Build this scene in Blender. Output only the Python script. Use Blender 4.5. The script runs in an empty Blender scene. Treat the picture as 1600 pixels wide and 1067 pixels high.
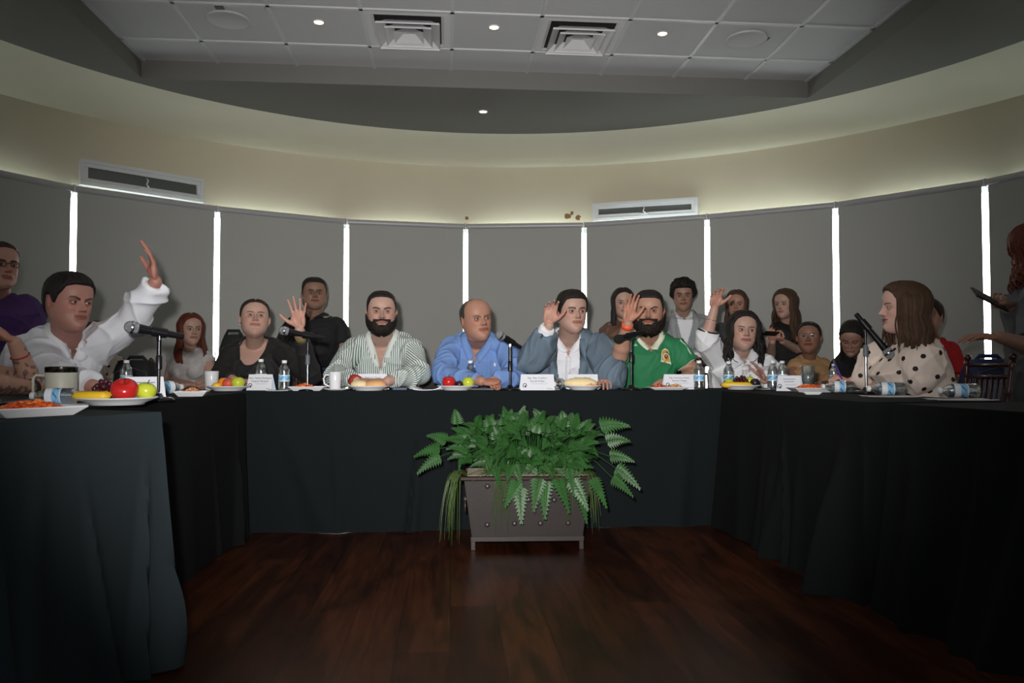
import bpy, bmesh, math, random
import numpy as np
from mathutils import Vector, Matrix, noise, geometry
from mathutils.bvhtree import BVHTree
random.seed(7)
SC = bpy.context.scene
COL = SC.collection
PI = math.pi
# ------------------------------------------------------------------ camera
FPX = 1220.0
HC = 0.90
TH = math.atan(38.5 / FPX)
cd = bpy.data.cameras.new('camera')
cam = bpy.data.objects.new('camera', cd); COL.objects.link(cam)
cd.sensor_width = 36.0; cd.lens = FPX / 1600 * 36; cd.clip_start = 0.02; cd.clip_end = 200
cam.location = (0, 0, HC); cam.rotation_euler = (PI / 2 + TH, 0, 0)
SC.camera = cam
SC.view_settings.view_transform = 'Standard'; SC.view_settings.look = 'None'
SC.view_settings.exposure = 0.0; SC.view_settings.gamma = 1.0
SC.view_settings.use_curve_mapping = False
# ------------------------------------------------------------------ world: bright overcast day outside the curved window wall, dim ambient fill from behind
W = bpy.data.worlds.new('sky'); SC.world = W; W.use_nodes = True
nt = W.node_tree; nt.nodes.clear()
o_ = nt.nodes.new('ShaderNodeOutputWorld'); bg = nt.nodes.new('ShaderNodeBackground')
tc = nt.nodes.new('ShaderNodeTexCoord'); sx = nt.nodes.new('ShaderNodeSeparateXYZ')
mr = nt.nodes.new('ShaderNodeMapRange'); mr.inputs['From Min'].default_value = 0.52; mr.inputs['From Max'].default_value = 1.0
mr.inputs['To Min'].default_value = 0.0; mr.inputs['To Max'].default_value = 1.0
mx = nt.nodes.new('ShaderNodeMix'); mx.data_type = 'RGBA'
mx.inputs['A'].default_value = (0.17, 0.18, 0.19, 1); mx.inputs['B'].default_value = (20, 21.5, 20.8, 1)
nt.links.new(tc.outputs['Generated'], sx.inputs[0]); nt.links.new(sx.outputs['Y'], mr.inputs['Value'])
nt.links.new(mr.outputs[0], mx.inputs['Factor']); nt.links.new(mx.outputs['Result'], bg.inputs[0]); nt.links.new(bg.outputs[0], o_.inputs[0])
def lamp(name, kind, loc, energy, color=(1, 1, 1), rot=(0, 0, 0), **kw):
    l = bpy.data.lights.new(name, kind); l.energy = energy; l.color = color
    for k, v in kw.items(): setattr(l, k, v)
    o = bpy.data.objects.new(name, l); COL.objects.link(o); o.location = loc; o.rotation_euler = rot
    return o
# the camera's own small flash, and a soft fill lamp added behind the photographer
lamp('camera_flash', 'SPOT', (-0.09, -0.02, HC + 0.13), 745, (1.0, 0.965, 0.93), (PI / 2 + 0.06, 0, 0), spot_size=math.radians(70.5), spot_blend=1.0, shadow_soft_size=0.035)
lamp('added_back_fill', 'AREA', (-1.2, -2.2, 2.2), 8, (0.93, 0.97, 1.0), (math.radians(78), 0, math.radians(-12)), shape='RECTANGLE', size=3.6, size_y=1.8)
lamp('added_ceiling_fill', 'AREA', (0.1, 3.6, 3.12), 9, (1.0, 0.97, 0.92), (0, 0, 0), shape='RECTANGLE', size=3.2, size_y=3.0)  # broad fill lamp added under the tiles to even out the brightness

def ray(px, py):
    u = (px - 800) / FPX; v = (533.5 - py) / FPX
    return Vector((u, math.cos(TH) - v * math.sin(TH), math.sin(TH) + v * math.cos(TH)))
def at(px, py, d):
    r = ray(px, py); return r * (d / r.y) + Vector((0, 0, HC))
def atz(px, py, z):
    r = ray(px, py); return r * ((z - HC) / r.z) + Vector((0, 0, HC))
# ------------------------------------------------------------------ materials
def lin(c):
    c = c / 255.0
    return c / 12.92 if c <= 0.04045 else ((c + 0.055) / 1.055) ** 2.4
def rgb(r, g, b, k=1.0): return (min(1, lin(r) * k), min(1, lin(g) * k), min(1, lin(b) * k), 1)
MATS = {}
def mat(name, color, rough=0.6, metal=0.0, var=0.12, scale=30, bump=0.0, bscale=None, spec=0.5, emit=None, estr=0, alpha=None, trans=0, sheen=0, sss=0, ior=None, attr=None, coat=0):
    if name in MATS: return MATS[name]
    m = bpy.data.materials.new(name); m.use_nodes = True; n = m.node_tree; p = n.nodes['Principled BSDF']
    p.inputs['Roughness'].default_value = rough; p.inputs['Metallic'].default_value = metal
    p.inputs['Specular IOR Level'].default_value = spec
    if ior: p.inputs['IOR'].default_value = ior
    if trans: p.inputs['Transmission Weight'].default_value = trans
    if sheen: p.inputs['Sheen Weight'].default_value = sheen
    if coat: p.inputs['Coat Weight'].default_value = coat
    if sss:
        p.inputs['Subsurface Weight'].default_value = sss; p.inputs['Subsurface Radius'].default_value = (0.012, 0.005, 0.003); p.inputs['Subsurface Scale'].default_value = 1.0
    if emit: p.inputs['Emission Color'].default_value = emit; p.inputs['Emission Strength'].default_value = estr
    t = n.nodes.new('ShaderNodeTexCoord'); nz = n.nodes.new('ShaderNodeTexNoise'); nz.inputs['Scale'].default_value = scale; nz.inputs['Detail'].default_value = 3
    n.links.new(t.outputs['Object'], nz.inputs['Vector'])
    mp = n.nodes.new('ShaderNodeMapRange'); mp.inputs['To Min'].default_value = 1 - var; mp.inputs['To Max'].default_value = 1 + var
    n.links.new(nz.outputs['Fac'], mp.inputs['Value'])
    vm = n.nodes.new('ShaderNodeVectorMath'); vm.operation = 'SCALE'
    if attr:
        a = n.nodes.new('ShaderNodeAttribute'); a.attribute_name = attr; n.links.new(a.outputs['Color'], vm.inputs[0])
    else: vm.inputs[0].default_value = color[:3]
    n.links.new(mp.outputs[0], vm.inputs['Scale']); n.links.new(vm.outputs[0], p.inputs['Base Color'])
    if bump:
        b = n.nodes.new('ShaderNodeBump'); b.inputs['Strength'].default_value = bump; b.inputs['Distance'].default_value = 0.01
        nb = nz
        if bscale:
            nb = n.nodes.new('ShaderNodeTexNoise'); nb.inputs['Scale'].default_value = bscale; nb.inputs['Detail'].default_value = 4; n.links.new(t.outputs['Object'], nb.inputs['Vector'])
        n.links.new(nb.outputs['Fac'], b.inputs['Height']); n.links.new(b.outputs[0], p.inputs['Normal'])
    MATS[name] = m; return m
# ------------------------------------------------------------------ mesh helpers
class MB:
    def __init__(s): s.v = []; s.f = []
    def add(s, vs, fs):
        k = len(s.v); s.v += [tuple(v) for v in vs]; s.f += [tuple(i + k for i in f) for f in fs]; return s
    def box(s, c, size, M=None):
        x, y, z = [a / 2 for a in size]; c = Vector(c)
        vs = [Vector((i * x, j * y, k * z)) for i in (-1, 1) for j in (-1, 1) for k in (-1, 1)]
        if M is not None: vs = [M @ v for v in vs]
        return s.add([v + c for v in vs], [(0, 1, 3, 2), (4, 6, 7, 5), (0, 4, 5, 1), (2, 3, 7, 6), (0, 2, 6, 4), (1, 5, 7, 3)])
    def tube(s, pts, rad, n=12, cap=True, closed=False):
        pts = [Vector(p) for p in pts]; m = len(pts)
        if not hasattr(rad, '__len__'): rad = [rad] * m
        T = []
        for i in range(m):
            if closed: a = pts[(i + 1) % m] - pts[i - 1]
            else: a = pts[min(i + 1, m - 1)] - pts[max(i - 1, 0)]
            T.append(a.normalized() if a.length > 1e-9 else Vector((0, 0, 1)))
        ref = Vector((0, 0, 1)) if abs(T[0].z) < 0.9 else Vector((1, 0, 0))
        u = T[0].cross(ref).normalized(); vs = []; fs = []
        for i in range(m):
            u = (u - T[i] * u.dot(T[i])).normalized(); w = T[i].cross(u)
            for k in range(n):
                a = 2 * PI * k / n; vs.append(pts[i] + (u * math.cos(a) + w * math.sin(a)) * rad[i])
        for i in range(m if closed else m - 1):
            j = (i + 1) % m
            for k in range(n): fs.append((i * n + k, i * n + (k + 1) % n, j * n + (k + 1) % n, j * n + k))
        if cap and not closed: fs.append(tuple(range(n - 1, -1, -1))); fs.append(tuple((m - 1) * n + k for k in range(n)))
        return s.add(vs, fs)
    def lathe(s, prof, n=32, M=None, cap=True):
        vs = []; fs = []; m = len(prof)
        for r, z in prof:
            for k in range(n):
                a = 2 * PI * k / n; v = Vector((r * math.cos(a), r * math.sin(a), z)); vs.append(M @ v if M is not None else v)
        for i in range(m - 1):
            for k in range(n): fs.append((i * n + k, i * n + (k + 1) % n, (i + 1) * n + (k + 1) % n, (i + 1) * n + k))
        if cap:
            if prof[0][0] > 1e-5: fs.append(tuple(range(n - 1, -1, -1)))
            if prof[-1][0] > 1e-5: fs.append(tuple((m - 1) * n + k for k in range(n)))
        return s.add(vs, fs)
    def ell(s, c, r, M=None, nu=16, nv=10):
        c = Vector(c); vs = []; fs = []
        for i in range(nv + 1):
            t = PI * i / nv
            for k in range(nu):
                a = 2 * PI * k / nu; v = Vector((r[0] * math.sin(t) * math.cos(a), r[1] * math.sin(t) * math.sin(a), r[2] * math.cos(t)))
                vs.append((M @ v if M is not None else v) + c)
        for i in range(nv):
            for k in range(nu): fs.append((i * nu + k, (i + 1) * nu + k, (i + 1) * nu + (k + 1) % nu, i * nu + (k + 1) % nu))
        return s.add(vs, fs)
    def prism(s, poly, z0, z1, M=None):
        n = len(poly); vs = [Vector((x, y, z0)) for x, y in poly] + [Vector((x, y, z1)) for x, y in poly]
        if M is not None: vs = [M @ v for v in vs]
        return s.add(vs, [tuple(range(n - 1, -1, -1)), tuple(range(n, 2 * n))] + [(i, (i + 1) % n, n + (i + 1) % n, n + i) for i in range(n)])
    def build(s, name, m, parent=None, smooth=False, bevel=0, sub=0, merge=True, auto=None):
        me = bpy.data.meshes.new(name); me.from_pydata(s.v, [], s.f)
        if merge:
            bm = bmesh.new(); bm.from_mesh(me); bmesh.ops.remove_doubles(bm, verts=bm.verts, dist=1e-6); bmesh.ops.recalc_face_normals(bm, faces=bm.faces); bm.to_mesh(me); bm.free()
        o = bpy.data.objects.new(name, me); COL.objects.link(o)
        for mm in (m if isinstance(m, (list, tuple)) else [m]): me.materials.append(mm)
        if parent is not None: o.parent = parent
        if smooth: me.polygons.foreach_set('use_smooth', [True] * len(me.polygons))
        if auto: me.polygons.foreach_set('use_smooth', [True] * len(me.polygons)); me.set_sharp_from_angle(angle=math.radians(auto))
        if bevel:
            b = o.modifiers.new('bevel', 'BEVEL'); b.width = bevel; b.segments = 2; b.limit_method = 'ANGLE'
        if sub:
            b = o.modifiers.new('sub', 'SUBSURF'); b.levels = sub; b.render_levels = sub
        return o
def tag(o, label, cat, group=None, kind=None):
    o['label'] = label; o['category'] = cat
    if group: o['group'] = group
    if kind: o['kind'] = kind
    return o
def empty(name, loc, rz=0, label=None, cat=None, group=None):
    o = bpy.data.objects.new(name, None); COL.objects.link(o); o.location = loc; o.rotation_euler = (0, 0, rz); o.empty_display_size = 0.05
    if label: tag(o, label, cat, group)
    return o
def struct(o): o['kind'] = 'structure'; return o
def copy_tree(o, parent=None):
    c = o.copy(); COL.objects.link(c)
    if parent is not None: c.parent = parent
    for ch in o.children: copy_tree(ch, c)
    return c
def R3(ax, ang): return Matrix.Rotation(ang, 3, ax)
def R4(ax, ang): return Matrix.Rotation(ang, 4, ax)
def T4(x, y, z): return Matrix.Translation((x, y, z))
def lerp(a, b, t): return a + (b - a) * t
def sst(a, b, x):
    t = np.clip((x - a) / (b - a), 0, 1); return t * t * (3 - 2 * t)
# ------------------------------------------------------------------ the room: a round hall
CX, CY = 0.008, 3.39
RB, RW = 4.30, 4.42
ZB, ZW, ZC, ZT, RC = 2.308, 2.90, 3.05, 3.19, 3.78
def pol(r, deg, z=0.0): a = math.radians(deg); return Vector((CX + r * math.sin(a), CY + r * math.cos(a), z))
angs = [-83.0, -67.6, -52.2, -37.1, -21.5, -6.2, 9.4, 25.3, 40.2, 55.4, 70.8, 86.2]
devs = [0, 0, .03, .01, .05, .03, -.02, -.09, -.01, .02, 0, 0]
m_wall = mat('cream_plaster', rgb(218, 210, 186, 0.86), 0.85, var=0.05, scale=3, bump=0.04, bscale=90)
m_ceilg = mat('grey_paint', rgb(122, 121, 117, 1), 0.85, var=0.03, scale=3)
m_tile = mat('ceiling_tile', rgb(212, 213, 217, 0.95), 0.9, var=0.05, scale=200)
m_alu = mat('white_aluminium', rgb(212, 214, 216), 0.4, var=0.03)
m_silver = mat('silver_tube', rgb(176, 176, 180), 0.4, metal=0.15, var=0.05)
m_blind = mat('grey_blind_fabric', rgb(170, 171, 168), 0.9, var=0.03, scale=150)
# brown chips in the plaster above the blinds
def add_chips(m):
    n = m.node_tree; p = n.nodes['Principled BSDF']; src = p.inputs['Base Color'].links[0].from_socket
    g = n.nodes.new('ShaderNodeTexCoord'); nz = n.nodes.new('ShaderNodeTexNoise'); nz.inputs['Scale'].default_value = 28; nz.inputs['Detail'].default_value = 5
    n.links.new(g.outputs['Object'], nz.inputs['Vector']); cur = None
    for c, r in (((0.555, 7.775, 2.40), .05), ((0.66, 7.765, 2.385), .045), ((0.60, 7.77, 2.43), .03), ((-.45, 7.78, 2.385), .032)):
        d = n.nodes.new('ShaderNodeVectorMath'); d.operation = 'DISTANCE'; d.inputs[1].default_value = c; n.links.new(g.outputs['Object'], d.inputs[0])
        a = n.nodes.new('ShaderNodeMath'); a.operation = 'DIVIDE'; a.inputs[1].default_value = r; n.links.new(d.outputs['Value'], a.inputs[0])
        b = n.nodes.new('ShaderNodeMath'); b.operation = 'ADD'; n.links.new(a.outputs[0], b.inputs[0]); n.links.new(nz.outputs['Fac'], b.inputs[1])
        l = n.nodes.new('ShaderNodeMath'); l.operation = 'LESS_THAN'; l.inputs[1].default_value = 1.08; n.links.new(b.outputs[0], l.inputs[0])
        if cur is None: cur = l
        else:
            k = n.nodes.new('ShaderNodeMath'); k.operation = 'MAXIMUM'; n.links.new(cur.outputs[0], k.inputs[0]); n.links.new(l.outputs[0], k.inputs[1]); cur = k
    mx = n.nodes.new('ShaderNodeMix'); mx.data_type = 'RGBA'; mx.inputs['B'].default_value = rgb(120, 88, 50)
    n.links.new(src, mx.inputs['A']); n.links.new(cur.outputs[0], mx.inputs['Factor']); n.links.new(mx.outputs['Result'], p.inputs['Base Color'])
add_chips(m_wall)
# floor
def floor_mat():
    m = bpy.data.materials.new('dark_wood_planks'); m.use_nodes = True; n = m.node_tree; p = n.nodes['Principled BSDF']; L = n.links.new
    t = n.nodes.new('ShaderNodeTexCoord'); mp = n.nodes.new('ShaderNodeMapping'); mp.inputs['Rotation'].default_value = (0, 0, math.radians(90 - 4.5)); L(t.outputs['Object'], mp.inputs[0])
    br = n.nodes.new('ShaderNodeTexBrick'); br.inputs['Scale'].default_value = 1.0; br.inputs['Brick Width'].default_value = 1.25; br.inputs['Row Height'].default_value = 0.17
    br.inputs['Mortar Size'].default_value = 0.0012; br.inputs['Color1'].default_value = rgb(70, 34, 20, .42); br.inputs['Color2'].default_value = rgb(98, 54, 32, .42); br.inputs['Mortar'].default_value = rgb(30, 18, 14); br.offset = 0.37
    L(mp.outputs[0], br.inputs['Vector'])
    m2 = n.nodes.new('ShaderNodeMapping'); m2.inputs['Scale'].default_value = (1.6, 22, 1); L(mp.outputs[0], m2.inputs[0])
    nz = n.nodes.new('ShaderNodeTexNoise'); nz.inputs['Scale'].default_value = 2.2; nz.inputs['Detail'].default_value = 6; nz.inputs['Distortion'].default_value = 0.6; L(m2.outputs[0], nz.inputs['Vector'])
    m3 = n.nodes.new('ShaderNodeMapping'); m3.inputs['Scale'].default_value = (0.9, 4.0, 1); L(mp.outputs[0], m3.inputs[0])
    nb = n.nodes.new('ShaderNodeTexNoise'); nb.inputs['Scale'].default_value = 1.7; nb.inputs['Detail'].default_value = 3; nb.inputs['Distortion'].default_value = 1.2; L(m3.outputs[0], nb.inputs['Vector'])
    a = n.nodes.new('ShaderNodeMapRange'); a.inputs['From Min'].default_value = .3; a.inputs['From Max'].default_value = .7; a.inputs['To Min'].default_value = .72; a.inputs['To Max'].default_value = 1.3; L(nz.outputs['Fac'], a.inputs['Value'])
    b = n.nodes.new('ShaderNodeMapRange'); b.inputs['From Min'].default_value = .35; b.inputs['From Max'].default_value = .62; b.inputs['To Min'].default_value = .5; b.inputs['To Max'].default_value = 1.25; L(nb.outputs['Fac'], b.inputs['Value'])
    c = n.nodes.new('ShaderNodeMath'); c.operation = 'MULTIPLY'; L(a.outputs[0], c.inputs[0]); L(b.outputs[0], c.inputs[1])
    v = n.nodes.new('ShaderNodeVectorMath'); v.operation = 'SCALE'; L(br.outputs['Color'], v.inputs[0]); L(c.outputs[0], v.inputs['Scale']); L(v.outputs[0], p.inputs['Base Color'])
    p.inputs['Roughness'].default_value = 0.33; p.inputs['Specular IOR Level'].default_value = .22
    bp = n.nodes.new('ShaderNodeBump'); bp.inputs['Strength'].default_value = .12; bp.inputs['Distance'].default_value = .003; L(nz.outputs['Fac'], bp.inputs['Height']); L(bp.outputs[0], p.inputs['Normal'])
    return m
fl = MB(); N = 96
ring = [pol(RW + .2, 360 * i / N) for i in range(N)]
fl.add([(v.x, v.y, 0) for v in ring] + [(v.x, v.y, -.12) for v in ring], [tuple(range(N - 1, -1, -1)), tuple(range(N, 2 * N))] + [(i, (i + 1) % N, N + (i + 1) % N, N + i) for i in range(N)])
struct(fl.build('floor', floor_mat()))
# curved wall: low sill wall, opening, upper wall with the sloping cove on top
def arc_band(mb, prof, a0, a1, n):
    """closed profile [(r,z)] swept along the arc"""
    m = len(prof); vs = []; fs = []
    for i in range(n + 1):
        for r, z in prof: vs.append(pol(r, lerp(a0, a1, i / n), z))
    for i in range(n):
        for k in range(m): fs.append((i * m + k, i * m + (k + 1) % m, (i + 1) * m + (k + 1) % m, (i + 1) * m + k))
    fs.append(tuple(range(m))); fs.append(tuple(n * m + k for k in range(m)))
    return mb.add(vs, fs)
A0, A1 = -128, 128
w = MB(); arc_band(w, [(RW, 2.29), (RW + .16, 2.29), (RW + .16, ZW + .4), (RW, ZW + .4)], A0, A1, 130)
struct(w.build('wall_back', m_wall, auto=20))
w = MB(); arc_band(w, [(RW, 0), (RW + .16, 0), (RW + .16, .62), (RW, .62)], A0, A1, 130)
for s in (-1, 1): arc_band(w, [(RW, .62), (RW + .16, .62), (RW + .16, 2.29), (RW, 2.29)], *((A0, -98.5) if s < 0 else (98.5, A1)), 14)
struct(w.build('wall_sill', m_wall, auto=20))
w = MB(); arc_band(w, [(RW + .01, ZW), (RC, ZC), (RC, ZC + .06), (RW + .01, ZW + .06)], -180, 180, 180)
struct(w.build('trim_cove', mat('pale_cove_paint', rgb(238, 236, 216, .99), .85, var=.03, scale=3), auto=20))
# flat grey ceiling with a rectangular raised field of tiles
Lc = Vector((-2.77, 5.77, 0)); e1 = Vector((5.145, .43, 0)).normalized(); e2 = Vector((e1.y, -e1.x, 0)); WR = 5.163; DR = 5.2
def rc(s, t, z): p = Lc + e1 * s + e2 * t; return Vector((p.x, p.y, z))
outer = [pol(RC + .002, 360 * i / 120, ZC) for i in range(120)]
hole = [rc(0, 0, ZC), rc(WR, 0, ZC), rc(WR, DR, ZC), rc(0, DR, ZC)]
tris = geometry.tessellate_polygon([outer, hole]); c = MB(); c.add(outer + hole, [tuple(t) for t in tris])
for a, b in ((0, 1), (1, 2), (2, 3), (3, 0)):
    p, q = hole[a], hole[b]; c.add([p, q, q + Vector((0, 0, ZT - ZC)), p + Vector((0, 0, ZT - ZC))], [(0, 1, 2, 3)])
co = c.build('ceiling', m_ceilg); struct(co)
# the bright inner faces of the recess are the same paint as the frame round the tiles
c = MB(); c.add([rc(-.05, -.05, ZT), rc(WR + .05, -.05, ZT), rc(WR + .05, DR + .05, ZT), rc(-.05, DR + .05, ZT)], [(0, 1, 2, 3)])
struct(c.build('ceiling_tiles', m_tile))
TS = .585; s0 = .555; t0 = .40
g = MB(); Mz = Matrix.Rotation(math.atan2(e1.y, e1.x), 3, 'Z')
k = 0
while s0 + k * TS < WR: g.box(rc(s0 + k * TS, DR / 2, ZT - .004), (.024, DR, .012), Mz); k += 1
k = 0
while t0 + k * TS < DR: g.box(rc(WR / 2, t0 + k * TS, ZT - .004), (WR, .024, .012), Mz); k += 1
for s in (.012, WR - .012): g.box(rc(s, DR / 2, ZT - .004), (.024, DR, .012), Mz)
struct(g.build('ceiling_grid', m_alu)); 
# closing roof over the hall so that daylight only enters by the windows
c = MB(); c.add([pol(RW + .2, 360 * i / 60, ZC + .45) for i in range(60)], [tuple(range(60))]); struct(c.build('roof', m_ceilg))
# windows behind the blinds
m_glass = bpy.data.materials.new('window_glass'); m_glass.use_nodes = True
n = m_glass.node_tree; n.nodes.clear(); a = n.nodes.new('ShaderNodeBsdfTransparent'); b = n.nodes.new('ShaderNodeBsdfGlossy'); b.inputs['Roughness'].default_value = .02
mxs = n.nodes.new('ShaderNodeMixShader'); mxs.inputs[0].default_value = .05; oo = n.nodes.new('ShaderNodeOutputMaterial')
a.inputs[0].default_value = (.93, .97, .96, 1); n.links.new(a.outputs[0], mxs.inputs[1]); n.links.new(b.outputs[0], mxs.inputs[2]); n.links.new(mxs.outputs[0], oo.inputs[0])
for i in range(len(angs) - 1):
    a0, a1 = angs[i], angs[i + 1]; p, q = pol(RW + .09, a0), pol(RW + .09, a1); d = (q - p); L = d.length; yaw = math.atan2(d.y, d.x); c_ = (p + q) / 2
    root = empty('window_%d' % (i + 1), (c_.x, c_.y, .62), yaw); struct(root); H = 2.29 - .62
    f = MB()
    for sx_ in (-1, 1): f.box((sx_ * (L / 2 - .012), 0, H / 2), (.024, .05, H))
    for z in (.025, H - .025): f.box((0, 0, z), (L, .05, .05))
    f.build('window_frame', m_alu, root)
    f = MB(); f.add([(-L / 2 + .02, 0, .04), (L / 2 - .02, 0, .04), (L / 2 - .02, 0, H - .04), (-L / 2 + .02, 0, H - .04)], [(0, 1, 2, 3)]); f.build('pane', m_glass, root)
# roller blinds
BL = ['grey roller blind far left, behind the head of the tattooed person', 'grey roller blind at the left edge, behind the person in purple', 'grey roller blind under the wider vent window, behind the raised arm in white',
 'grey roller blind behind the seated woman in black and the man in the black polo', 'grey roller blind behind the bearded man in the striped shirt', 'grey roller blind behind the bald man in blue',
 'grey roller blind under the narrower vent window, behind the man in green', 'grey roller blind behind the woman in the white blouse', 'widest looking grey roller blind, behind the woman in polka dots',
 'grey roller blind at the right edge, behind the curly haired person', 'grey roller blind past the right edge']
bp_ = [pol(RB + devs[i], angs[i]) for i in range(len(angs))]
m_chain = mat('blind_chain', rgb(190, 190, 190), .4)
for i in range(len(angs) - 1):
    p, q = bp_[i], bp_[i + 1]; d = q - p; L = d.length; yaw = math.atan2(d.y, d.x); c_ = (p + q) / 2
    root = empty('roller_blind', (c_.x, c_.y, 0), yaw, BL[i], 'roller blind', 'grey roller blinds round the curved window wall')
    Lf = L - .050; f = MB()
    f.box((0, 0, (2.28 + .3) / 2), (Lf, .002, 1.98)); f.build('blind_fabric', m_blind, root)
    f = MB(); f.box((0, .0035, (2.28 + .3) / 2), (Lf, .0015, 1.98)); f.build('added_bounce_sheet', m_alu, root)  # unseen white sheet added to bounce daylight onto the wall above
    f = MB(); f.tube([(-L / 2 + .012, .012, ZB - .027), (L / 2 - .012, .012, ZB - .027)], .029, 16); f.build('roller_tube', m_silver, root, auto=40)
    f = MB(); f.box((0, 0, .295), (Lf, .016, .028)); f.build('bottom_bar', m_silver, root, bevel=.003)
    for s in (-1, 1):
        f = MB(); f.box((s * (L / 2 - .006), .035, ZB - .027), (.004, .11, .06)); f.build('bracket', m_alu, root)
# two low vent windows above the blinds
m_vg = mat('dark_vent_glass', rgb(92, 96, 93), .25, var=.04)
def vent(px0, px1, label, zt, zb, hnd):
    # chord on the wall between two picture columns at the top height
    pa = atz(px0[0], px0[1], zt); pb = atz(px1[0], px1[1], zt)
    def onwall(p):
        v = Vector((p.x - CX, p.y - CY, 0)); return math.degrees(math.atan2(v.x, v.y))
    p, q = pol(RW - .035, onwall(pa)), pol(RW - .035, onwall(pb)); d = q - p; L = d.length; yaw = math.atan2(d.y, d.x); c_ = (p + q) / 2; H = zt - zb
    r = empty('window_' + hnd, (c_.x, c_.y, zb), yaw); struct(r); r['label'] = label
    f = MB()
    def fr(w_, h_, b_, y, t, z0=0):
        f.box((0, y, z0 + b_ / 2), (w_, t, b_)); f.box((0, y, z0 + h_ - b_ / 2), (w_, t, b_))
        for s in (-1, 1): f.box((s * (w_ / 2 - b_ / 2), y, z0 + h_ / 2), (b_, t, h_ - 2 * b_))
    fr(L, H, .03, 0.02, .06); fr(L - .06, H - .06, .03, .015, .035, .03); f.build('window_frame', m_alu, r, bevel=.003)
    f = MB(); f.box((0, .03, H / 2), (L - .1, .006, H - .1)); f.build('pane', m_vg, r)
    f = MB(); f.tube([(0, -.03, H * .62), (.006, -.05, H * .5), (-.004, -.045, H * .36), (0.02, -.03, .05)], [.004, .006, .006, .007], 8); f.box((0, -.012, .045), (.09, .01, .012)); f.build('latch_handle', m_alu, r, smooth=True)
vent((125, 247), (321, 279), 'low white vent window above the second blind from the left', 2.545, 2.335, '20')
vent((925, 316), (1088, 305), 'low white vent window above the blind behind the man in green', 2.515, 2.335, '21')
# ceiling fittings
m_glow = mat('warm_led', (1, .75, .45, 1), emit=(1, .70, .38, 1), estr=7)
def downlight(px, py, z, label):
    p = atz(px, py, z); r = empty('downlight', (p.x, p.y, z), 0, label, 'downlight', 'recessed ceiling downlights')
    f = MB(); f.lathe([(.042, .0), (.042, -.004), (.034, -.007), (.030, -.003), (.030, 0)], 28); f.build('trim_ring', m_alu, r, smooth=True)
    f = MB(); f.lathe([(.001, -.005), (.028, -.005), (.029, -.001)], 24); f.build('lamp_lens', m_glow, r)
    lamp('downlight_beam', 'SPOT', (p.x, p.y, z - .03), 5, (1, .78, .5), (0, 0, 0), spot_size=math.radians(110), spot_blend=.9, shadow_soft_size=.04)
downlight(498, 34, ZT - .012, 'small warm downlight between the oval speaker cover and the first air diffuser')
downlight(772, 42, ZT - .012, 'small warm downlight between the two square air diffusers')
downlight(1035, 52, ZT - .012, 'small warm downlight to the right of both air diffusers')
downlight(755, 174, ZC - .001, 'single warm downlight in the plain grey ceiling below the tiles')
def speaker(px, py, tagpx, label):
    p = atz(px, py, ZT); r = empty('ceiling_speaker', (p.x, p.y, ZT), math.atan2(e1.y, e1.x), label, 'speaker', 'round ceiling speakers')
    f = MB(); f.lathe([(.001, -.010), (.125, -.010), (.137, -.016), (.143, -.012), (.143, 0)], 40); f.build('grille_cover', m_tile, r, smooth=True)
    q = atz(tagpx[0], tagpx[1], ZT) - p; q = Mz.inverted() @ q
    f = MB(); f.box((q.x, q.y, -.004), (tagpx[2], .04, .006)); f.build('clip', mat('dark_clip', rgb(70, 70, 72), .5), r)
speaker(357, 30, (343, 11, .055), 'flush round speaker cover in the tile left of all the downlights')
speaker(1166, 60, (1198, 60, .03), 'flush round speaker cover in the tile near the right end of the tiles')
m_dark = mat('duct_dark', rgb(28, 28, 30), .8)
m_diff = mat('diffuser_white', rgb(225, 225, 228), .45, var=.02)
def diffuser(col, row, label):
    s = s0 + (col + .5) * TS; t = t0 + (row + .5) * TS; p = rc(s, t, ZT)
    r = empty('air_diffuser', p, math.atan2(e1.y, e1.x), label, 'air vent', 'square ceiling air diffusers')
    def sq(f, h0, z0, h1, z1, th=.004):
        vs = []
        for h, z in ((h0, z0), (h1, z1), (h1 - th, z1 + th), (h0 - th, z0 + th)):
            vs += [(-h, -h, z), (h, -h, z), (h, h, z), (-h, h, z)]
        fs = []
        for a in range(4):
            b = (a + 1) % 4
            for k in range(4): fs.append((a * 4 + k, a * 4 + (k + 1) % 4, b * 4 + (k + 1) % 4, b * 4 + k))
        f.add(vs, fs)
    f = MB(); sq(f, .285, -.004, .24, -.010); sq(f, .24, -.010, .22, -.002); f.build('outer_frame', m_diff, r)
    for h, z in ((.205, -.046), (.150, -.052)):
        f = MB(); sq(f, h, z, h - .05, z + .040); sq(f, h + .006, z - .008, h + .002, z + .006); f.build('louvre_ring', m_diff, r)
    f = MB(); f.add([(-.1, -.1, -.058), (.1, -.1, -.058), (.1, .1, -.058), (-.1, .1, -.058), (-.04, -.04, -.012), (.04, -.04, -.012), (.04, .04, -.012), (-.04, .04, -.012)], [(0, 1, 5, 4), (1, 2, 6, 5), (2, 3, 7, 6), (3, 0, 4, 7), (4, 5, 6, 7)]); f.build('centre_cone', m_diff, r)
    f = MB(); f.box((0, 0, -.001), (.44, .44, .002)); f.build('duct_opening', m_dark, r)
diffuser(2, 0, 'square white air diffuser left of the middle downlight')
diffuser(4, 0, 'square white air diffuser right of the middle downlight')
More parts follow.
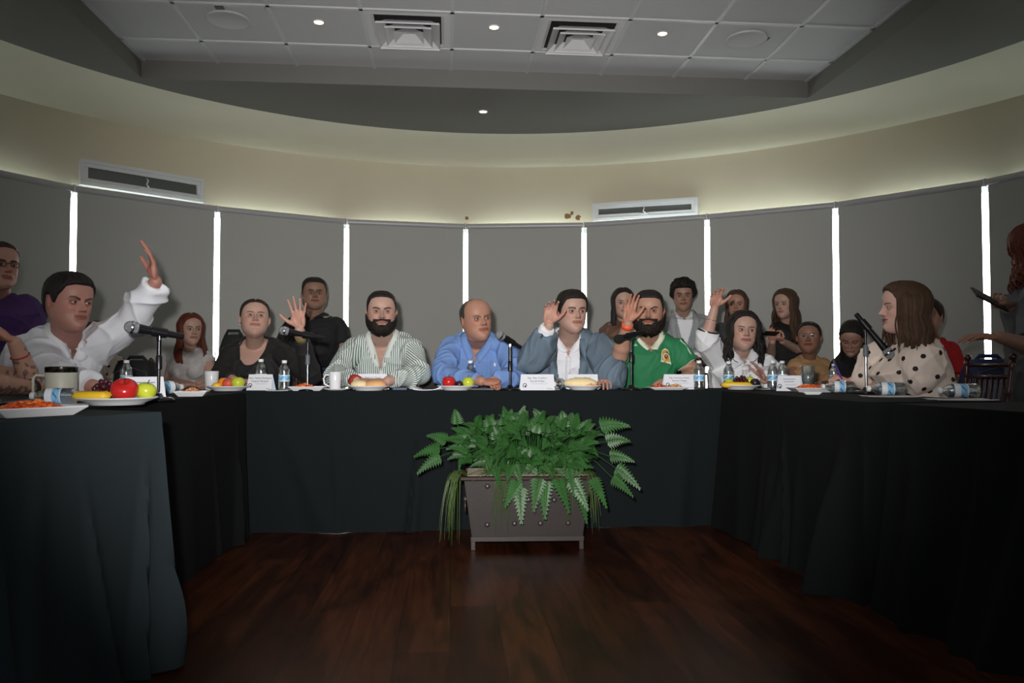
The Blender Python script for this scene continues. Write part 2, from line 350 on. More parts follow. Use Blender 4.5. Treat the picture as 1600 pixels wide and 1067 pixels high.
# ------------------------------------------------------------------ tables and cloths
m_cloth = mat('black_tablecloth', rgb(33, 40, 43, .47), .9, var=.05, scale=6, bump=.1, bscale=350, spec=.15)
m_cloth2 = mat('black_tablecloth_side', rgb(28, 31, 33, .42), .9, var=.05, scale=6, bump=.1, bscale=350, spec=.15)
m_top = mat('folding_table_top', rgb(150, 150, 148), .6)
m_leg = mat('grey_table_leg', rgb(150, 152, 156), .4, metal=.5)
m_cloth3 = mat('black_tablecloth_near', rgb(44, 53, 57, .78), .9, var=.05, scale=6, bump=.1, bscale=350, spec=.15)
TZ = .762
def rectpts(p0, p1, width):
    """p0->p1 is the side towards the room's middle; width to the left of the walking direction"""
    p0 = Vector((p0[0], p0[1])); p1 = Vector((p1[0], p1[1])); d = (p1 - p0).normalized(); n_ = Vector((-d.y, d.x))
    return [p0, p1, p1 + n_ * width, p0 + n_ * width]
def table(p0, p1, width, label, clabel, m, hem, seed, amp=1.0, feet_in=.05, nr_=9, lean=.12, extra=(), ends=(.25, .2, .25)):
    q = rectpts(p0, p1, width); c = sum(q, Vector((0, 0))) / 4; d = (q[1] - q[0]); L = d.length; yaw = math.atan2(d.y, d.x)
    r = empty('folding_table', (c.x, c.y, 0), yaw, label, 'table', 'folding tables set in a U')
    f = MB(); f.box((0, 0, TZ - .022), (L - .02, width - .02, .03)); f.build('tabletop', m_top, r, bevel=.005)
    for sx_ in (-1, 1):
        for sy in (-1, 1):
            f = MB(); x = sx_ * (L / 2 - .12); y = sy * (width / 2 - feet_in)
            f.tube([(x, y, 0), (x, y, .05), (x, y, TZ - .036)], [.02, .0165, .0165], 12); f.build('leg', m_leg, r, auto=40)
    # cloth
    rng = random.Random(seed); inv = Matrix.Rotation(-yaw, 2); loc = [inv @ (p - c) for p in q]
    per = []; step = .012
    o = .004
    cs = [Vector((a.x + math.copysign(o, a.x), a.y + math.copysign(o, a.y))) for a in loc]
    for i in range(4):
        a, b = cs[i], cs[(i + 1) % 4]; dd = b - a; LL = dd.length; nn = Vector((dd.y, -dd.x)).normalized(); k = max(4, int(LL / step))
        for j in range(k):
            t = j / k; s = t * LL; nrm = nn.copy(); cr = 0
            if s < .10: nrm = (nn + Vector((-dd.x, -dd.y)).normalized() * (1 - s / .10)).normalized(); cr = 1 - s / .10
            if LL - s < .10: nrm = (nn + dd.normalized() * (1 - (LL - s) / .10)).normalized(); cr = 1 - (LL - s) / .10
            per.append((a + dd * t, nrm, s + i * 9.7, cr, i))
    ph = [rng.uniform(0, 6.28) for _ in range(8)]
    ridges = []
    for i in range(4):
        LL = (cs[(i + 1) % 4] - cs[i]).length; k = int(LL * nr_ * (1 if i == 0 else .4))
        for _ in range(k):
            ridges.append((i * 9.7 + rng.uniform(.05, LL - .05), rng.choice((.012, .016, .022, .035, .06, .09)), rng.uniform(.3, 1.0), rng.uniform(-lean, lean), rng.uniform(0, .35) if rng.random() < .6 else 0.0, LL, i))
    ridges += [(a_, b_, c_, d_, e_, 3, 0) for a_, b_, c_, d_, e_ in extra]
    def fold(s, t, side):
        v = .30 * math.sin(s * 5.1 + ph[0] + .8 * math.sin(s * 1.9 + ph[1]))
        for s0_, w_, h_, ln, ts, LL, i in ridges:
            if i != side or t < ts: continue
            x = (s - s0_ - ln * (t - ts)) / (w_ * (.5 + t)); v += h_ * 1.1 * math.exp(-x * x) * min(1, (t - ts) * 4)
        return v
    rows = 40; V = []; F = []; n_ = len(per)
    V.append((0, 0, TZ))
    for p, nr, s, cr, sd in per: V.append((p.x, p.y, TZ))
    for i in range(n_): F.append((0, 1 + i, 1 + (i + 1) % n_))
    for k in range(1, rows + 1):
        t = k / rows; g = t ** 1.15
        for p, nr, s, cr, sd in per:
            # diagonal creases lean away from the corners further down
            ka = amp * (1 if sd == 0 else ends[sd - 1])
            off = .004 * min(1, t * 8) + g * (.012 * ka + ka * .05 * fold(s, t, sd)) + cr * cr * g * .045 * ka
            off = max(off, .003)
            he = .67 if sd == 2 else hem
            z = TZ - .004 * min(1, t * 8) - (TZ - he - .004 * math.sin(s * 3.3 + ph[7])) * (t if k > 1 else t * .9)
            w_ = .01 * g * math.sin(s * 21 + ph[3]) * (1 - cr)
            tx = Vector((-nr.y, nr.x)) * w_
            V.append((p.x + nr.x * off + tx.x, p.y + nr.y * off + tx.y, z))
    for k in range(rows):
        b0 = 1 + k * n_; b1 = b0 + n_
        for i in range(n_): F.append((b0 + i, b1 + i, b1 + (i + 1) % n_, b0 + (i + 1) % n_))
    me = bpy.data.meshes.new('tablecloth'); me.from_pydata(V, [], F); me.materials.append(m)
    o_ = bpy.data.objects.new('tablecloth', me); COL.objects.link(o_); o_.location = (c.x, c.y, 0.001); o_.rotation_euler = (0, 0, yaw)
    bm = bmesh.new(); bm.from_mesh(me); bmesh.ops.recalc_face_normals(bm, faces=bm.faces); bm.to_mesh(me); bm.free()
    me.polygons.foreach_set('use_smooth', [True] * len(me.polygons)); me.set_sharp_from_angle(angle=math.radians(50))
    tag(o_, clabel, 'tablecloth', 'black tablecloths to the floor')
    return o_
# directions chosen so that width runs away from the middle of the U
table((-1.99, 4.19), (1.83, 4.515), .45, 'long folding table under the black cloth across the far side', 'smooth black tablecloth on the far table behind the fern planter', m_cloth, .002, 3, .8, .045, 1.6, .1, ((.66, .05, .7, .35, .0), (.60, .03, -.6, .02, 0), (3.02, .05, .8, -.1, .1)))
table((-1.43, 2.64), (-1.40, 4.08), .46, 'folding table hidden under black cloth beside the man in the white shirt', 'black tablecloth receding between the near left table and the far table', m_cloth2, .005, 5, .8)
table((1.17, 4.33), (1.355, 2.99), .56, 'folding table hidden under black cloth beside the woman in polka dots', 'black tablecloth with upright folds on the right, below the polka dot woman', m_cloth2, .005, 8, 1.0)
table((-1.66, .95), (-1.06, 2.35), .46, 'folding table hidden under black cloth beside the tattooed person', 'creased black tablecloth at the left edge, nearest to the camera', m_cloth3, .01, 11, 1.3, .05, 9, .14, ((1.70, .03, 1.3, -.02, .0), (1.60, .025, .9, -.12, .1)), (.8, .2, .25))
table((1.40, 2.86), (1.755, 1.45), .56, 'folding table hidden under black cloth at the right edge', 'black tablecloth at the right edge, below the nearest tipped bottle', m_cloth2, .005, 14, 1.3, .05, 6, .1, ((.08, .04, 1.0, .08, 0),))
# ------------------------------------------------------------------ planter with artificial fern
m_pl = mat('dark_bronze_sheet', rgb(68, 60, 58, .45), .5, metal=.25, var=.1, scale=20, bump=.05, bscale=60)
m_rim = mat('bronze_rim', rgb(58, 44, 40), .25, metal=.5)
m_riv = mat('rivet_metal', rgb(84, 76, 74), .4, metal=.6)
pc = Vector((.07, 3.99, 0)); pr = empty('planter', pc, math.radians(2.5), 'dark riveted metal planter box on the wooden floor before the far table', 'planter')
bw, bd, tw, td, z0, z1 = .272, .13, .312, .16, .05, .352
f = MB(); vs = []
for w_, d_, z in ((bw, bd, z0), (tw, td, z1), (tw - .012, td - .012, z1), (bw - .012, bd - .012, z0 + .012)):
    vs += [(-w_, -d_, z), (w_, -d_, z), (w_, d_, z), (-w_, d_, z)]
fs = [(0, 3, 2, 1), (12, 13, 14, 15)]
for a in range(3):
    for k in range(4): fs.append((a * 4 + k, a * 4 + (k + 1) % 4, a * 4 + 4 + (k + 1) % 4, a * 4 + 4 + k))
f.add(vs, fs); f.build('box_body', m_pl, pr, bevel=.002)
f = MB()
for s in (-1, 1): f.box((0, s * (td + .004), z1 + .002), (2 * tw + .04, .026, .022)); f.box((s * (tw + .006), 0, z1 + .002), (.026, 2 * td + .01, .022))
f.build('rim', m_rim, pr, bevel=.006)
f = MB()
for s in (-1, 1): f.box((0, s * (bd + .002), z0 + .004), (2 * bw + .012, .012, .024)); f.box((s * (bw + .002), 0, z0 + .004), (.012, 2 * bd + .01, .024))
f.build('base_band', m_pl, pr, bevel=.002)
for sx_ in (-1, 1):
    for sy in (-1, 1): f = MB(); f.box((sx_ * (bw - .006), sy * (bd - .006), .022), (.022, .022, .044)); f.build('foot', m_pl, pr, bevel=.002)
def onface(u, z):   # u: -1..1 along the front face
    t = (z - z0) / (z1 - z0); return Vector((u * .29, -(lerp(bd, td, t)), z))
for u, z in ((-.68, .315), (.68, .315), (-.41, .245), (.02, .247), (.45, .245), (-.68, .125), (-.22, .13), (.22, .13), (.69, .13)):
    f = MB(); f.ell((0, 0, 0), (.0135, .010, .0135), nu=14, nv=8); o = f.build('rivet', m_riv, pr, smooth=True); o.location = onface(u, z)
f = MB(); f.tube([(.022 * math.cos(a), 0, .03 * math.sin(a)) for a in [2 * PI * i / 20 for i in range(20)]], .004, 8, closed=True)
o = f.build('ring_handle', m_riv, pr, smooth=True); o.location = (-.306, -.04, .2); o.rotation_euler = (0, 0, PI / 2)
f = MB(); f.ell((0, 0, 0), (.012, .014, .014), nu=12, nv=8); o = f.build('handle_boss', m_riv, pr, smooth=True); o.location = (-.306, -.04, .235)
f = MB(); f.box((0, 0, z1 + .006), (2 * tw - .03, 2 * td - .03, .014)); f.build('foam_filling', mat('cream_foam', rgb(200, 190, 170), .9, bump=.5, bscale=60), pr, bevel=.005)
m_leaf = mat('fern_green', rgb(48, 92, 42, .8), .42, var=.5, scale=14, bump=.2, bscale=120, spec=.4)
m_leaf2 = mat('grass_green', rgb(86, 110, 56, .7), .5, var=.3, scale=20)
fr_root = empty('artificial_fern', (.09, 3.97, z1 + .013), 0, 'bushy green plastic fern spilling out of the riveted planter', 'plant')
def leaf(mb, base, dirv, up, L, Wd, nl=9, droop=.25):
    d = dirv.normalized(); s = d.cross(up); s = s.normalized() if s.length > 1e-3 else Vector((1, 0, 0)); u = s.cross(d).normalized()
    def P(t, lat, lift=0.0): return base + d * (L * t) - Vector((0, 0, 1)) * (droop * L * t * t) + s * lat + u * lift
    mb.tube([P(t, 0) for t in (0, .35, .7, 1)], [.0016, .0014, .001, .0005], 4, cap=False)
    for i in range(nl):
        t0_ = .06 + .9 * i / nl; t1_ = t0_ + .9 / nl * .95; wd = Wd * (1 - t0_) ** .9 * (.86 + .14 * min(1, t0_ * 6))
        for sg in (-1, 1):
            a = P(t0_, 0); b = P(min(1, t1_), 0); tip = P(min(1.0, t0_ + .10), sg * wd, -.12 * wd); mid0 = P(t0_ + .005, sg * wd * .50, .05 * wd)
            mid1 = P(min(1, t1_ + .015), sg * wd * .34, -.06 * wd)
            mb.add([a, mid0, tip, mid1, b], [(0, 1, 2, 3, 4)] if sg > 0 else [(4, 3, 2, 1, 0)])
rg = random.Random(21); inv0 = fr_root.location
massF = MB()
def frond(bp, d, L, wd, i, droop=.3):
    global fronds
    fronds += 1; f = MB() if fronds <= 100 else massF; u = Vector((rg.uniform(-.5, .5), -1.0, rg.uniform(.1, .9)))
    st = Vector((lerp(bp.x, .08, .35), 3.97, z1 + .05)); mid = (st + bp) / 2 + Vector((0, 0, .05))
    f.tube([st - inv0, mid - inv0, bp - inv0], [.002, .0018, .0015], 4, cap=False)
    leaf(f, bp - inv0, d, u, L, wd * 1.12, 10, droop)
    if f is not massF: f.build('frond', m_leaf, fr_root, merge=False)
fronds = 0
special = [((690, 700), (-.95, -.2, .0), .125), ((690, 712), (-.9, -.3, -.35), .12), ((715, 665), (-.1, -.2, 1), .11), ((700, 690), (-.7, -.3, .5), .12), ((935, 668), (.95, -.1, .35), .15), ((950, 712), (.9, -.3, .1), .12),
 ((960, 730), (.8, -.3, -.4), .13), ((955, 745), (.9, -.3, -.5), .11), ((880, 670), (-.05, -.2, 1), .12), ((898, 672), (.1, -.2, 1), .115), ((908, 680), (.35, -.2, .9), .12), ((820, 672), (.05, -.3, .9), .1),
 ((768, 668), (-.2, -.4, .8), .1), ((870, 745), (.35, -.6, -.75), .14), ((892, 748), (.55, -.5, -.7), .13), ((850, 750), (.0, -.6, -.9), .14), ((812, 760), (.05, -.5, -.95), .13), ((842, 745), (-.2, -.6, -.8), .13), ((810, 750), (-.4, -.5, -.5), .12),
 ((925, 745), (.5, -.4, -.8), .12), ((945, 690), (.7, -.4, .3), .13), ((905, 765), (.25, -.5, -.9), .12), ((780, 690), (.3, -.6, .6), .11), ((720, 690), (-.2, -.7, .6), .11), ((745, 665), (.2, -.5, .7), .1)]
for (px, py), d, L in special:
    frond(at(px, py, 3.86 - (.1 if py > 735 else 0)), Vector(d), L * 1.12, L * .36, 0)
for i in range(250):
    th = rg.uniform(0, 2 * PI); rr = rg.uniform(.15, 1) ** .6; x = .085 + .345 * rr * math.cos(th); zz = .505 + .125 * rr * math.sin(th)
    if zz < .40: zz = .40 + rg.uniform(0, .05)
    dep = rg.uniform(-1, .8); y = 3.93 + .16 * dep
    out = Vector(((x - .085) / .345 * 1.0, dep * .7 - .35, (zz - .46) / .12 * .8)) + Vector((rg.uniform(-.9, .9), rg.uniform(-.6, .5), rg.uniform(-.7, .9)))
    frond(Vector((x, min(y, 4.07), zz)), out, rg.uniform(.075, .13), rg.uniform(.024, .036), i, rg.uniform(.1, .5))
massF.build('frond_mass', m_leaf, fr_root, merge=False)['kind'] = 'stuff'
# drooping grass
for cxp, spread, x0, n_, zb in ((702, 22, 722, 34, .03), (785, 24, 790, 26, .07), (893, 8, 885, 7, .12), (930, 9, 915, 16, .06), (765, 50, 780, 26, .33), (875, 50, 860, 20, .33)):
    f = MB()
    for i in range(n_):
        px = cxp + rg.gauss(0, spread * .45); st = at(x0 + rg.uniform(-10, 10), 742, 3.93); en = at(px, 760, 3.80 + rg.uniform(-.03, .03)); en.z = zb + rg.uniform(0, .16)
        top = Vector((lerp(st.x, en.x, .5), 3.82, z1 + .06 + rg.uniform(0, .05)))
        q1 = Vector((lerp(st.x, en.x, .85), 3.80 + rg.uniform(-.02, .02), z1 - .03)); pts = []
        for t in [k / 8 for k in range(9)]:
            p = st * (1 - t) ** 3 + top * 3 * t * (1 - t) ** 2 + q1 * 3 * t * t * (1 - t) + en * t ** 3; pts.append(p - inv0)
        f.tube(pts, [.0013] * 6 + [.001, .0008, .0004], 4, cap=False)
    f.build('grass_strands', m_leaf2, fr_root, merge=False)
# ------------------------------------------------------------------ people: helpers
def vis(o):
    dg = bpy.context.evaluated_depsgraph_get(); return o.evaluated_get(dg)
def remesh(mb, voxel, smooth=3):
    me = bpy.data.meshes.new('tmp'); me.from_pydata(mb.v, [], mb.f); o = bpy.data.objects.new('tmp', me); COL.objects.link(o)
    m = o.modifiers.new('r', 'REMESH'); m.mode = 'VOXEL'; m.voxel_size = voxel
    dg = bpy.context.evaluated_depsgraph_get(); ev = o.evaluated_get(dg); em = ev.to_mesh()
    n = len(em.vertices); V = np.empty(n * 3, 'f'); em.vertices.foreach_get('co', V); V = V.reshape(-1, 3).astype(float)
    F = np.empty(len(em.loops), 'i'); em.loops.foreach_get('vertex_index', F); F = F.reshape(-1, 4) if len(F) == 4 * len(em.polygons) else None
    E = np.empty(len(em.edges) * 2, 'i'); em.edges.foreach_get('vertices', E); E = E.reshape(-1, 2)
    if F is None: F = [tuple(p.vertices) for p in em.polygons]
    ev.to_mesh_clear(); bpy.data.objects.remove(o); bpy.data.meshes.remove(me)
    return laplace(V, E, smooth), F, E
def laplace(V, E, it):
    n = len(V); deg = np.bincount(E.ravel(), minlength=n).astype(float)[:, None]; deg[deg == 0] = 1
    for k in range(it):
        S = np.zeros_like(V)
        for c in range(3): S[:, c] = np.bincount(E[:, 0], V[E[:, 1], c], n) + np.bincount(E[:, 1], V[E[:, 0], c], n)
        lam = .55 if k % 2 == 0 else -.45 if it > 4 else .4
        V = V + lam * (S / deg - V)
    return V
def normals(V, F):
    F = np.asarray(F); a = V[F[:, 2]] - V[F[:, 0]]; b = V[F[:, 3]] - V[F[:, 1]]; n = np.cross(a, b); N = np.zeros_like(V)
    for k in range(4):
        for c in range(3): N[:, c] += np.bincount(F[:, k], n[:, c], len(V))
    return N / (np.linalg.norm(N, axis=1, keepdims=True) + 1e-12)
def mkmesh(name, V, F, m, parent, off, colors=None, smooth=True, slots=None):
    V = np.asarray(V, float); me = bpy.data.meshes.new(name)
    me.from_pydata((V - np.array(off)).tolist(), [], F.tolist() if hasattr(F, 'tolist') else F)
    for mm in (m if isinstance(m, (list, tuple)) else [m]): me.materials.append(mm)
    if colors is not None:
        a = me.attributes.new('col', 'FLOAT_COLOR', 'POINT'); c = np.ones((len(V), 4), 'f'); c[:, :colors.shape[1]] = colors; a.data.foreach_set('color', c.ravel())
    if slots is not None: me.polygons.foreach_set('material_index', slots)
    if smooth: me.polygons.foreach_set('use_smooth', [True] * len(me.polygons))
    o = bpy.data.objects.new(name, me); COL.objects.link(o)
    if parent is not None: o.parent = parent
    return o
def jn(parts):
    """join [(V,F,C)]"""
    Vs, Fs, Cs = [], [], []; k = 0
    for V, F, C in parts:
        V = np.asarray(V, float); Vs.append(V); Fs += [tuple(int(i) + k for i in f) for f in F]; k += len(V)
        Cs.append(np.tile(C, (len(V), 1)) if np.ndim(C) == 1 else C)
    return np.vstack(Vs), Fs, np.vstack(Cs)
# ---- head: rings of a profile from chin to crown, face looks to -Y, unit = head height
TT = np.array([-.03, 0, .05, .12, .2, .3, .4, .5, .6, .7, .8, .88, .94, .98, 1.0])
WW = np.array([.03, .10, .165, .225, .265, .292, .308, .318, .325, .328, .308, .262, .196, .115, .0])
FF = np.array([.22, .32, .365, .372, .372, .372, .378, .378, .396, .402, .375, .32, .24, .14, .0])
BB = np.array([-.12, -.05, .06, .16, .25, .36, .425, .465, .488, .485, .445, .375, .285, .165, .0])
def ip(t, X, Y):
    # smooth interpolation
    t = np.asarray(t, float); k = np.clip(np.searchsorted(X, t) - 1, 0, len(X) - 2); h = X[k + 1] - X[k]; u = np.clip((t - X[k]) / h, 0, 1)
    m = np.gradient(Y, X); return (2 * u ** 3 - 3 * u ** 2 + 1) * Y[k] + (u ** 3 - 2 * u ** 2 + u) * h * m[k] + (-2 * u ** 3 + 3 * u ** 2) * Y[k + 1] + (u ** 3 - u ** 2) * h * m[k + 1]
def G(x, s): return np.exp(-(x / s) ** 2)
def headsurf(phi, t, sp):
    """phi: 0 front (towards -Y), positive to +X"""
    j = sp.get('jaw', 1.0); f = sp.get('fat', 1.0)
    low = 1 - sst(.1, .5, t)
    w = ip(t, TT, WW) * (1 + (j - 1) * low) * f; fr = ip(t, TT, FF); bk = ip(t, TT, BB)
    if f > 1: w = w + .03 * (f - 1) * 6 * G(t - .2, .16)
    c = np.cos(phi); s = np.sin(phi); ec = .86
    x = w * np.sign(s) * np.abs(s) ** .92; y = np.where(c > 0, -fr * np.abs(c) ** ec, bk * np.abs(c) ** .95)
    z = t - .5 + 0 * phi
    front = sst(.1, .6, c)
    ns = sp.get('nose', 1.0); fe = sp.get('fem', 0)
    d = np.zeros_like(x)
    for sg in (-1, 1):
        d -= .050 * G(x - sg * .128, .075) * G(t - .498, .05)
        d += (.016 - .012 * fe) * G(x - sg * .12, .10) * G(t - .575, .03)
        d += .016 * G(x - sg * .205, .07) * G(t - .41, .07)
        d += .030 * ns * G(x - sg * .052, .024) * G(t - .362, .026)
        d -= .012 * G(x - sg * .165, .05) * G(t - .27, .06)
        d -= .010 * G(x - sg * .105, .022) * G(t - .32, .05) * (1 - .6 * fe)
    hx = np.interp(t, [.325, .345, .37, .41, .48, .54, .60], [0, .055, .118, .098, .055, .028, 0]) * ns
    sxn = np.interp(t, [.33, .38, .45, .56], [.052, .046, .034, .030])
    d += hx * G(x, sxn)
    mw = sst(.125, .085, np.abs(x))
    ml = sp.get('mouth', 0)
    d += (.026 + .006 * fe) * G(t - .268, .016) * mw + (.028 + .008 * fe) * G(t - .232, .018) * mw - .020 * G(t - .2495, .0065) * mw
    d += .014 * G(x, .12) * G(t - .25, .06)
    d -= .016 * G(x, .08) * G(t - .185, .022)
    d += (.030) * G(x, .075) * G(t - .105, .05)
    y = y - d * front
    return x, y, z
SKW = []
def head(sp, H, M):
    nu, nv = 168, 120
    ph = np.linspace(-PI, PI, nu, endpoint=False); ph = ph - .42 * np.sin(ph) * 1.0   # denser in front
    tt = np.concatenate([np.linspace(-.03, .08, 12)[:-1], np.linspace(.08, .62, 78)[:-1], np.linspace(.62, 1, 32)])
    nv = len(tt); P, T = np.meshgrid(ph, tt); x, y, z = headsurf(P.ravel(), T.ravel(), sp); V = np.c_[x, y, z]
    F = []
    idx = np.arange(nv * nu).reshape(nv, nu); a = idx[:-1]; b = np.roll(idx, -1, 1)[:-1]; c = np.roll(idx, -1, 1)[1:]; d = idx[1:]
    F = np.stack([a, b, c, d], -1).reshape(-1, 4)
    # paint
    sk = np.array(sp['skin'][:3]); C = np.tile(sk, (len(V), 1)); fr = (np.cos(P.ravel()) > .25); t = T.ravel()
    def mixc(mask, col, k=1.0):
        mm = (np.clip(mask, 0, 1) * k)[:, None]; return C * (1 - mm) + np.array(col[:3]) * mm
    C = mixc(G(np.abs(x) - .19, .09) * G(t - .38, .08) * fr, sk * np.array([1.12, .82, .78]), .5)
    C = mixc(G(x, .06) * G(t - .37, .04) * fr, sk * np.array([1.1, .84, .8]), .4)
    lip = sp.get('lip', tuple(sk * np.array([.85, .55, .52])))
    bow = .286 - .45 * (np.abs(x) - .028) ** 2 * 6 - .008 * G(x, .015); lo = .213 + 1.6 * x ** 2
    mk = sst(-.006, .006, bow - t) * sst(-.006, .006, t - lo) * sst(.128, .112, np.abs(x)) * fr
    C = mixc(mk, lip); C = mixc(G(t - .2495 + .12 * x * x, .005) * sst(.13, .11, np.abs(x)) * fr, sk * .25, .8)
    C = mixc(G(np.abs(x) - .04, .016) * G(t - .343, .010) * fr, sk * .2, .8)
    es = .5 + 0 * x
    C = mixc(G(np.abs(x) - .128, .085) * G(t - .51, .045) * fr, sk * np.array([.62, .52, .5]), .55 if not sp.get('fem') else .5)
    bt = sp.get('brow_t', .588); bw_ = .018 if not sp.get('fem') else .012; bx = np.abs(x)
    arch = bt - .9 * (bx - .15) ** 2 * 2.2 - .06 * sp.get('frown', 0) * sst(.16, .05, bx)
    mk = sst(bw_ * 1.35, bw_ * .5, np.abs(t - arch)) * sst(.035, .06, bx) * sst(.235, .19, bx) * fr
    C = mixc(mk, sp.get('brow', (.012, .009, .007)), .92)
    sb = sp.get('shadow', 0)
    if sb: C = mixc(sst(.36, .28, t) * (1 - mk) * sst(-.1, .3, np.cos(P.ravel())), sk * np.array([.55, .55, .58]), sb)
    parts = [(V, F, C)]
    # ears
    for sg in (-1, 1):
        f = MB(); MM = Matrix.Rotation(sg * .38, 3, 'Z') @ Matrix.Rotation(-.15, 3, 'X'); c = Vector((sg * (.318 * sp.get('fat', 1)), .035, -.01))
        f.ell(c, (.020, .050, .098), MM, 14, 10)
        f.tube([c + MM @ Vector((sg * .018, .052 * math.cos(a), .098 * math.sin(a) + .006)) for a in [2 * PI * k / 18 for k in range(18)]], .0135, 6, closed=True)
        f.ell(c + MM @ Vector((0, -.01, -.085)), (.016, .028, .03), MM, 10, 6)
        parts.append((np.array(f.v), f.f, sk * np.array([1.03, .88, .85])))
    # lids
    eyes = []
    for sg in (-1, 1):
        c = np.array([sg * .128, -.302, 0.0]); r = .060; n1, n2 = 18, 5
        op = sp.get('open', 1.0)
        for k, (e0, e1) in enumerate(((math.radians(13 * op), math.radians(75)), (math.radians(-17 * op), math.radians(-75)))):
            vs = []
            for i in range(n1 + 1):
                a = lerp(-1.55, 1.55, i / n1); edge = e0 * max(.0, math.cos(a * 1.32)) ** .7
                for q in range(n2 + 1):
                    e = lerp(edge, e1, q / n2); rr = r * (1.035 + (.03 if q == 0 else 0))
                    vs.append(c + rr * np.array([math.sin(a) * math.cos(e), -math.cos(a) * math.cos(e), math.sin(e)]))
            fs = [(i * (n2 + 1) + q, (i + 1) * (n2 + 1) + q, (i + 1) * (n2 + 1) + q + 1, i * (n2 + 1) + q + 1) for i in range(n1) for q in range(n2)]
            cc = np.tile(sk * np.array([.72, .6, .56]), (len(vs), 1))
            if k == 0:
                for i in range(n1 + 1): cc[i * (n2 + 1)] = sk * .12
            parts.append((np.array(vs), fs, cc))
        eyes.append((c, r * .965))
    V, F, C = jn(parts)
    return xf(V, H, M), F, C, [(xf(c[None], H, M)[0], r * H) for c, r in eyes]
def xf(V, H, M):
    A = np.array(M); return (np.asarray(V) * H) @ A[:3, :3].T + A[:3, 3]
def patch(sp, H, M, mask, off, rough=0.0, seed=1, rng=(-1.9, 1.9), tr=(-.03, .62), du=110, dv=90):
    ph = np.linspace(rng[0], rng[1], du); tt = np.linspace(tr[0], tr[1], dv); P, T = np.meshgrid(ph, tt); x, y, z = headsurf(P.ravel(), T.ravel(), sp); p = P.ravel(); t = T.ravel()
    k = mask(p, t, x); n = np.c_[x, y, z * .5]; n /= np.linalg.norm(n, axis=1, keepdims=True); r_ = np.random.RandomState(seed); h = off * np.minimum(1, np.maximum(k, 0) * 4) * (1 + rough * r_.uniform(-1, 1, len(x))) - .006 * (k < .05)
    V = np.c_[x, y, z] + n * h[:, None]
    idx = np.arange(dv * du).reshape(dv, du); F = np.stack([idx[:-1, :-1], idx[:-1, 1:], idx[1:, 1:], idx[1:, :-1]], -1).reshape(-1, 4); F = F[(k[F] > 0).all(1)]
    return xf(V, H, M), F
def haircap(sp, H, M, line, thick, seed=3, rough=.12, nu=110, nv=34, part=None):
    """line: [(deg, t)] hairline round the head; thick: (front, side, back, top)"""
    ph = np.linspace(-PI, PI, nu, endpoint=False); a = np.abs(np.degrees(ph)); L = np.array(line, float); tl = np.interp(a, L[:, 0], L[:, 1])
    if sp.get('side'): tl = tl + sp['side'] * np.sin(ph) * G(np.degrees(ph), 50)
    S = np.linspace(0, 1, nv) ** .9; P, SS = np.meshgrid(ph, S); TL = np.tile(tl, (nv, 1)); T = TL + SS * (1.0 - TL); x, y, z = headsurf(P.ravel(), T.ravel(), dict(sp, nose=0))
    c = np.cos(P.ravel()); fr, sd, bk, tp = thick; th = np.where(c > 0, lerp(sd, fr, c), lerp(sd, bk, -c)); up = sst(.72, .95, T.ravel()); th = th * (1 - up) + tp * up
    th = th * (sst(0, .16, SS.ravel()) ** .7) - .008 * (SS.ravel() < .001)
    ns = np.sin(P.ravel() * 17 + 3 * np.sin(T.ravel() * 9 + seed)) * .5 + np.sin(P.ravel() * 37 + seed + 5 * np.sin(T.ravel() * 7)) * .35 + np.sin(P.ravel() * 9 - T.ravel() * 23 + seed) * .5
    th = th * (1 + rough * ns)
    if part is not None: th = th - .03 * G(x - part, .018) * up
    n = np.c_[x, y, (z) * .9 + .0]; n /= np.linalg.norm(n, axis=1, keepdims=True) + 1e-9
    V = np.c_[x, y, z] + n * th[:, None]; idx = np.arange(nv * nu).reshape(nv, nu)
    F = np.stack([idx[:-1], np.roll(idx, -1, 1)[:-1], np.roll(idx, -1, 1)[1:], idx[1:]], -1).reshape(-1, 4)
    return xf(V, H, M), F
SHORT = [(0, .84), (25, .83), (45, .80), (58, .68), (68, .60), (78, .46), (86, .47), (92, .60), (108, .60), (118, .42), (140, .26), (180, .20)]
PULLED = [(0, .85), (25, .83), (45, .76), (60, .66), (72, .56), (84, .50), (96, .55), (110, .52), (125, .38), (150, .26), (180, .22)]
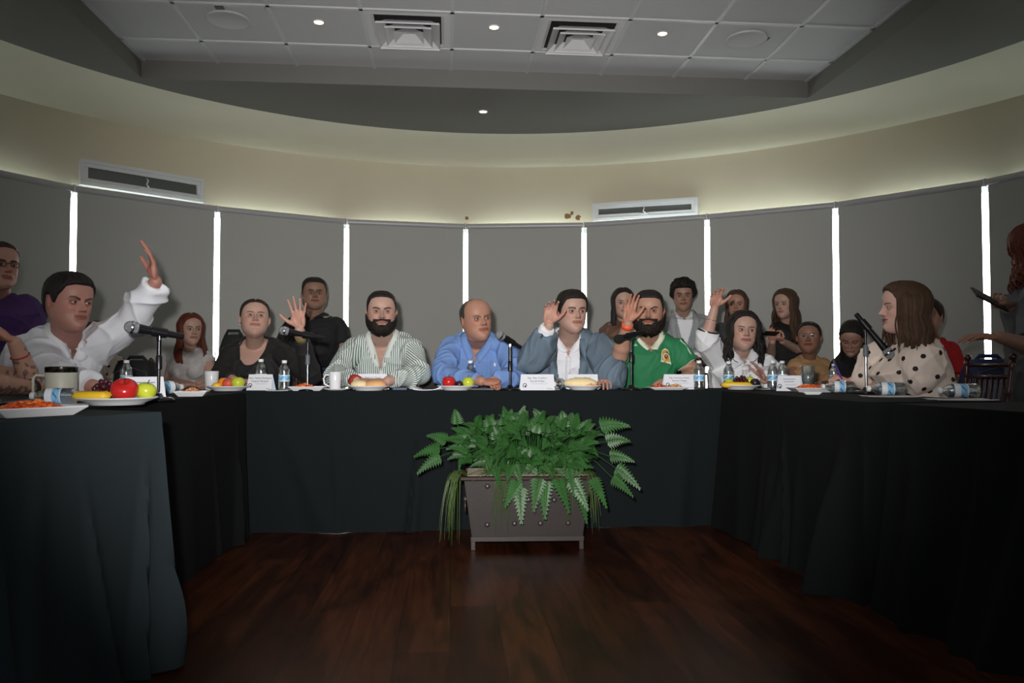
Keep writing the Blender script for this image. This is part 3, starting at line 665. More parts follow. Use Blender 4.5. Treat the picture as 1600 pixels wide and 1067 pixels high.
def locks(sp, H, M, n, length, ang, seed, wave=.05, rad=.034, spread=.10, t0=(.62, .93), front=None, freq=3.0, tips=.4):
    """long hair as overlapping tapered locks that follow the skull, then hang"""
    n = int(n * 2.3); rad = rad * .62; wave = wave * 1.1
    rg = random.Random(seed); f = MB(); A = np.array(M); down = Vector(A[:3, :3].T @ np.array([0, 0, -1.0]))
    for i in range(n):
        sg = -1 if i % 2 else 1; a = sg * math.radians(rg.uniform(*ang)); ts = rg.uniform(*t0); Ln = length * rg.uniform(.82, 1.05); pts = []
        a1 = a; k = 0; lay = rg.choice((.02, .045, .07))
        for tq in np.linspace(ts, .34, 6):
            x, y, z = headsurf(np.array([a1]), np.array([tq]), dict(sp, nose=0)); v = Vector((x[0], y[0], z[0])); o = Vector((v.x, v.y, v.z * .3)).normalized(); pts.append(v + o * (lay + .03 * k / 5)); k += 1
        p = pts[-1].copy(); dirn = (Vector((p.x, p.y, 0)).normalized() * spread + down).normalized(); L0 = max(.05, Ln - (ts - .34)); ph = rg.uniform(0, 6.28); m = 9; side = Vector((-p.y, p.x, 0)).normalized()
        for q in range(1, m + 1):
            u = q / m; base = p + dirn * L0 * u; base += side * wave * math.sin(ph + u * freq * 2) * u ** .5 + Vector((p.x, p.y, 0)).normalized() * (wave * .7 * math.cos(ph + u * freq * 2.3) * u - (spread * L0 * u * u * .6)); pts.append(base)
        R = [rad * .5] + [rad * (.9 + .2 * math.sin(ph))] * (len(pts) - 5) + [rad * .9, rad * .75, rad * .55, rad * tips * .5]
        f.tube(pts, [r_ for r_ in R], 7)
    return xf(np.array(f.v), H, M), f.f
def curtain(sp, H, M, length, a0=62, seed=1, wave=.03, spread=.15, lay=.06, part=0.0, tip=.3):
    """long hair as one hanging mass with strand ridges"""
    r_ = np.random.RandomState(seed); nc, n1, n2 = 150, 9, 22; A = np.array(M); down = A[:3, :3].T @ np.array([0, 0, -1.0]); V = np.zeros((n1 + n2, nc, 3)); p0 = r_.uniform(0, 6, 8)
    ph = np.radians(np.linspace(a0, 360 - a0, nc)); nz = .5 * np.sin(ph * 23 + p0[0]) + .35 * np.sin(ph * 51 + p0[1]) + .3 * np.sin(ph * 11 + p0[2])
    edge = np.minimum(np.degrees(ph) - a0, 360 - a0 - np.degrees(ph)); ek = sst(0, 14, edge)
    for k in range(n1):
        t = lerp(.93, .34, k / (n1 - 1)) + 0 * ph; x, y, z = headsurf(ph, t, dict(sp, nose=0)); n = np.c_[x, y, z * .3]; n /= np.linalg.norm(n, axis=1, keepdims=True); o = (lay * sst(0, .5, k / (n1 - 1)) + .012) * (.35 + .65 * ek) + .012 * nz
        V[k] = np.c_[x, y, z] + n * o[:, None]
    b = V[n1 - 1]; rad = b.copy(); rad[:, 2] = 0; rad /= np.linalg.norm(rad, axis=1, keepdims=True); L0 = (length - .56) * (1 + .06 * np.sin(ph * 9 + p0[3]) + .05 * np.sin(ph * 31 + p0[4])) * lerp(.9, 1.0, sst(0, 40, edge)); tang = np.c_[-rad[:, 1], rad[:, 0], 0 * ph]
    for k in range(n2):
        u = (k + 1) / n2; w = wave * u ** .6; sw = np.sin(u * 9 * (1 + .1 * np.sin(ph * 3)) + p0[5] + np.sin(ph * 5 + p0[6]) * 1.5)
        V[n1 + k] = b + down * (L0 * u)[:, None] + rad * ((spread * L0 * (u - .75 * u * u)) + w * .6 * sw + .012 * nz * (1 - .3 * u) - tip * .10 * max(0, u - .7))[:, None] + tang * (w * .5 * np.sin(u * 8 + ph * 4 + p0[7]))[:, None]
    n = n1 + n2; idx = np.arange(n * nc).reshape(n, nc); F = np.stack([idx[:-1, :-1], idx[1:, :-1], idx[1:, 1:], idx[:-1, 1:]], -1).reshape(-1, 4)
    return xf(V.reshape(-1, 3), H, M), F
# ---- hand: wrist at origin, fingers along +Z, palm looks to -Y, thumb towards +X
HANDS = {}
def handmesh(pose, vox=.0032):
    if (pose, vox) in HANDS: return HANDS[(pose, vox)]
    P = dict(open=(12, 10, 8, 1.0, 34), wide=(6, 6, 5, 1.7, 46), bent=(20, 28, 18, .8, 38), rest=(13, 17, 12, .35, 24), fist=(72, 88, 60, .15, -8), flat=(16, 14, 10, .8, 34), grip=(46, 62, 40, .3, 12), edge=(10, 12, 8, .5, 30))[pose]
    f = MB(); c1, c2, c3, spl, tha = P
    # palm
    f.ell((0, .0, .0), (.027, .019, .022)); f.ell((0, 0, .045), (.040, .0145, .052), nu=20, nv=14); f.ell((.001, .001, .075), (.0405, .0125, .028), nu=20); f.ell((.024, -.007, .036), (.017, .015, .034), R3('Y', .35)); f.ell((-.026, -.005, .036), (.014, .013, .036))
    for k, (bx, bz, ln, r) in enumerate(((.031, .090, .074, .0088), (.0105, .095, .083, .0090), (-.0105, .091, .076, .0085), (-.030, .082, .060, .0076))):
        sp_ = math.radians((7, 1, -5, -12)[k] * spl); p = Vector((bx, 0, bz - .012)); a = 0; pts = [Vector((bx * .9, 0, bz - .035)), p.copy()]; R = [r, r * 1.08]
        for q, (fr, cu) in enumerate(((.46, c1), (.30, c2), (.24, c3))):
            a += math.radians(cu * (1 + .06 * k)); d = Vector((math.sin(sp_) * math.cos(a), -math.sin(a), math.cos(sp_) * math.cos(a)))
            p = p + d * (ln + .012) * fr; pts.append(p.copy()); R.append(r * (1.0 - .09 * (q + 1)))
            f.ell(p, (r * (.99 - .09 * q),) * 3, nu=10, nv=8)
        f.tube(pts, R, 10)
    ta = math.radians(tha); p0 = Vector((.020, -.004, .018)); d1 = Vector((math.sin(ta + .25), -.35, math.cos(ta + .25))).normalized(); d2 = Vector((math.sin(ta), -.32, math.cos(ta))).normalized(); d3 = Vector((math.sin(ta - .22), -.36, math.cos(ta - .22))).normalized()
    if pose in ('fist', 'grip'): d1 = Vector((.55, -.5, .75)).normalized(); d2 = Vector((-.1, -.8, .7)).normalized(); d3 = Vector((-.6, -.55, .55)).normalized()
    p1 = p0 + d1 * .042; p2 = p1 + d2 * .034; p3 = p2 + d3 * .026; f.tube([p0, p1, p2, p3], [.015, .0118, .0100, .0080], 10)
    for p, r in ((p1, .0118), (p2, .010), (p3, .008)): f.ell(p, (r,) * 3, nu=10, nv=8)
    V, F, E = remesh(f, vox, 2); HANDS[(pose, vox)] = (V, F); return V, F
def hand(pose, wr, Fd, Np, side, scale=1.0, vox=.0032):
    V, F = handmesh(pose, vox); Z = Vector(Fd).normalized(); Y = -Vector(Np); Y = (Y - Z * Y.dot(Z)).normalized(); X = Y.cross(Z)
    A = np.array([[X[i] * side, Y[i], Z[i]] for i in range(3)]) * scale; W_ = V @ A.T + np.array(wr); F = np.asarray(F)
    return W_, (F if side > 0 else F[:, ::-1])
def limb(f, a, b, ra, rb, flat=False, n=18, round_a=True):
    a = Vector(a); b = Vector(b); m = (a + b) / 2; rm = (ra + rb) / 2 * 1.03
    f.tube([a, a.lerp(b, .3), a.lerp(b, .7), b], [ra, lerp(ra, rb, .3) * 1.05, lerp(ra, rb, .7) * 1.02, rb], n)
    if round_a: f.ell(a, (ra,) * 3, nu=16, nv=10)
    if not flat: f.ell(b, (rb,) * 3, nu=16, nv=10)
class Body:
    """frame of a torso: neck base, hip centre and the two shoulders"""
    def __init__(s, neck, hip, shR, shL, w=1.0, d=1.0, belly=0.0, bust=0.0):
        s.neck, s.hip, s.shR, s.shL = Vector(neck), Vector(hip), Vector(shR), Vector(shL); s.Z = (s.neck - s.hip).normalized(); s.X = s.shL - s.shR; s.hw = s.X.length / 2; s.X = (s.X - s.Z * s.X.dot(s.Z)).normalized(); s.Y = s.Z.cross(s.X)
        s.L = (s.neck - s.hip).length; s.w, s.d, s.belly, s.bust = w, d, belly, bust
    def loc(s, V): d = np.asarray(V) - np.array(s.neck); return np.stack([d @ np.array(s.X), d @ np.array(s.Y), d @ np.array(s.Z)], -1)
    def pt(s, x, y, z): return s.neck + s.X * x + s.Y * y + s.Z * z
    def torso(s, f, g=0.0, low=-.04, top=.0, k=1.0, flare=0.0, openbot=False, nr=.062):
        hw = s.hw; L = s.L
        secs = [(low, .155 * s.w + flare, .115 * s.d + flare * .6, 0), (.06, .160 * s.w + flare * .6, .12 * s.d, -.4 * s.belly), (.22, .150 * s.w, .112 * s.d, -1.0 * s.belly), (.42, .160 * s.w, .112 * s.d, -.7 * s.belly), (.60, max(.165 * s.w, hw * .86), .120 * s.d, -.35 * s.belly - s.bust * .6), (.74, max(.17 * s.w, hw * .92), .118 * s.d, -.1 * s.belly - s.bust),
                (.86, hw * .93, .102 * s.d, 0), (.925, hw * .84, .080 * s.d, .012), (.965, hw * .62, .064, .016), (.99, max(nr, hw * .40), .058, .014), (1.0 + top, nr, .054, .010)]
        n = 32; vs = []; fs = []; m = len(secs)
        for u, w_, d_, oy in secs:
            c = s.hip.lerp(s.neck, u) ; ww = (w_ + g) * k; dd = (d_ + g) * k
            for i in range(n):
                a = 2 * PI * i / n; ca, sa = math.cos(a), math.sin(a); ex = .8
                y = math.copysign(abs(sa) ** ex, sa) * dd
                if y < 0: y += oy * 1.6 * (-sa)
                else: y += 0
                p = c + s.X * (math.copysign(abs(ca) ** ex, ca) * ww) + s.Y * (y + max(0, oy))
                vs.append(p)
        for i in range(m - 1):
            for q in range(n): fs.append((i * n + q, i * n + (q + 1) % n, (i + 1) * n + (q + 1) % n, (i + 1) * n + q))
        fs.append(tuple(range(n - 1, -1, -1))); fs.append(tuple((m - 1) * n + q for q in range(n))); f.add(vs, fs)
        if s.bust:
            for sg in (-1, 1): c = s.hip.lerp(s.neck, .63) + s.X * (sg * .075) - s.Y * (.085 * s.d); f.ell(c, ((.068 + g),) * 3)
def wrinkle(V, N, amp, seed, fr=38.0, dirs=None):
    r_ = np.random.RandomState(seed); o = np.zeros(len(V)); W_ = V + .02 * np.sin(V[:, [1, 2, 0]] * 17 + r_.uniform(0, 6, 3)) + .012 * np.sin(V[:, [2, 0, 1]] * 31 + r_.uniform(0, 6, 3))
    for k in range(5):
        d = r_.normal(size=3); d[2] *= .8; d /= np.linalg.norm(d); m = .5 + .5 * np.sin(W_ @ r_.normal(size=3) * 11 + r_.uniform(0, 6)); o += (1 - np.abs(np.sin(W_ @ d * fr * r_.uniform(.6, 1.2) + r_.uniform(0, 6)))) ** 3 * m
    return V + N * (amp * (o - .25))[:, None]
# ------------------------------------------------------------------ people: builder
def skinmat(): return mat('skin', (1, 1, 1, 1), .5, var=.06, scale=60, attr='col', spec=.35)
m_skin = skinmat(); m_eye = mat('eye', (1, 1, 1, 1), .15, var=0, attr='col')
def hairmat(n_, c, r=.5):
    m = mat(n_, c, r, var=.5, scale=60, bump=.6, bscale=140, spec=.3); n = m.node_tree; t = [x for x in n.nodes if x.type == 'TEX_COORD'][0]
    mp = n.nodes.new('ShaderNodeMapping'); mp.inputs['Scale'].default_value = (1.6, 1.6, .12); n.links.new(t.outputs['Object'], mp.inputs[0])
    for x in n.nodes:
        if x.type == 'TEX_NOISE': n.links.new(mp.outputs[0], x.inputs['Vector'])
    return m
m_hblack = hairmat('black_hair', rgb(30, 25, 23, .9)); m_hbrown = hairmat('dark_brown_hair', rgb(46, 32, 26, 1)); m_hlong = hairmat('brown_hair', rgb(74, 52, 38, 1)); m_hred = hairmat('red_brown_hair', rgb(96, 42, 26, 1)); m_beard = hairmat('dark_beard', rgb(36, 28, 24, .9))
m_hgrey = hairmat('cropped_grey_hair', rgb(70, 62, 56, 1))
m_jean = mat('navy_denim', rgb(40, 52, 84), .85, scale=80); m_trous = mat('dark_trousers', rgb(38, 38, 42), .85); m_shoe = mat('black_leather', rgb(24, 22, 22), .4); m_metal = mat('polished_steel', rgb(200, 200, 205), .2, metal=1)
m_white = mat('white_cotton', rgb(232, 233, 238), .85, var=.03, scale=8)
class Surf:
    def __init__(s, V, F): s.b = BVHTree.FromPolygons([Vector(v) for v in V], [tuple(int(i) for i in f) for f in F])
    def proj(s, p, off=.004):
        l, n, i, d = s.b.find_nearest(Vector(p)); p = Vector(p)
        return l + n * off if l is not None else p
    def front(s, B, x, z, off=.003):
        l, n, i, d = s.b.ray_cast(B.pt(x, -.23, z), B.Y)
        if l is None or d > .3: return s.proj(B.pt(x, -.12, z), off)
        return l + n * off
    def hit(s, px, py, off=.002):
        o = Vector((0, 0, HC)); r = ray(px, py).normalized(); l, n, i, d = s.b.ray_cast(o, r)
        if l is None: return None
        return l - r * off
def sheet(rows, name, m, root, thick=.0025, smooth=True):
    f = MB(); k = len(rows[0])
    f.add([p for r_ in rows for p in r_], [(i * k + j, i * k + j + 1, (i + 1) * k + j + 1, (i + 1) * k + j) for i in range(len(rows) - 1) for j in range(k - 1)])
    f.v = [tuple(Vector(v) - root.location) for v in f.v]; o = f.build(name, m, root, smooth=smooth, merge=False)
    s = o.modifiers.new('s', 'SOLIDIFY'); s.thickness = thick; s.offset = 1
    return o
def decal(S, polys, name, mats, parent, root, off=.003, label=None):
    """flat printed or sewn marks laid on the cloth; polys: [(slot, [(px,py)...])]"""
    V, F, sl = [], [], []
    for q, (slot, poly) in enumerate(polys):
        pts = [S.hit(px, py, off + .0006 * slot) for px, py in poly]
        if any(p is None for p in pts): continue
        k = len(V); V += [tuple(p - root.location) for p in pts]; F.append(tuple(range(k, k + len(pts)))); sl.append(slot)
    if not V: return
    return mkmesh(name, V, F, mats, parent, (0, 0, 0), smooth=False, slots=sl)
def P3(a): return at(*a) if not isinstance(a, Vector) else a
def headM(sp):
    c = P3(sp['head']); y, p, r = [math.radians(a) for a in sp.get('rot', (0, 0, 0))]; y += math.atan2(-c.x, c.y)
    return Matrix.Translation(c) @ Matrix.Rotation(y, 4, 'Z') @ Matrix.Rotation(p, 4, 'X') @ Matrix.Rotation(r, 4, 'Y')
FACING = {}
def traps(B, f, arms, rs, nr, gg=0):
    for k, sg in (('R', -1), ('L', 1)):
        sh = arms[k]['sh']; a = B.neck + B.X * (sg * nr * .45) - B.Z * .035 + B.Y * .012; b = sh.lerp(B.neck, .15) + B.Z * (RSK - rs * .1)
        f.tube([a, a.lerp(b, .5) - B.Z * .006, b], [nr * .72, lerp(nr * .66, rs * .86, .6), rs * .84], 18); f.ell(b, (rs * .84,) * 3)
        c = sh.lerp(B.neck, .3) - B.Z * .11; f.ell(c, (.075 + gg, .09 * B.d + gg, .10 + gg), Matrix((B.X, B.Y, B.Z)).transposed())
RSK = .012
def person(sp, label):
    sp['skin'] = tuple(np.array(sp['skin'][:3]) * .78); H = sp['H']; M = headM(sp); fem = sp.get('fem', 0); vx = sp.get('vox', .0055); seat = sp.get('seated', True)
    neck = P3(sp['neck']); dx, dy = sp.get('lean', (0, .1)); hip = Vector((neck.x + dx, neck.y + dy, sp.get('hipz', .61 if seat else .93)))
    B = Body(neck, hip, P3(sp['shR']), P3(sp['shL']), sp.get('w', 1), sp.get('d', 1), sp.get('belly', 0), sp.get('bust', 0)); nr = sp.get('nr', .05 if fem else .062)
    root = empty('person', (hip.x, hip.y, 0), 0, label, 'person'); off = tuple(root.location); ar = sp.get('ar', 1.0 if not fem else .85)
    RS, RE, RW_ = .053 * ar, .043 * ar, .027 * (ar * .5 + .5)
    arms = {}
    for k in 'RL':
        a = sp.get('arm' + k)
        sh = B.shR if k == 'R' else B.shL
        sh_in = sh.lerp(B.neck, .12) - B.Z * .034
        arms[k] = dict(sh=sh_in, el=P3(a[0]), wr=P3(a[1]), hand=a[2] if len(a) > 2 else None)
    if sp.get('table'):
        for k, a in arms.items():
            if a['el'].z < .92: a['el'].z = max(a['el'].z, .766 + RE + .032)
            if a['wr'].z < .88: a['wr'].z = max(a['wr'].z, .766 + RW_ + .020)
    # skin
    f = MB(); B.torso(f, -.016, nr=nr * .96); traps(B, f, arms, RS - .010, nr, -.012)
    hb = Vector(xf(np.array([[0, .05, -.30]]), H, M)[0]); hb2 = Vector(xf(np.array([[0, .08, -.12]]), H, M)[0]); nb = B.neck - B.Z * .02
    f.tube([hb2, hb, hb.lerp(nb, .55), nb, nb - B.Z * .05], [nr * .95, nr * .98, nr * .96, nr * 1.02, nr * 1.0], 20); f.ell(hb2, (nr * .95,) * 3)
    for k, a in arms.items():
        limb(f, a['sh'], a['el'], RS, RE); limb(f, a['el'], a['wr'], RE, RW_, flat=False)
        d = (a['wr'] - a['el']).normalized(); f.ell(a['el'].lerp(a['wr'], .28), (RE * 1.02,) * 3, nu=14)
    V, F, E = remesh(f, vx, 5); sk = np.array(sp['skin'][:3]); C = np.tile(sk, (len(V), 1))
    if sp.get('tattoo'):
        for k, a in arms.items():
            ax = np.array((a['wr'] - a['el']).normalized()); tt = ((V - np.array(a['el'])) @ ax) / (a['wr'] - a['el']).length; dd = np.linalg.norm(np.cross(V - np.array(a['el']), ax), axis=1)
            q = V * 75; w_ = np.sin(q[:, 0] * 1.9 + 2 * np.sin(q[:, 2])) + np.sin(q[:, 1] * 2.3 + 2 * np.sin(q[:, 0] * 1.3)) + np.sin(q[:, 2] * 2.7 + 1.7 * np.sin(q[:, 1]))
            mk = ((w_ > .55) & (tt > -.9) & (tt < .86) & (dd < .07) & (np.sin(V[:, 2] * 40 + V[:, 0] * 30) > -.55))[:, None]
            C = np.where(mk, sk * np.array([.35, .42, .5]), C)
    parts = [(V, F, C)]; hv = sp.get('hvox', .0035)
    for k, a in arms.items():
        if not a['hand']: continue
        pose, tip, palm = a['hand'][:3]; sc = a['hand'][3] if len(a['hand']) > 3 else (1.0 if not fem else .9)
        Fd = (P3(tip) - a['wr']) if len(tip) == 3 and abs(tip[0]) > 3 else Vector(tip)
        if sp.get('table') and a['wr'].z < .86: Fd = Fd.normalized(); Fd.z = max(Fd.z, -.04)
        side = 1 if k == 'R' else -1
        hV, hF = hand(pose, a['wr'] + Fd.normalized() * .012 * sc, Fd, palm, side, sc, hv); c = np.tile(sk * np.array([1.06, .90, .86]), (len(hV), 1)); parts.append((hV, hF, c))
    hV, hF, hC, eyes = head(sp, H, M); parts.append((hV, hF, hC))
    V, F, C = jn(parts); C = np.clip(C, 0, 1)
    body = mkmesh('body', V, F, m_skin, root, off, C); S_skin = Surf(parts[0][0], parts[0][1])
    # eyes
    A = np.array(M)[:3, :3]; gz = A @ np.array(sp.get('gaze', (0, -1, 0)), float); gz /= np.linalg.norm(gz)
    for c, r in eyes:
        f = MB(); f.ell(tuple(c), (r,) * 3, nu=28, nv=20); v = np.array(f.v); dt = ((v - c) / r) @ gz; cc = np.where((dt > .972)[:, None], np.array([.01, .008, .006]), np.where((dt > .86)[:, None], np.array(sp.get('iris', (.05, .025, .015))), np.array([.46, .42, .40])))
        mkmesh('eye', v, f.f, m_eye, root, off, cc)
    # hair
    for h in sp.get('hair', []):
        kind = h[0]
        if kind == 'cap': v, ff = haircap(sp, H, M, *h[2:4], **(h[4] if len(h) > 4 else {})); mkmesh('hair', v, ff, h[1], root, off)
        elif kind == 'locks': v, ff = locks(sp, H, M, **h[2]); mkmesh('long_hair', v, ff, h[1], root, off)
        elif kind == 'curtain':
            v, ff = curtain(sp, H, M, **h[2]); ho = mkmesh('long_hair', v, ff, h[1], root, off); so = ho.modifiers.new('s', 'SOLIDIFY'); so.thickness = .010; so.offset = -1
        elif kind == 'bun': f = MB(); f.ell((0, 0, 0), h[3], nu=20, nv=14); v = xf(np.array(f.v) + np.array(h[2]), H, M); mkmesh('hair_bun', v, f.f, h[1], root, off)
        elif kind == 'patch': v, ff = patch(sp, H, M, h[2], h[3], .25, rng=(-1.9, 1.9)); mkmesh(h[4], v, ff, h[1], root, off)
    # clothes
    g0 = sp.get('g', .004); surf = None
    for gi, c in enumerate(sp.get('wear', [])):
        m = c['m']; g = g0 + c.get('g', .0); f = MB(); B.torso(f, g + .006, low=c.get('low', -.0 if seat else -.06), top=c.get('top', .005), nr=nr + .008 + c.get('nk', 0)); traps(B, f, arms, RS + .002 + g, nr + g + .012, g)
        sl = c.get('sleeve', 'long'); e = .010 + g
        for k, a in arms.items():
            s_ = sl if isinstance(sl, str) else sl[k]
            if s_ == 'long': limb(f, a['sh'], a['el'], RS + e, RE + e * 1.1); wq = a['wr'].lerp(a['el'], c.get('cuff', .06)); limb(f, a['el'], wq, RE + e * 1.1, RW_ + e * .95, flat=True)
            elif s_ == 'short': q = a['sh'].lerp(a['el'], c.get('sl', .62)); limb(f, a['sh'], q, RS + e, RE + e * 1.7, flat=True)
            elif s_ == 'three': limb(f, a['sh'], a['el'], RS + e, RE + e * 1.2); q = a['el'].lerp(a['wr'], c.get('sl', .4)); limb(f, a['el'], q, RE + e * 1.2, RE + e * 1.1, flat=True)
            elif s_ == 'cap': limb(f, a['sh'], a['sh'].lerp(a['el'], .2), RS + e, RS + e, flat=True)
            elif s_ == 'puff':
                q = a['sh'].lerp(a['el'], .5); f.ell(q, (.115, .115, .135)); f.ell(a['sh'].lerp(a['el'], .75), (.092, .092, .075)); limb(f, a['sh'], a['el'], RS + .03, RE + .03); q2 = a['el'].lerp(a['wr'], .14); limb(f, a['el'], q2, RE + .016, RE + .010, flat=True)
            elif s_ == 'none' and c.get('cutarm', True): pass
        V, F, E = remesh(f, vx, 4 if c.get('crisp') else 6); N = normals(V, F); V = wrinkle(V, N, c.get('wr', .007) * 1.9, sp.get('seed', 1) + gi, c.get('wf', 26.0)); V = laplace(V, E, 1)
        S = Surf(V, F); L = B.loc(V); keep = np.ones(len(F), bool); cut = c.get('cut')
        Lf = L[np.asarray(F)].mean(1)
        if cut:
            if cut[0] == 'v': zv, wt = cut[1], cut[2]; keep &= ~((Lf[:, 1] < .02) & (Lf[:, 1] > -.17) & (Lf[:, 2] > zv) & (np.abs(Lf[:, 0]) < np.minimum(1.0, (Lf[:, 2] - zv) / -zv) * wt) & (Lf[:, 2] < .035))
            if cut[0] == 'scoop': rz, rx = cut[1], cut[2]; keep &= ~((Lf[:, 1] < .035) & (Lf[:, 1] > -.17) & ((Lf[:, 0] / rx) ** 2 + (np.minimum(Lf[:, 2] - .01, 0) / rz) ** 2 < 1) & (Lf[:, 2] < .07))
            if cut[0] == 'open':
                zz, ww = zip(*sorted(cut[1])); keep &= ~((Lf[:, 1] < .0) & (Lf[:, 1] > -.24) & (np.abs(Lf[:, 0]) < np.interp(Lf[:, 2], zz, ww)) & (np.abs(Lf[:, 0]) < .11) & (Lf[:, 2] < .07))
        if c.get('maxz') is not None: keep &= ~(Lf[:, 2] > c['maxz'])
        if c.get('midriff') is not None: keep &= ~(Lf[:, 2] < c['midriff'])
        cols = None
        if c.get('stripes'):
            st = L[:, 0].copy(); best = np.where(np.abs(L[:, 0]) < B.hw * .80, 0.0, .2)
            dmin = np.full(len(V), 1e9)
            for k, a in arms.items():
                for p, q, in ((a['sh'], a['el']), (a['el'], a['wr'])):
                    p_, q_ = np.array(p), np.array(q); ax = q_ - p_; Ln = np.linalg.norm(ax); ax /= Ln; t = np.clip((V - p_) @ ax, 0, Ln); r_ = V - p_ - t[:, None] * ax; dd = np.linalg.norm(r_, axis=1)
                    u = np.cross(ax, np.array(B.Y)); u /= np.linalg.norm(u); w_ = np.cross(ax, u); an = np.arctan2(r_ @ w_, r_ @ u) * .062
                    mk = (dd < .085) & (np.abs(L[:, 0]) > B.hw * .80) & (dd < dmin); st = np.where(mk, an + t * .35, st); dmin = np.where(mk, dd, dmin)
            cols = np.stack([st, st, st], 1)
        slots = None; mats = [m]; Vx, Fx = V, np.asarray(F)[keep]
        if c.get('dots'):
            mats.append(c['dots'][0]); rg = np.random.RandomState(5); order = rg.permutation(len(V)); ch = []; dmn = c['dots'][1]; bvh = S.b
            for i in order:
                if not keep.any(): break
                if len(ch) and np.min(np.linalg.norm(V[ch] - V[i], axis=1)) < dmn: continue
                ch.append(int(i))
                if len(ch) > 420: break
            NV, NF, sl_ = V.tolist(), Fx.tolist(), [0] * len(Fx)
            for i in ch:
                n = Vector(N[i]); t1 = n.orthogonal().normalized(); t2 = n.cross(t1); k = len(NV); r = c['dots'][2]; cpt = Vector(V[i]); loc = []
                NV.append(list(S.proj(cpt, .0022)))
                for ring_ in (.5, 1.0):
                    for q in range(12): NV.append(list(S.proj(cpt + (t1 * math.cos(q * PI / 6) + t2 * math.sin(q * PI / 6)) * r * ring_, .0016)))
                for q in range(12): NF.append([k, k + 1 + q, k + 1 + (q + 1) % 12]); sl_.append(1); NF.append([k + 1 + q, k + 13 + q, k + 13 + (q + 1) % 12, k + 1 + (q + 1) % 12]); sl_.append(1)
            Vx, Fx, slots = np.array(NV), NF, sl_
        if cols is not None:
            a_ = cols
        go = mkmesh(c['name'], Vx, Fx, mats, root, off, cols, slots=slots)
        if c.get('thick', True):
            so = go.modifiers.new('s', 'SOLIDIFY'); so.thickness = .003; so.offset = -1
        surf = S; c['S'] = S
        for ex in c.get('extra', []): ex(B, S, root, arms, go, locals())
    # legs
    fwd = Vector((-B.Y.x, -B.Y.y, 0)).normalized(); sd = Vector((B.X.x, B.X.y, 0)).normalized(); f = MB(); kz = .50; fa = sp.get('legs', .28)
    feet = []; FACING[label] = math.atan2(fwd.x, -fwd.y)
    for sg in (-1, 1):
        hp = hip + sd * sg * .085 - Vector((0, 0, .01 if seat else .0))
        if seat: kn = hp + fwd * fa + Vector((0, 0, kz - hip.z)) + sd * sg * .05; an = Vector((kn.x, kn.y, .10)) + fwd * .0
        else: kn = Vector((hp.x, hp.y, .5)) + fwd * .02; an = Vector((hp.x, hp.y, .09))
        limb(f, hp, kn, .082 * min(1.15, sp.get('w', 1)), .056); limb(f, kn, an, .056, .04, flat=True); feet.append(an)
    f.ell(hip, (.165 * sp.get('w', 1), .12, .10), Matrix((sd, -fwd, Vector((0, 0, 1)))).transposed())
    V, F, E = remesh(f, .012, 4); mkmesh('trousers', V, F, sp.get('legmat', m_trous), root, off)
    for an in feet:
        f = MB(); c = Vector((an.x, an.y, .04)) + fwd * .06; f.ell(c, (.042, .125, .045), Matrix((sd, -fwd, Vector((0, 0, 1)))).transposed()); f.v = [(x - off[0], y - off[1], max(0, z)) for x, y, z in f.v]; f.build('shoe', m_shoe, root, smooth=True)
    for fn in sp.get('extra', []): fn(B, surf, root, arms, body, dict(H=H, M=M, S_skin=S_skin, sp=sp))
    return root
# ---- details for clothes
def collar(m, zv=-.11, wd=.036, wt=.062, stand=.022, name='collar', tipdrop=.03, nr=.066, pipe=None):
    def fn(B, S, root, arms, go, L):
        top, bot = [], []; n = 33; nrr = max(nr, 0)
        for i in range(n):
            s = -1 + 2 * i / (n - 1); a = abs(s); sg = 1 if s > 0 else -1
            if a < .62: th = a / .62 * 2.2; x = sg * math.sin(th) * nrr; y = math.cos(th) * nrr * .95 + .004; t = B.pt(x, y, stand - .012 * a); o = B.pt(sg * math.sin(th) * (nrr + wd), math.cos(th) * (nrr + wd * .9) + .004, -.012)
            else:
                u = (a - .62) / .38; th = 2.2; x0 = math.sin(th) * nrr; y0 = math.cos(th) * nrr; x = lerp(x0, .004, u); z = lerp(stand - .012 * .62, zv, u); t = B.pt(sg * x, lerp(y0, y0 - .05, u), z); ow = wd * (1.25 - .5 * u)
                o = B.pt(sg * (x + ow), lerp(y0 - .01, y0 - .06, u), z - tipdrop * math.sin(u * PI) - .01)
            if a > .55: t = S.proj(t, .007 + .012 * max(0, 1 - (a - .55) * 4))
            top.append(t); bot.append(S.proj(o, .012))
        for _ in range(4):
            for L_ in (top, bot): L_[1:-1] = [L_[i] * .5 + (L_[i - 1] + L_[i + 1]) * .25 for i in range(1, len(L_) - 1)]
        mid = [(p + q) / 2 + (p - B.neck).normalized() * .004 for p, q in zip(top, bot)]
        sheet([top, mid, bot], name, m, root)
        if pipe: f = MB(); f.tube([p - root.location + (p - B.neck).normalized() * .002 for p in bot], .0024, 6); f.build('collar_piping', pipe, root)
    return fn
def placket(m, zv, zend=-.5, btn=None, w=.016, n=6):
    def fn(B, S, root, arms, go, L):
        A, C = [], []
        for i in range(22):
            z = lerp(zv, zend, i / 21); A.append(S.front(B, -w, z, .0025)); C.append(S.front(B, w, z, .0035))
        sheet([A, C], 'placket', m, root, .0015)
        if btn:
            for i in range(n):
                p = S.front(B, 0, lerp(zv - .02, zend, i / n), .005); f = MB(); f.ell(p - root.location, (.0055, .003, .0055), nu=12, nv=6); f.build('button', btn, root, smooth=True)
    return fn
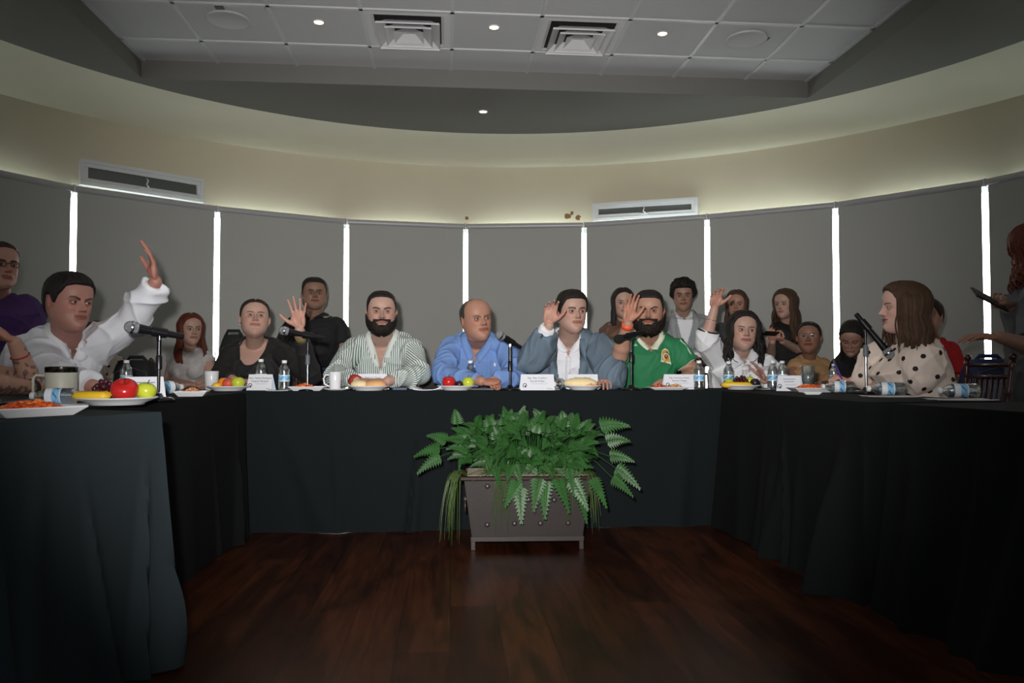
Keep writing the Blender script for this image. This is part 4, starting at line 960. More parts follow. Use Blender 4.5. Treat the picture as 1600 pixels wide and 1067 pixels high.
def neckband(m, kind, a, b, r=.0042, name='neckband'):
    def fn(B, S, root, arms, go, L):
        pts = []
        if kind == 'scoop':
            for i in range(41):
                t = PI * i / 40; pts.append(S.front(B, -b * math.cos(t), .01 - a * math.sin(t), .0) if 3 < i < 37 else S.proj(B.pt(-b * math.cos(t), .02, .012), 0))
        else:
            for i in range(41):
                s = -1 + i / 20; z = a * (1 - abs(s)); pts.append(S.proj(B.pt(b * s, -.12 + .09 * abs(s), z), .0))
        f = MB(); f.tube([p - root.location for p in pts], r, 8); f.build(name, m, root, smooth=True)
    return fn
def ringband(arm, t, r, h, m, name, tilt=None, r2=None, seg='fore'):
    """band round the forearm at t (0 elbow, 1 wrist)"""
    def fn(B, S, root, arms, go, L):
        a = arms[arm]; p, q = (a['el'], a['wr']) if seg == 'fore' else (a['sh'], a['el']); c = p.lerp(q, t); d = (q - p).normalized(); f = MB(); M_ = d.to_track_quat('Z', 'Y').to_matrix().to_4x4(); M_.translation = c - root.location; rr = r2 or r
        f.lathe([(r, -h / 2), (r + .002, -h / 2), (rr + .0035, 0), (rr + .002, h / 2), (rr, h / 2)], 28, M_); f.build(name, m, root, smooth=True)
    return fn
def watch(arm, t, r, strap, out):
    def fn(B, S, root, arms, go, L):
        ringband(arm, t, r, .018, strap, 'watch_strap')(B, S, root, arms, go, L)
        a = arms[arm]; c = a['el'].lerp(a['wr'], t); d = (a['wr'] - a['el']).normalized(); o = Vector(out); o = (o - d * o.dot(d)).normalized(); M_ = o.to_track_quat('Z', 'Y').to_matrix().to_4x4(); M_.translation = c + o * (r + .003) - root.location
        f = MB(); f.lathe([(.016, 0), (.019, .003), (.018, .008), (.015, .009)], 24, M_); w = f.build('watch_case', m_metal, root, smooth=True); f = MB(); f.lathe([(.001, .0095), (.0145, .0095)], 20, M_, cap=False); f.build('dial', mat('watch_dial', rgb(60, 60, 66), .2), w)
    return fn
def glasses(m, rw=.075, rh=.052, th=.008, tint=None):
    def fn(B, S, root, arms, go, L):
        H, M = L['H'], L['M']; f = MB(); y = -.418
        loops = []
        for sg in (-1, 1):
            pts = []
            for k in range(24):
                a = 2 * PI * k / 24; ca, sa = math.cos(a), math.sin(a); pts.append(Vector((sg * .135 + math.copysign(abs(ca) ** .7, ca) * rw, y + .10 * (abs(ca * rw + sg * .135 * sg * 1) > .15) * 0 + .35 * max(0, abs(sg * .135 + ca * rw) - .12) ** 1.3, .004 + math.copysign(abs(sa) ** .7, sa) * rh)))
            f.tube(pts, th, 6, closed=True)
            hx = sg * (.135 + rw); f.tube([Vector((hx, y + .09, .02)), Vector((sg * .30, -.20, .02)), Vector((sg * .335, .03, .03)), Vector((sg * .33, .08, -.03))], th * .8, 6)
        f.tube([Vector((-.062, y, .01)), Vector((0, y - .012, .02)), Vector((.062, y, .01))], th, 6)
        v = xf(np.array(f.v), H, M); o = mkmesh('eyeglasses', v, f.f, m, root, tuple(root.location))
    return fn
def earrings(m, r=.016, z=-.20):
    def fn(B, S, root, arms, go, L):
        for sg in (-1, 1):
            f = MB(); f.ell((sg * .345, .0, z + .05), (r, r, r * 1.4), nu=10, nv=8); mkmesh('earring', xf(np.array(f.v), L['H'], L['M']), f.f, m, root, tuple(root.location))
    return fn
SK_L, SK_M, SK_D, SK_B = rgb(206, 166, 150), rgb(186, 144, 124), rgb(172, 134, 116), rgb(158, 122, 104)
def stripemat():
    m = bpy.data.materials.new('striped_shirt'); m.use_nodes = True; n = m.node_tree; p = n.nodes['Principled BSDF']; p.inputs['Roughness'].default_value = .85
    a = n.nodes.new('ShaderNodeAttribute'); a.attribute_name = 'col'; w = n.nodes.new('ShaderNodeMath'); w.operation = 'MULTIPLY'; w.inputs[1].default_value = 2 * PI / .0125; s = n.nodes.new('ShaderNodeSeparateXYZ'); n.links.new(a.outputs['Vector'], s.inputs[0]); n.links.new(s.outputs[0], w.inputs[0])
    sn = n.nodes.new('ShaderNodeMath'); sn.operation = 'SINE'; n.links.new(w.outputs[0], sn.inputs[0]); r = n.nodes.new('ShaderNodeMapRange'); r.inputs['From Min'].default_value = -.1; r.inputs['From Max'].default_value = .5; n.links.new(sn.outputs[0], r.inputs['Value'])
    mx = n.nodes.new('ShaderNodeMix'); mx.data_type = 'RGBA'; mx.inputs['A'].default_value = rgb(226, 232, 228); mx.inputs['B'].default_value = rgb(78, 106, 104); n.links.new(r.outputs[0], mx.inputs['Factor']); n.links.new(mx.outputs['Result'], p.inputs['Base Color']); return m
m_stripe = stripemat()
# ------------------------------------------------------------------ people at the far table
def beardmask(hi=.33, chin=-.02, mus=True, gap=.0):
    def f(p, t, x):
        a = np.abs(np.degrees(p)); up = np.interp(a, [0, 12, 22, 40, 60, 78, 92, 100], [.190, .195, .25, .27, .33, .44, .52, .55]) ; k = np.minimum(up - t, 1.0); k = np.minimum(k * 12, (102 - a) / 20)
        if mus: k = np.maximum(k, np.minimum((.335 - 1.1 * x * x * 1.5 - t) * 18, np.minimum((t - .278 + .25 * np.abs(x)) * 18, (.15 - np.abs(x)) * 10)))
        side = np.minimum((.21 - np.abs(x)) * 10, (np.abs(x) - .085) * 20); k = np.maximum(k, np.where((t < .33) & (t > .16), side, -1))
        k = np.where(t > .205, np.minimum(k, (np.sqrt((x / .118) ** 2 + ((t - .248) / .036) ** 2) - 1) * 3), k)
        return k
    return f
buttons = mat('pearl_button', rgb(225, 225, 225), .3)
m_dkb = mat('dark_button', rgb(40, 44, 52), .4)
m_blue = mat('blue_cotton', rgb(124, 160, 222, .85), .85, var=.05, scale=10)
m_blz = mat('blue_grey_wool', rgb(104, 122, 138), .9, var=.08, scale=300, bump=.1, bscale=500)
m_green = mat('green_jersey', rgb(40, 132, 84, .85), .75, var=.04, scale=20)
m_blackknit = mat('black_knit', rgb(30, 29, 30, .9), .85, var=.1, scale=60)
m_red = mat('red_leather', rgb(160, 44, 36), .5)
person(dict(head=(596, 489, 4.76), H=.257, rot=(2, -2, 0), jaw=1.08, fat=1.04, skin=SK_L, iris=(.09, .06, .03), seed=3, frown=.2,
    hair=[('cap', m_hblack, SHORT, (.012, .012, .03, .035)), ('patch', m_beard, beardmask(), .045, 'beard')],
    neck=(597, 524, 4.90), shR=(546, 540, 4.90), shL=(648, 540, 4.90), lean=(0, .36), table=1, w=1.22, d=1.25, belly=.05, ar=1.15, nr=.070,
    armR=((524, 594, 4.72), (556, 603, 4.52), ('rest', (588, 603, 4.50), (0, .3, -1))), armL=((655, 598, 4.72), (606, 601, 4.50), ('rest', (574, 602, 4.47), (0, .3, -1))),
    wear=[dict(name='striped_shirt', m=m_stripe, stripes=1, cut=('v', -.155, .060), cuff=.12, wr=.006, extra=[collar(m_stripe, -.150, .028, nr=.076), placket(m_stripe, -.155, -.48)])],
    extra=[ringband('R', .95, .033, .05, m_red, 'red_bracelet')]),
    'bearded man in a green and white striped shirt with arms folded on the table')
person(dict(head=(744, 500, 4.78), H=.262, rot=(24, -3, -6), jaw=1.0, fat=1.02, skin=rgb(196, 146, 124), iris=(.10, .08, .06), seed=4, frown=.3, gaze=(.1, -1, .08), open=.8, brow=rgb(120, 92, 78), brow_t=.575,
    hair=[('cap', m_hgrey, [(0, .985), (40, .975), (62, .93), (74, .80), (80, .56), (86, .52), (96, .60), (110, .58), (124, .40), (150, .26), (180, .22)], (.0, .006, .010, .0), dict(rough=.3))],
    neck=(747, 527, 4.92), shR=(698, 541, 4.95), shL=(797, 541, 4.88), lean=(0, .36), table=1, w=1.12, d=1.15, belly=.03, ar=1.1, nr=.068,
    armR=((690, 599, 4.74), (752, 603, 4.48), ('fist', (782, 603, 4.46), (.1, .3, -1))), armL=((806, 598, 4.74), (770, 602, 4.58), ('rest', (745, 606, 4.56), (0, .3, -1))),
    wear=[dict(name='blue_shirt', m=m_blue, cut=('v', -.105, .050), cuff=.1, wr=.007, extra=[collar(m_blue, -.10, .040, nr=.072, tipdrop=.035), placket(m_blue, -.105, -.48, buttons),
        lambda B, S, root, arms, go, L: decal(S, [(0, [(772, 567), (774, 567), (774.6, 570), (773.4, 573), (771.8, 571)])], 'chest_emblem', [m_white], go, root)])]),
    'bald man in a light blue shirt behind the black microphone')
m_lap = m_blz
def lapels(B, S, root, arms, go, L):
    for sg in (-1, 1):
        A, C = [], []
        for i in range(18):
            u = i / 17; z = lerp(.01, -.30, u); xi = np.interp(z, [-.30, -.1, 0.01], [.045, .072, .068]); wd = .052 * math.sin(min(1, u * 1.6 + .35) * PI * .5) * (1 - u ** 4) + .004 - (.018 if .28 < u < .34 else 0)
            A.append(S.front(B, sg * xi, z, .006)); C.append(S.front(B, sg * (xi + wd), z - .004, .008))
        sheet([A, C], 'lapel', m_lap, root, .002)
def sleeve_buttons(B, S, root, arms, go, L):
    a = arms['R']; d = (a['wr'] - a['el']).normalized()
    for i in range(4):
        p = a['el'].lerp(a['wr'], .62 + .055 * i) + Vector((-.01, -.1, 0)); q = S.proj(p, .002); f = MB(); f.ell(q - root.location, (.006, .004, .006), nu=10, nv=6); f.build('sleeve_button', m_dkb, root, smooth=True)
person(dict(head=(893, 488, 4.80), H=.256, rot=(22, 0, 0), jaw=1.05, fat=1.03, skin=SK_L, seed=5, gaze=(.12, -1, 0),
    hair=[('cap', m_hblack, [(0, .80), (25, .80), (45, .77), (58, .66), (68, .58), (78, .44), (86, .46), (92, .60), (108, .60), (118, .42), (140, .26), (180, .20)], (.05, .03, .035, .06))],
    neck=(888, 524, 4.93), shR=(846, 542, 4.95), shL=(944, 541, 4.93), lean=(0, .36), table=1, w=1.25, d=1.3, belly=.06, ar=1.15, nr=.070,
    armR=((831, 562, 4.70), (858, 508, 4.55), ('bent', (862, 464, 4.50), (.05, -1, .1))), armL=((957, 594, 4.68), (944, 597, 4.70), ('rest', (946, 603, 4.55), (0, .5, -.9))),
    wear=[dict(name='white_shirt', m=m_white, cut=('v', -.07, .05), cuff=.06, wr=.004, extra=[collar(m_white, -.065, .036, nr=.074), placket(m_white, -.07, -.48, buttons)]),
          dict(name='blazer', m=m_blz, g=.024, cut=('open', [(-.6, .085), (-.35, .05), (-.28, .045), (-.1, .072), (.0, .074), (.2, .09)]), cuff=.20, wr=.009, wf=24, nk=.006, extra=[lapels, sleeve_buttons])],
    extra=[watch('L', .93, .034, mat('black_strap', rgb(30, 30, 32), .5), (-.3, -1, .6)), ]),
    'man in a blue grey blazer and white shirt raising his right hand')
m_cream = mat('cream_knit', rgb(222, 226, 206), .8); m_gold = mat('gold_thread', rgb(205, 160, 60), .6); m_orange = mat('orange_wristband', rgb(240, 96, 52), .5)
m_brown_p = mat('brown_print', rgb(150, 80, 40), .7)
def shield(cx_, cy_, sx_, sy_, tilt=0):
    pts = [(0, -1), (.45, -.85), (.75, -.5), (.8, 0), (.85, .45), (1.0, .95), (.3, .8), (-.3, .7), (-1, .62), (-.85, .2), (-.8, -.3), (-.6, -.75)]
    return [(cx_ + x * sx_ + y * tilt, cy_ + y * sy_) for x, y in pts]
def jersey_marks(B, S, root, arms, go, L):
    ov = lambda a, b, rx, ry, n=14: [(a + rx * math.cos(2 * PI * k / n), b + ry * math.sin(2 * PI * k / n)) for k in range(n)]
    decal(S, [(0, shield(1040, 557, 8, 13, 1)), (1, shield(1040, 556, 6.4, 10.5, 1)), (0, ov(1040.5, 557.5, 4.6, 6)), (2, ov(1041, 557, 3.2, 4.2)), (0, ov(1040.2, 555.6, 1.4, 1.5)), (2, ov(1042, 550, 2.2, 1.3)), (1, ov(1039.5, 565, 2.2, 1.6))], 'shield_badge', [m_cream, m_gold, m_brown_p], go, root)
    tre = []
    for a, l in ((-90, 5.0), (-140, 4.2), (-40, 4.2)):
        r = math.radians(a); c, s = math.cos(r), math.sin(r); b = (993.0, 541.5); tre.append((0, [(b[0] + c * l * t - s * w_, b[1] + s * l * t + c * w_) for t, w_ in ((.25, .3), (.6, 1.25), (1, 0), (.6, -1.25), (.25, -.3))]))
    for k in range(3): y = 539.0 + k * 1.3; tre.append((1, [(989.5 + .5 * k, y), (996.5 - .5 * k, y), (996.5 - .5 * k, y + .45), (989.5 + .5 * k, y + .45)]))
    decal(S, tre, 'trefoil_mark', [m_white, m_green], go, root)
    decal(S, [(0, [(1010.5, 541.2), (1012, 542.2), (1013.5, 541.2), (1013.2, 543.6), (1010.8, 543.6)]), (0, [(1011.4, 537.5), (1012.6, 537.5), (1012.6, 540), (1011.4, 540)])], 'collar_mark', [m_gold], go, root)
def sleevetrim(B, S, root, arms, go, L):
    for k in 'RL':
        a = arms[k]; ringband(k, .61, .066, .012, m_cream, 'sleeve_trim', seg='upper')(B, S, root, arms, go, L)
        A, C = [], []
        for i in range(16):
            p = a['sh'].lerp(a['el'], lerp(-.1, .6, i / 15)) + B.Z * .1 + B.X * (.03 if k == 'L' else -.03) - B.Y * .03; q = S.proj(p, .003); A.append(q); C.append(S.proj(p - B.Y * .014, .003))
        sheet([A, C], 'shoulder_stripe', m_cream, root, .001)
person(dict(head=(1014, 488, 4.86), H=.262, rot=(-2, -2, 1), jaw=1.06, fat=1.04, skin=rgb(196, 150, 128), seed=6, frown=.5, mouth=-1,
    hair=[('cap', m_hblack, [(0, .80), (25, .80), (48, .77), (58, .66), (68, .58), (78, .44), (86, .46), (92, .60), (108, .60), (118, .42), (140, .26), (180, .20)], (.028, .014, .03, .045)), ('patch', m_beard, beardmask(), .07, 'beard')],
    neck=(1013, 523, 5.0), shR=(964, 541, 4.98), shL=(1062, 541, 5.0), lean=(0, .26), table=1, w=1.1, d=1.25, belly=.05, ar=1.2, nr=.070,
    armR=((968, 556, 4.72), (981, 506, 4.58), ('edge', (987, 458, 4.56), (.25, -1, .05))), armL=((1084, 592, 4.98), (1064, 603, 4.84), ('rest', (1042, 604, 4.82), (0, .3, -1))),
    wear=[dict(name='green_jersey', m=m_green, sleeve='short', sl=.62, cut=('v', -.065, .055), wr=.005, extra=[collar(m_cream, -.060, .030, nr=.073, tipdrop=.01), jersey_marks, sleevetrim])],
    extra=[ringband('R', .94, .031, .030, m_orange, 'wristband')]),
    'bearded man in a green football jersey raising his right hand with an orange wristband')
m_greymic = None
def ringf(arms, root):
    a = arms["L"]; f = MB(); c = at(472, 465, 4.33) - root.location; f.ell(c, (.006, .005, .005), nu=10, nv=8); f.tube([c + Vector((.010 * math.cos(t), .010 * math.sin(t) + .008, 0)) for t in [2 * PI * k / 14 for k in range(14)]], .0016, 6, closed=True); f.build("finger_ring", m_metal, root, smooth=True)
# woman in black with the raised left hand
scr = mat('gold_print_scrunchie', rgb(120, 104, 66), .7, var=1.0, scale=150)
person(dict(head=(398, 499, 4.78), H=.238, rot=(3, -14, 2), fem=1, fat=1.08, jaw=.98, skin=SK_L, seed=8, gaze=(.15, -1, .12), lip=rgb(178, 110, 104), brow=(.02, .012, .01), iris=(.04, .02, .012),
    hair=[('cap', m_hbrown, PULLED, (.018, .022, .03, .03), dict(part=.0)), ('bun', m_hbrown, (.0, .50, .0), (.15, .13, .14))],
    neck=(398, 532, 4.90), shR=(355, 550, 4.92), shL=(446, 549, 4.88), lean=(0, .26), table=1, w=1.15, d=1.15, bust=.03, belly=.02, ar=1.08, nr=.056,
    armR=((345, 600, 4.80), (366, 606, 4.66), ('rest', (386, 608, 4.58), (0, .3, -1))), armL=((486, 588, 4.66), (468, 515, 4.42), ('wide', (463, 455, 4.38), (-.1, -1, .12), 1.0)),
    wear=[dict(name='black_top', m=m_blackknit, cut=('scoop', .105, .092), cuff=.22, wr=.004, extra=[neckband(m_blackknit, 'scoop', .105, .092)])],
    extra=[ringband('L', .84, .034, .045, scr, 'scrunchie'), earrings(m_metal, .022), lambda B, S, root, arms, body, L: ringf(arms, root)]),
    'woman in a black scoop neck top raising her left hand')
# woman in the white blouse
m_pipe = mat('black_piping', rgb(26, 26, 28), .6)
def blouse_trim(B, S, root, arms, go, L):
    A = [S.front(B, -.012, z, .003) for z in np.linspace(-.10, -.40, 14)]; f = MB(); f.tube([p - root.location for p in A], .0028, 6); f.build('piping', m_pipe, root)
    f = MB(); q = [S.front(B, x, z, .004) - root.location for x, z in ((.02, -.08), (.05, -.14), (.055, -.22), (.05, -.30))]; f.tube(q, .0026, 6); f.build('piping', m_pipe, root)
    q0 = [[S.front(B, x, z, .008) for x in (-.030, -.01, .01, .030)] for z in (-.055, -.075)]; sheet(q0, 'neck_bow', m_white, root)
    for sg in (-1, 1): sheet([[S.front(B, sg * (.012 + .02 * u) + e_, -.075 - .17 * u, .006) for e_ in (-.012, 0, .012)] for u in np.linspace(0, 1, 6)], 'neck_ribbon', m_white, root)
    a = arms['R']; ringband('R', .30, .066, .006, m_pipe, 'cuff_piping')(B, S, root, arms, go, L)
person(dict(head=(1161, 518, 5.0), H=.246, rot=(14, -4, 4), fem=1, fat=1.04, skin=SK_L, seed=9, gaze=(.2, -1, .05), lip=rgb(170, 100, 96), iris=(.04, .02, .015),
    hair=[('cap', m_hblack, [(0, .86), (20, .84), (40, .78), (55, .66), (66, .52), (74, .38), (84, .30), (180, .18)], (.05, .07, .07, .07), dict(part=.06)),
          ('curtain', m_hblack, dict(length=1.16, a0=54, seed=4, wave=.06, spread=.42, lay=.10)), ('locks', m_hblack, dict(n=9, length=1.22, ang=(58, 100), seed=14, wave=.07, rad=.04, spread=.36))],
    neck=(1160, 548, 5.10), shR=(1124, 562, 5.12), shL=(1199, 564, 5.10), lean=(0, .16), table=1, w=1.05, d=1.05, bust=.025, ar=.98, nr=.052,
    armR=((1103, 532, 4.95), (1116, 482, 4.90), ('bent', (1121, 444, 4.82), (.1, -1, .15), .98)), armL=((1212, 597, 5.02), (1194, 603, 4.90), ('edge', (1188, 579, 4.86), (-.9, -.3, 0), .9)),
    wear=[dict(name='white_blouse', m=m_white, sleeve=dict(R='three', L='long'), sl=.30, cut=('v', -.05, .045), g=.010, wr=.007, cuff=.1, extra=[collar(m_white, -.05, .050, nr=.060, tipdrop=.03, pipe=m_pipe), blouse_trim])],
    extra=[ringband('R', .66, .031, .004, m_metal, 'thin_bracelet')]),
    'dark haired woman in a white blouse with black piping raising her right hand')
# woman in polka dots, in profile
m_dotc = mat('cream_satin', rgb(232, 214, 202), .6, var=.04, scale=10, sheen=.2); m_dot = mat('black_dot', rgb(24, 22, 24), .7)
person(dict(head=(1411, 481, 3.92), H=.242, rot=(-70, 0, 0), fem=1, fat=.98, skin=rgb(226, 182, 168), seed=10, gaze=(-.1, -1, -.05), lip=rgb(150, 60, 60), brow=rgb(70, 50, 40), iris=(.06, .035, .02),
    hair=[('cap', m_hlong, [(0, .86), (25, .84), (45, .78), (60, .64), (70, .50), (80, .40), (90, .34), (180, .15)], (.045, .07, .09, .075), dict(part=.02)),
          ('curtain', m_hlong, dict(length=1.20, a0=66, seed=6, wave=.035, spread=.34, lay=.09)), ('locks', m_hlong, dict(n=8, length=1.24, ang=(62, 110), seed=16, wave=.04, rad=.035, spread=.3, freq=1.8))],
    neck=(1412, 528, 4.02), shR=(1395, 543, 4.17), shL=(1434, 543, 3.92), lean=(.16, .02), table=1, w=.95, d=1.05, bust=.05, ar=.95, nr=.048, hipz=.61, legs=.22,
    armR=((1352, 590, 4.20), (1330, 597, 4.22), ('grip', (1311, 590, 4.22), (0, .2, -1), .92)), armL=((1442, 603, 3.86), (1392, 603, 4.04), ('rest', (1366, 604, 4.12), (0, .2, -1), .92)),
    wear=[dict(name='polka_dot_blouse', m=m_dotc, sleeve='puff', cut=('scoop', .03, .06), g=.012, wr=.006, dots=(m_dot, .068, .0125), extra=[neckband(m_dotc, 'scoop', .03, .06)])],
    extra=[ringband('R', .35, .036, .012, m_dot, 'bead_bracelet')]),
    'brown haired woman in a cream polka dot blouse with puffed sleeves seen from the side')
# man in the white shirt, near left
def cuffw(k, t, r, m, h=.07):
    return ringband(k, t, r, h, m, 'cuff', r2=r - .003)
person(dict(head=(108, 473, 3.50), H=.254, rot=(33, 2, 2), fat=1.02, jaw=1.03, skin=rgb(190, 138, 124), seed=11, frown=.4, gaze=(.2, -1, .0), open=.8, shadow=.12,
    hair=[('cap', m_hblack, [(0, .80), (25, .80), (48, .76), (58, .66), (68, .60), (78, .46), (86, .46), (92, .60), (108, .60), (118, .42), (140, .24), (180, .18)], (.05, .03, .05, .06))],
    neck=(108, 524, 3.60), shR=(66, 555, 3.50), shL=(160, 533, 3.68), lean=(-.32, .12), table=1, w=1.15, d=1.15, belly=.04, ar=1.15, nr=.066, hipz=.61, legs=.2,
    armR=((86, 596, 3.36), (148, 605, 3.24), ('rest', (176, 606, 3.2), (0, .2, -1))), armL=((206, 503, 3.62), (243, 440, 3.52), ('edge', (234, 380, 3.48), (-.85, -.55, .1), 1.0)),
    wear=[dict(name='white_dress_shirt', m=mat('white_shirt_linen', rgb(222, 224, 232), .85, var=.03), cut=('v', -.06, .028), g=.008, cuff=.10, wr=.011, wf=22, extra=[collar(m_white, -.06, .040, nr=.070), placket(m_white, -.07, -.45, buttons), cuffw('L', .84, .0385, m_white, .05)])]),
    'man in a white dress shirt raising his left arm high at the left table')
# person in purple standing behind, cut by the frame
m_purple = mat('purple_cotton', rgb(62, 32, 88), .85, var=.08, scale=20); m_glb = mat('black_frame_plastic', rgb(18, 18, 20), .3)
person(dict(head=(-4, 416, 4.25), H=.262, rot=(28, -2, 0), fat=1.08, jaw=1.05, skin=rgb(190, 142, 126), seed=12, seated=False, gaze=(.2, -1, 0),
    hair=[('cap', m_hbrown, [(0, .86), (30, .84), (50, .76), (62, .66), (74, .56), (86, .50), (96, .58), (110, .54), (130, .36), (180, .22)], (.018, .02, .03, .03)), ('bun', m_hbrown, (0, .5, .1), (.14, .12, .14))],
    neck=(-2, 462, 4.35), shR=(-62, 480, 4.40), shL=(40, 476, 4.36), lean=(0, .05), w=1.25, d=1.3, bust=.03, belly=.05, ar=1.15, nr=.062,
    armR=((-80, 545, 4.4), (-60, 600, 4.3)), armL=((52, 530, 4.38), (46, 585, 4.28), ('rest', (40, 612, 4.24), (-1, 0, 0))),
    wear=[dict(name='purple_shirt', m=m_purple, sleeve='short', sl=.72, cut=('v', -.10, .07), g=.012, wr=.006)], extra=[glasses(m_glb, .082, .052, .0095)]),
    'person with black rimmed glasses and a purple shirt standing at the left edge')
# tattooed person, arms only in the picture
person(dict(head=(-155, 470, 2.88), H=.25, rot=(60, 0, 0), skin=rgb(206, 158, 136), seed=13, hair=[('cap', m_hblack, SHORT, (.03, .02, .03, .05))],
    neck=(-170, 520, 2.92), shR=(-215, 560, 2.72), shL=(-110, 560, 3.14), lean=(-.08, 0), table=1, w=1.0, d=1.0, ar=.95, hipz=.61, legs=.15, tattoo=1, hvox=.003,
    armR=((-30, 615, 2.74), (62, 614, 3.06), ('rest', (98, 612, 3.12), (0, .2, -1), .95)), armL=((47, 606, 3.16), (23, 535, 3.08), ('fist', (-12, 508, 3.04), (-.3, -.2, -1), 1.0)),
    wear=[dict(name='dark_shirt', m=m_blackknit, sleeve='short', sl=.55, wr=.004)], extra=[ringband('L', .66, .033, .005, m_red, 'red_cord_bracelet'), ringband('R', .84, .031, .022, m_pipe, 'black_bracelet')]),
    'person with tattooed forearms leaning on the table at the left edge')
# ------------------------------------------------------------------ people standing and sitting by the blinds
m_polo = mat('black_pique', rgb(24, 26, 32), .85, var=.08, scale=90)
def polo_mark(B, S, root, arms, go, L):
    decal(S, [(0, [(505, 488), (507, 485.5), (508.5, 484.5), (509.8, 486.5), (512, 488), (512.5, 491), (508.5, 492.5), (504.8, 491.4)]), (0, [(502, 493.6), (515, 493.6), (515, 494.6), (502, 494.6)]), (0, [(505, 495.4), (512, 495.4), (512, 496.1), (505, 496.1)])], 'embroidered_emblem', [m_cream], go, root)
person(dict(head=(491, 460, 6.3), H=.252, rot=(4, -4, 0), fat=1.16, jaw=1.1, skin=SK_B, seed=20, seated=False, vox=.007,
    hair=[('cap', m_hblack, SHORT, (.03, .014, .03, .06))], neck=(492, 492, 6.36), shR=(456, 507, 6.38), shL=(528, 507, 6.36), lean=(0, .03), w=1.25, d=1.4, belly=.09, ar=1.25, nr=.07,
    armR=((441, 552, 6.38), (462, 588, 6.2), ('rest', (470, 600, 6.15), (0, .5, .5))), armL=((537, 552, 6.36), (520, 588, 6.2), ('rest', (512, 600, 6.15), (0, .5, .5))),
    legmat=m_jean, wear=[dict(name='black_polo', m=m_polo, sleeve='short', sl=.62, cut=('v', -.05, .04), wr=.004, g=.008, extra=[collar(m_polo, -.05, .035, nr=.076), polo_mark])], extra=[glasses(mat('thin_metal_frame', rgb(60, 56, 54), .4), .07, .045, .005)]),
    'heavy man in glasses and a black polo shirt standing behind the raised hand')
m_gsuit = mat('light_grey_suit', rgb(150, 154, 158), .9, var=.05, scale=200)
m_lap2 = m_gsuit
def lapels2(B, S, root, arms, go, L):
    global m_lap
    m_lap = m_gsuit; lapels(B, S, root, arms, go, L); m_lap = m_blz
person(dict(head=(1067, 463, 6.45), H=.245, rot=(3, 2, 0), skin=SK_D, seed=21, seated=False,
    hair=[('cap', m_hblack, [(0, .76), (30, .76), (50, .74), (60, .66), (70, .56), (80, .40), (88, .42), (94, .56), (108, .56), (120, .40), (180, .18)], (.10, .09, .09, .11), dict(rough=.5))],
    neck=(1067, 489, 6.52), vox=.0055, shR=(1034, 503, 6.55), shL=(1102, 503, 6.52), lean=(0, .02), w=1.0, d=1.0, ar=1.0,
    armR=((1030, 545, 6.5), (1062, 562, 6.28), ('fist', (1074, 566, 6.26), (0, .5, -1))), armL=((1108, 545, 6.5), (1086, 560, 6.26), ('rest', (1072, 563, 6.22), (0, .5, -.6))),
    wear=[dict(name='white_shirt', m=m_white, cut=('v', -.06, .045), wr=.003, extra=[collar(m_white, -.055, .038, nr=.070)]), dict(name='light_grey_suit_jacket', m=m_gsuit, g=.024, cut=('open', [(-.6, .0), (-.31, .0), (-.28, .012), (-.1, .058), (.0, .074), (.2, .09)]), cuff=.10, wr=.005, nk=.006, extra=[lapels2])]),
    'young man with tousled dark hair in a light grey suit standing by the blinds')
m_dsuit = mat('charcoal_suit', rgb(66, 66, 68), .9)
person(dict(head=(1151, 476, 6.5), H=.232, rot=(-4, 2, 0), fem=1, skin=SK_M, seed=22, seated=False, vox=.007, lip=rgb(160, 90, 88),
    hair=[('cap', m_hlong, [(0, .86), (20, .84), (40, .78), (55, .66), (66, .52), (78, .36), (90, .30), (180, .18)], (.04, .06, .06, .06), dict(part=.0)), ('curtain', m_hlong, dict(length=1.5, a0=58, seed=7, wave=.04, spread=.15, lay=.07))],
    neck=(1152, 501, 6.58), shR=(1126, 513, 6.6), shL=(1179, 513, 6.58), lean=(0, .02), w=.95, d=.95, bust=.03, ar=1.0,
    armR=((1118, 560, 6.58), (1130, 600, 6.4)), armL=((1187, 560, 6.58), (1176, 600, 6.4)), wear=[dict(name='charcoal_jacket', m=m_dsuit, g=.012, cut=('v', -.12, .05), wr=.004)]),
    'long haired woman in a charcoal suit standing behind the woman in the white blouse')
def phone(c, n, up, w=.075, h=.155, t=.009, label='', mcase=None):
    Z = Vector(up).normalized(); Y = -Vector(n); Y = (Y - Z * Y.dot(Z)).normalized(); X = Y.cross(Z); r = empty('smartphone', c, 0, label, 'phone'); Mx = Matrix((X, Y, Z)).transposed(); r.rotation_euler = Mx.to_euler()
    f = MB(); f.box((0, 0, 0), (w, t, h)); f.build('case', mcase or mat('black_phone_case', rgb(28, 28, 30), .4), r, bevel=.003)
    f = MB(); f.box((0, -t / 2 - .0004, 0), (w - .008, .0008, h - .010)); f.build('screen', mat('dark_phone_screen', rgb(16, 18, 22), .12), r)
    f = MB(); f.box((w * .22, t / 2 + .001, h * .32), (w * .35, .002, h * .18)); f.build('camera_block', mat('black_phone_case', rgb(28, 28, 30), .4), r, bevel=.001)
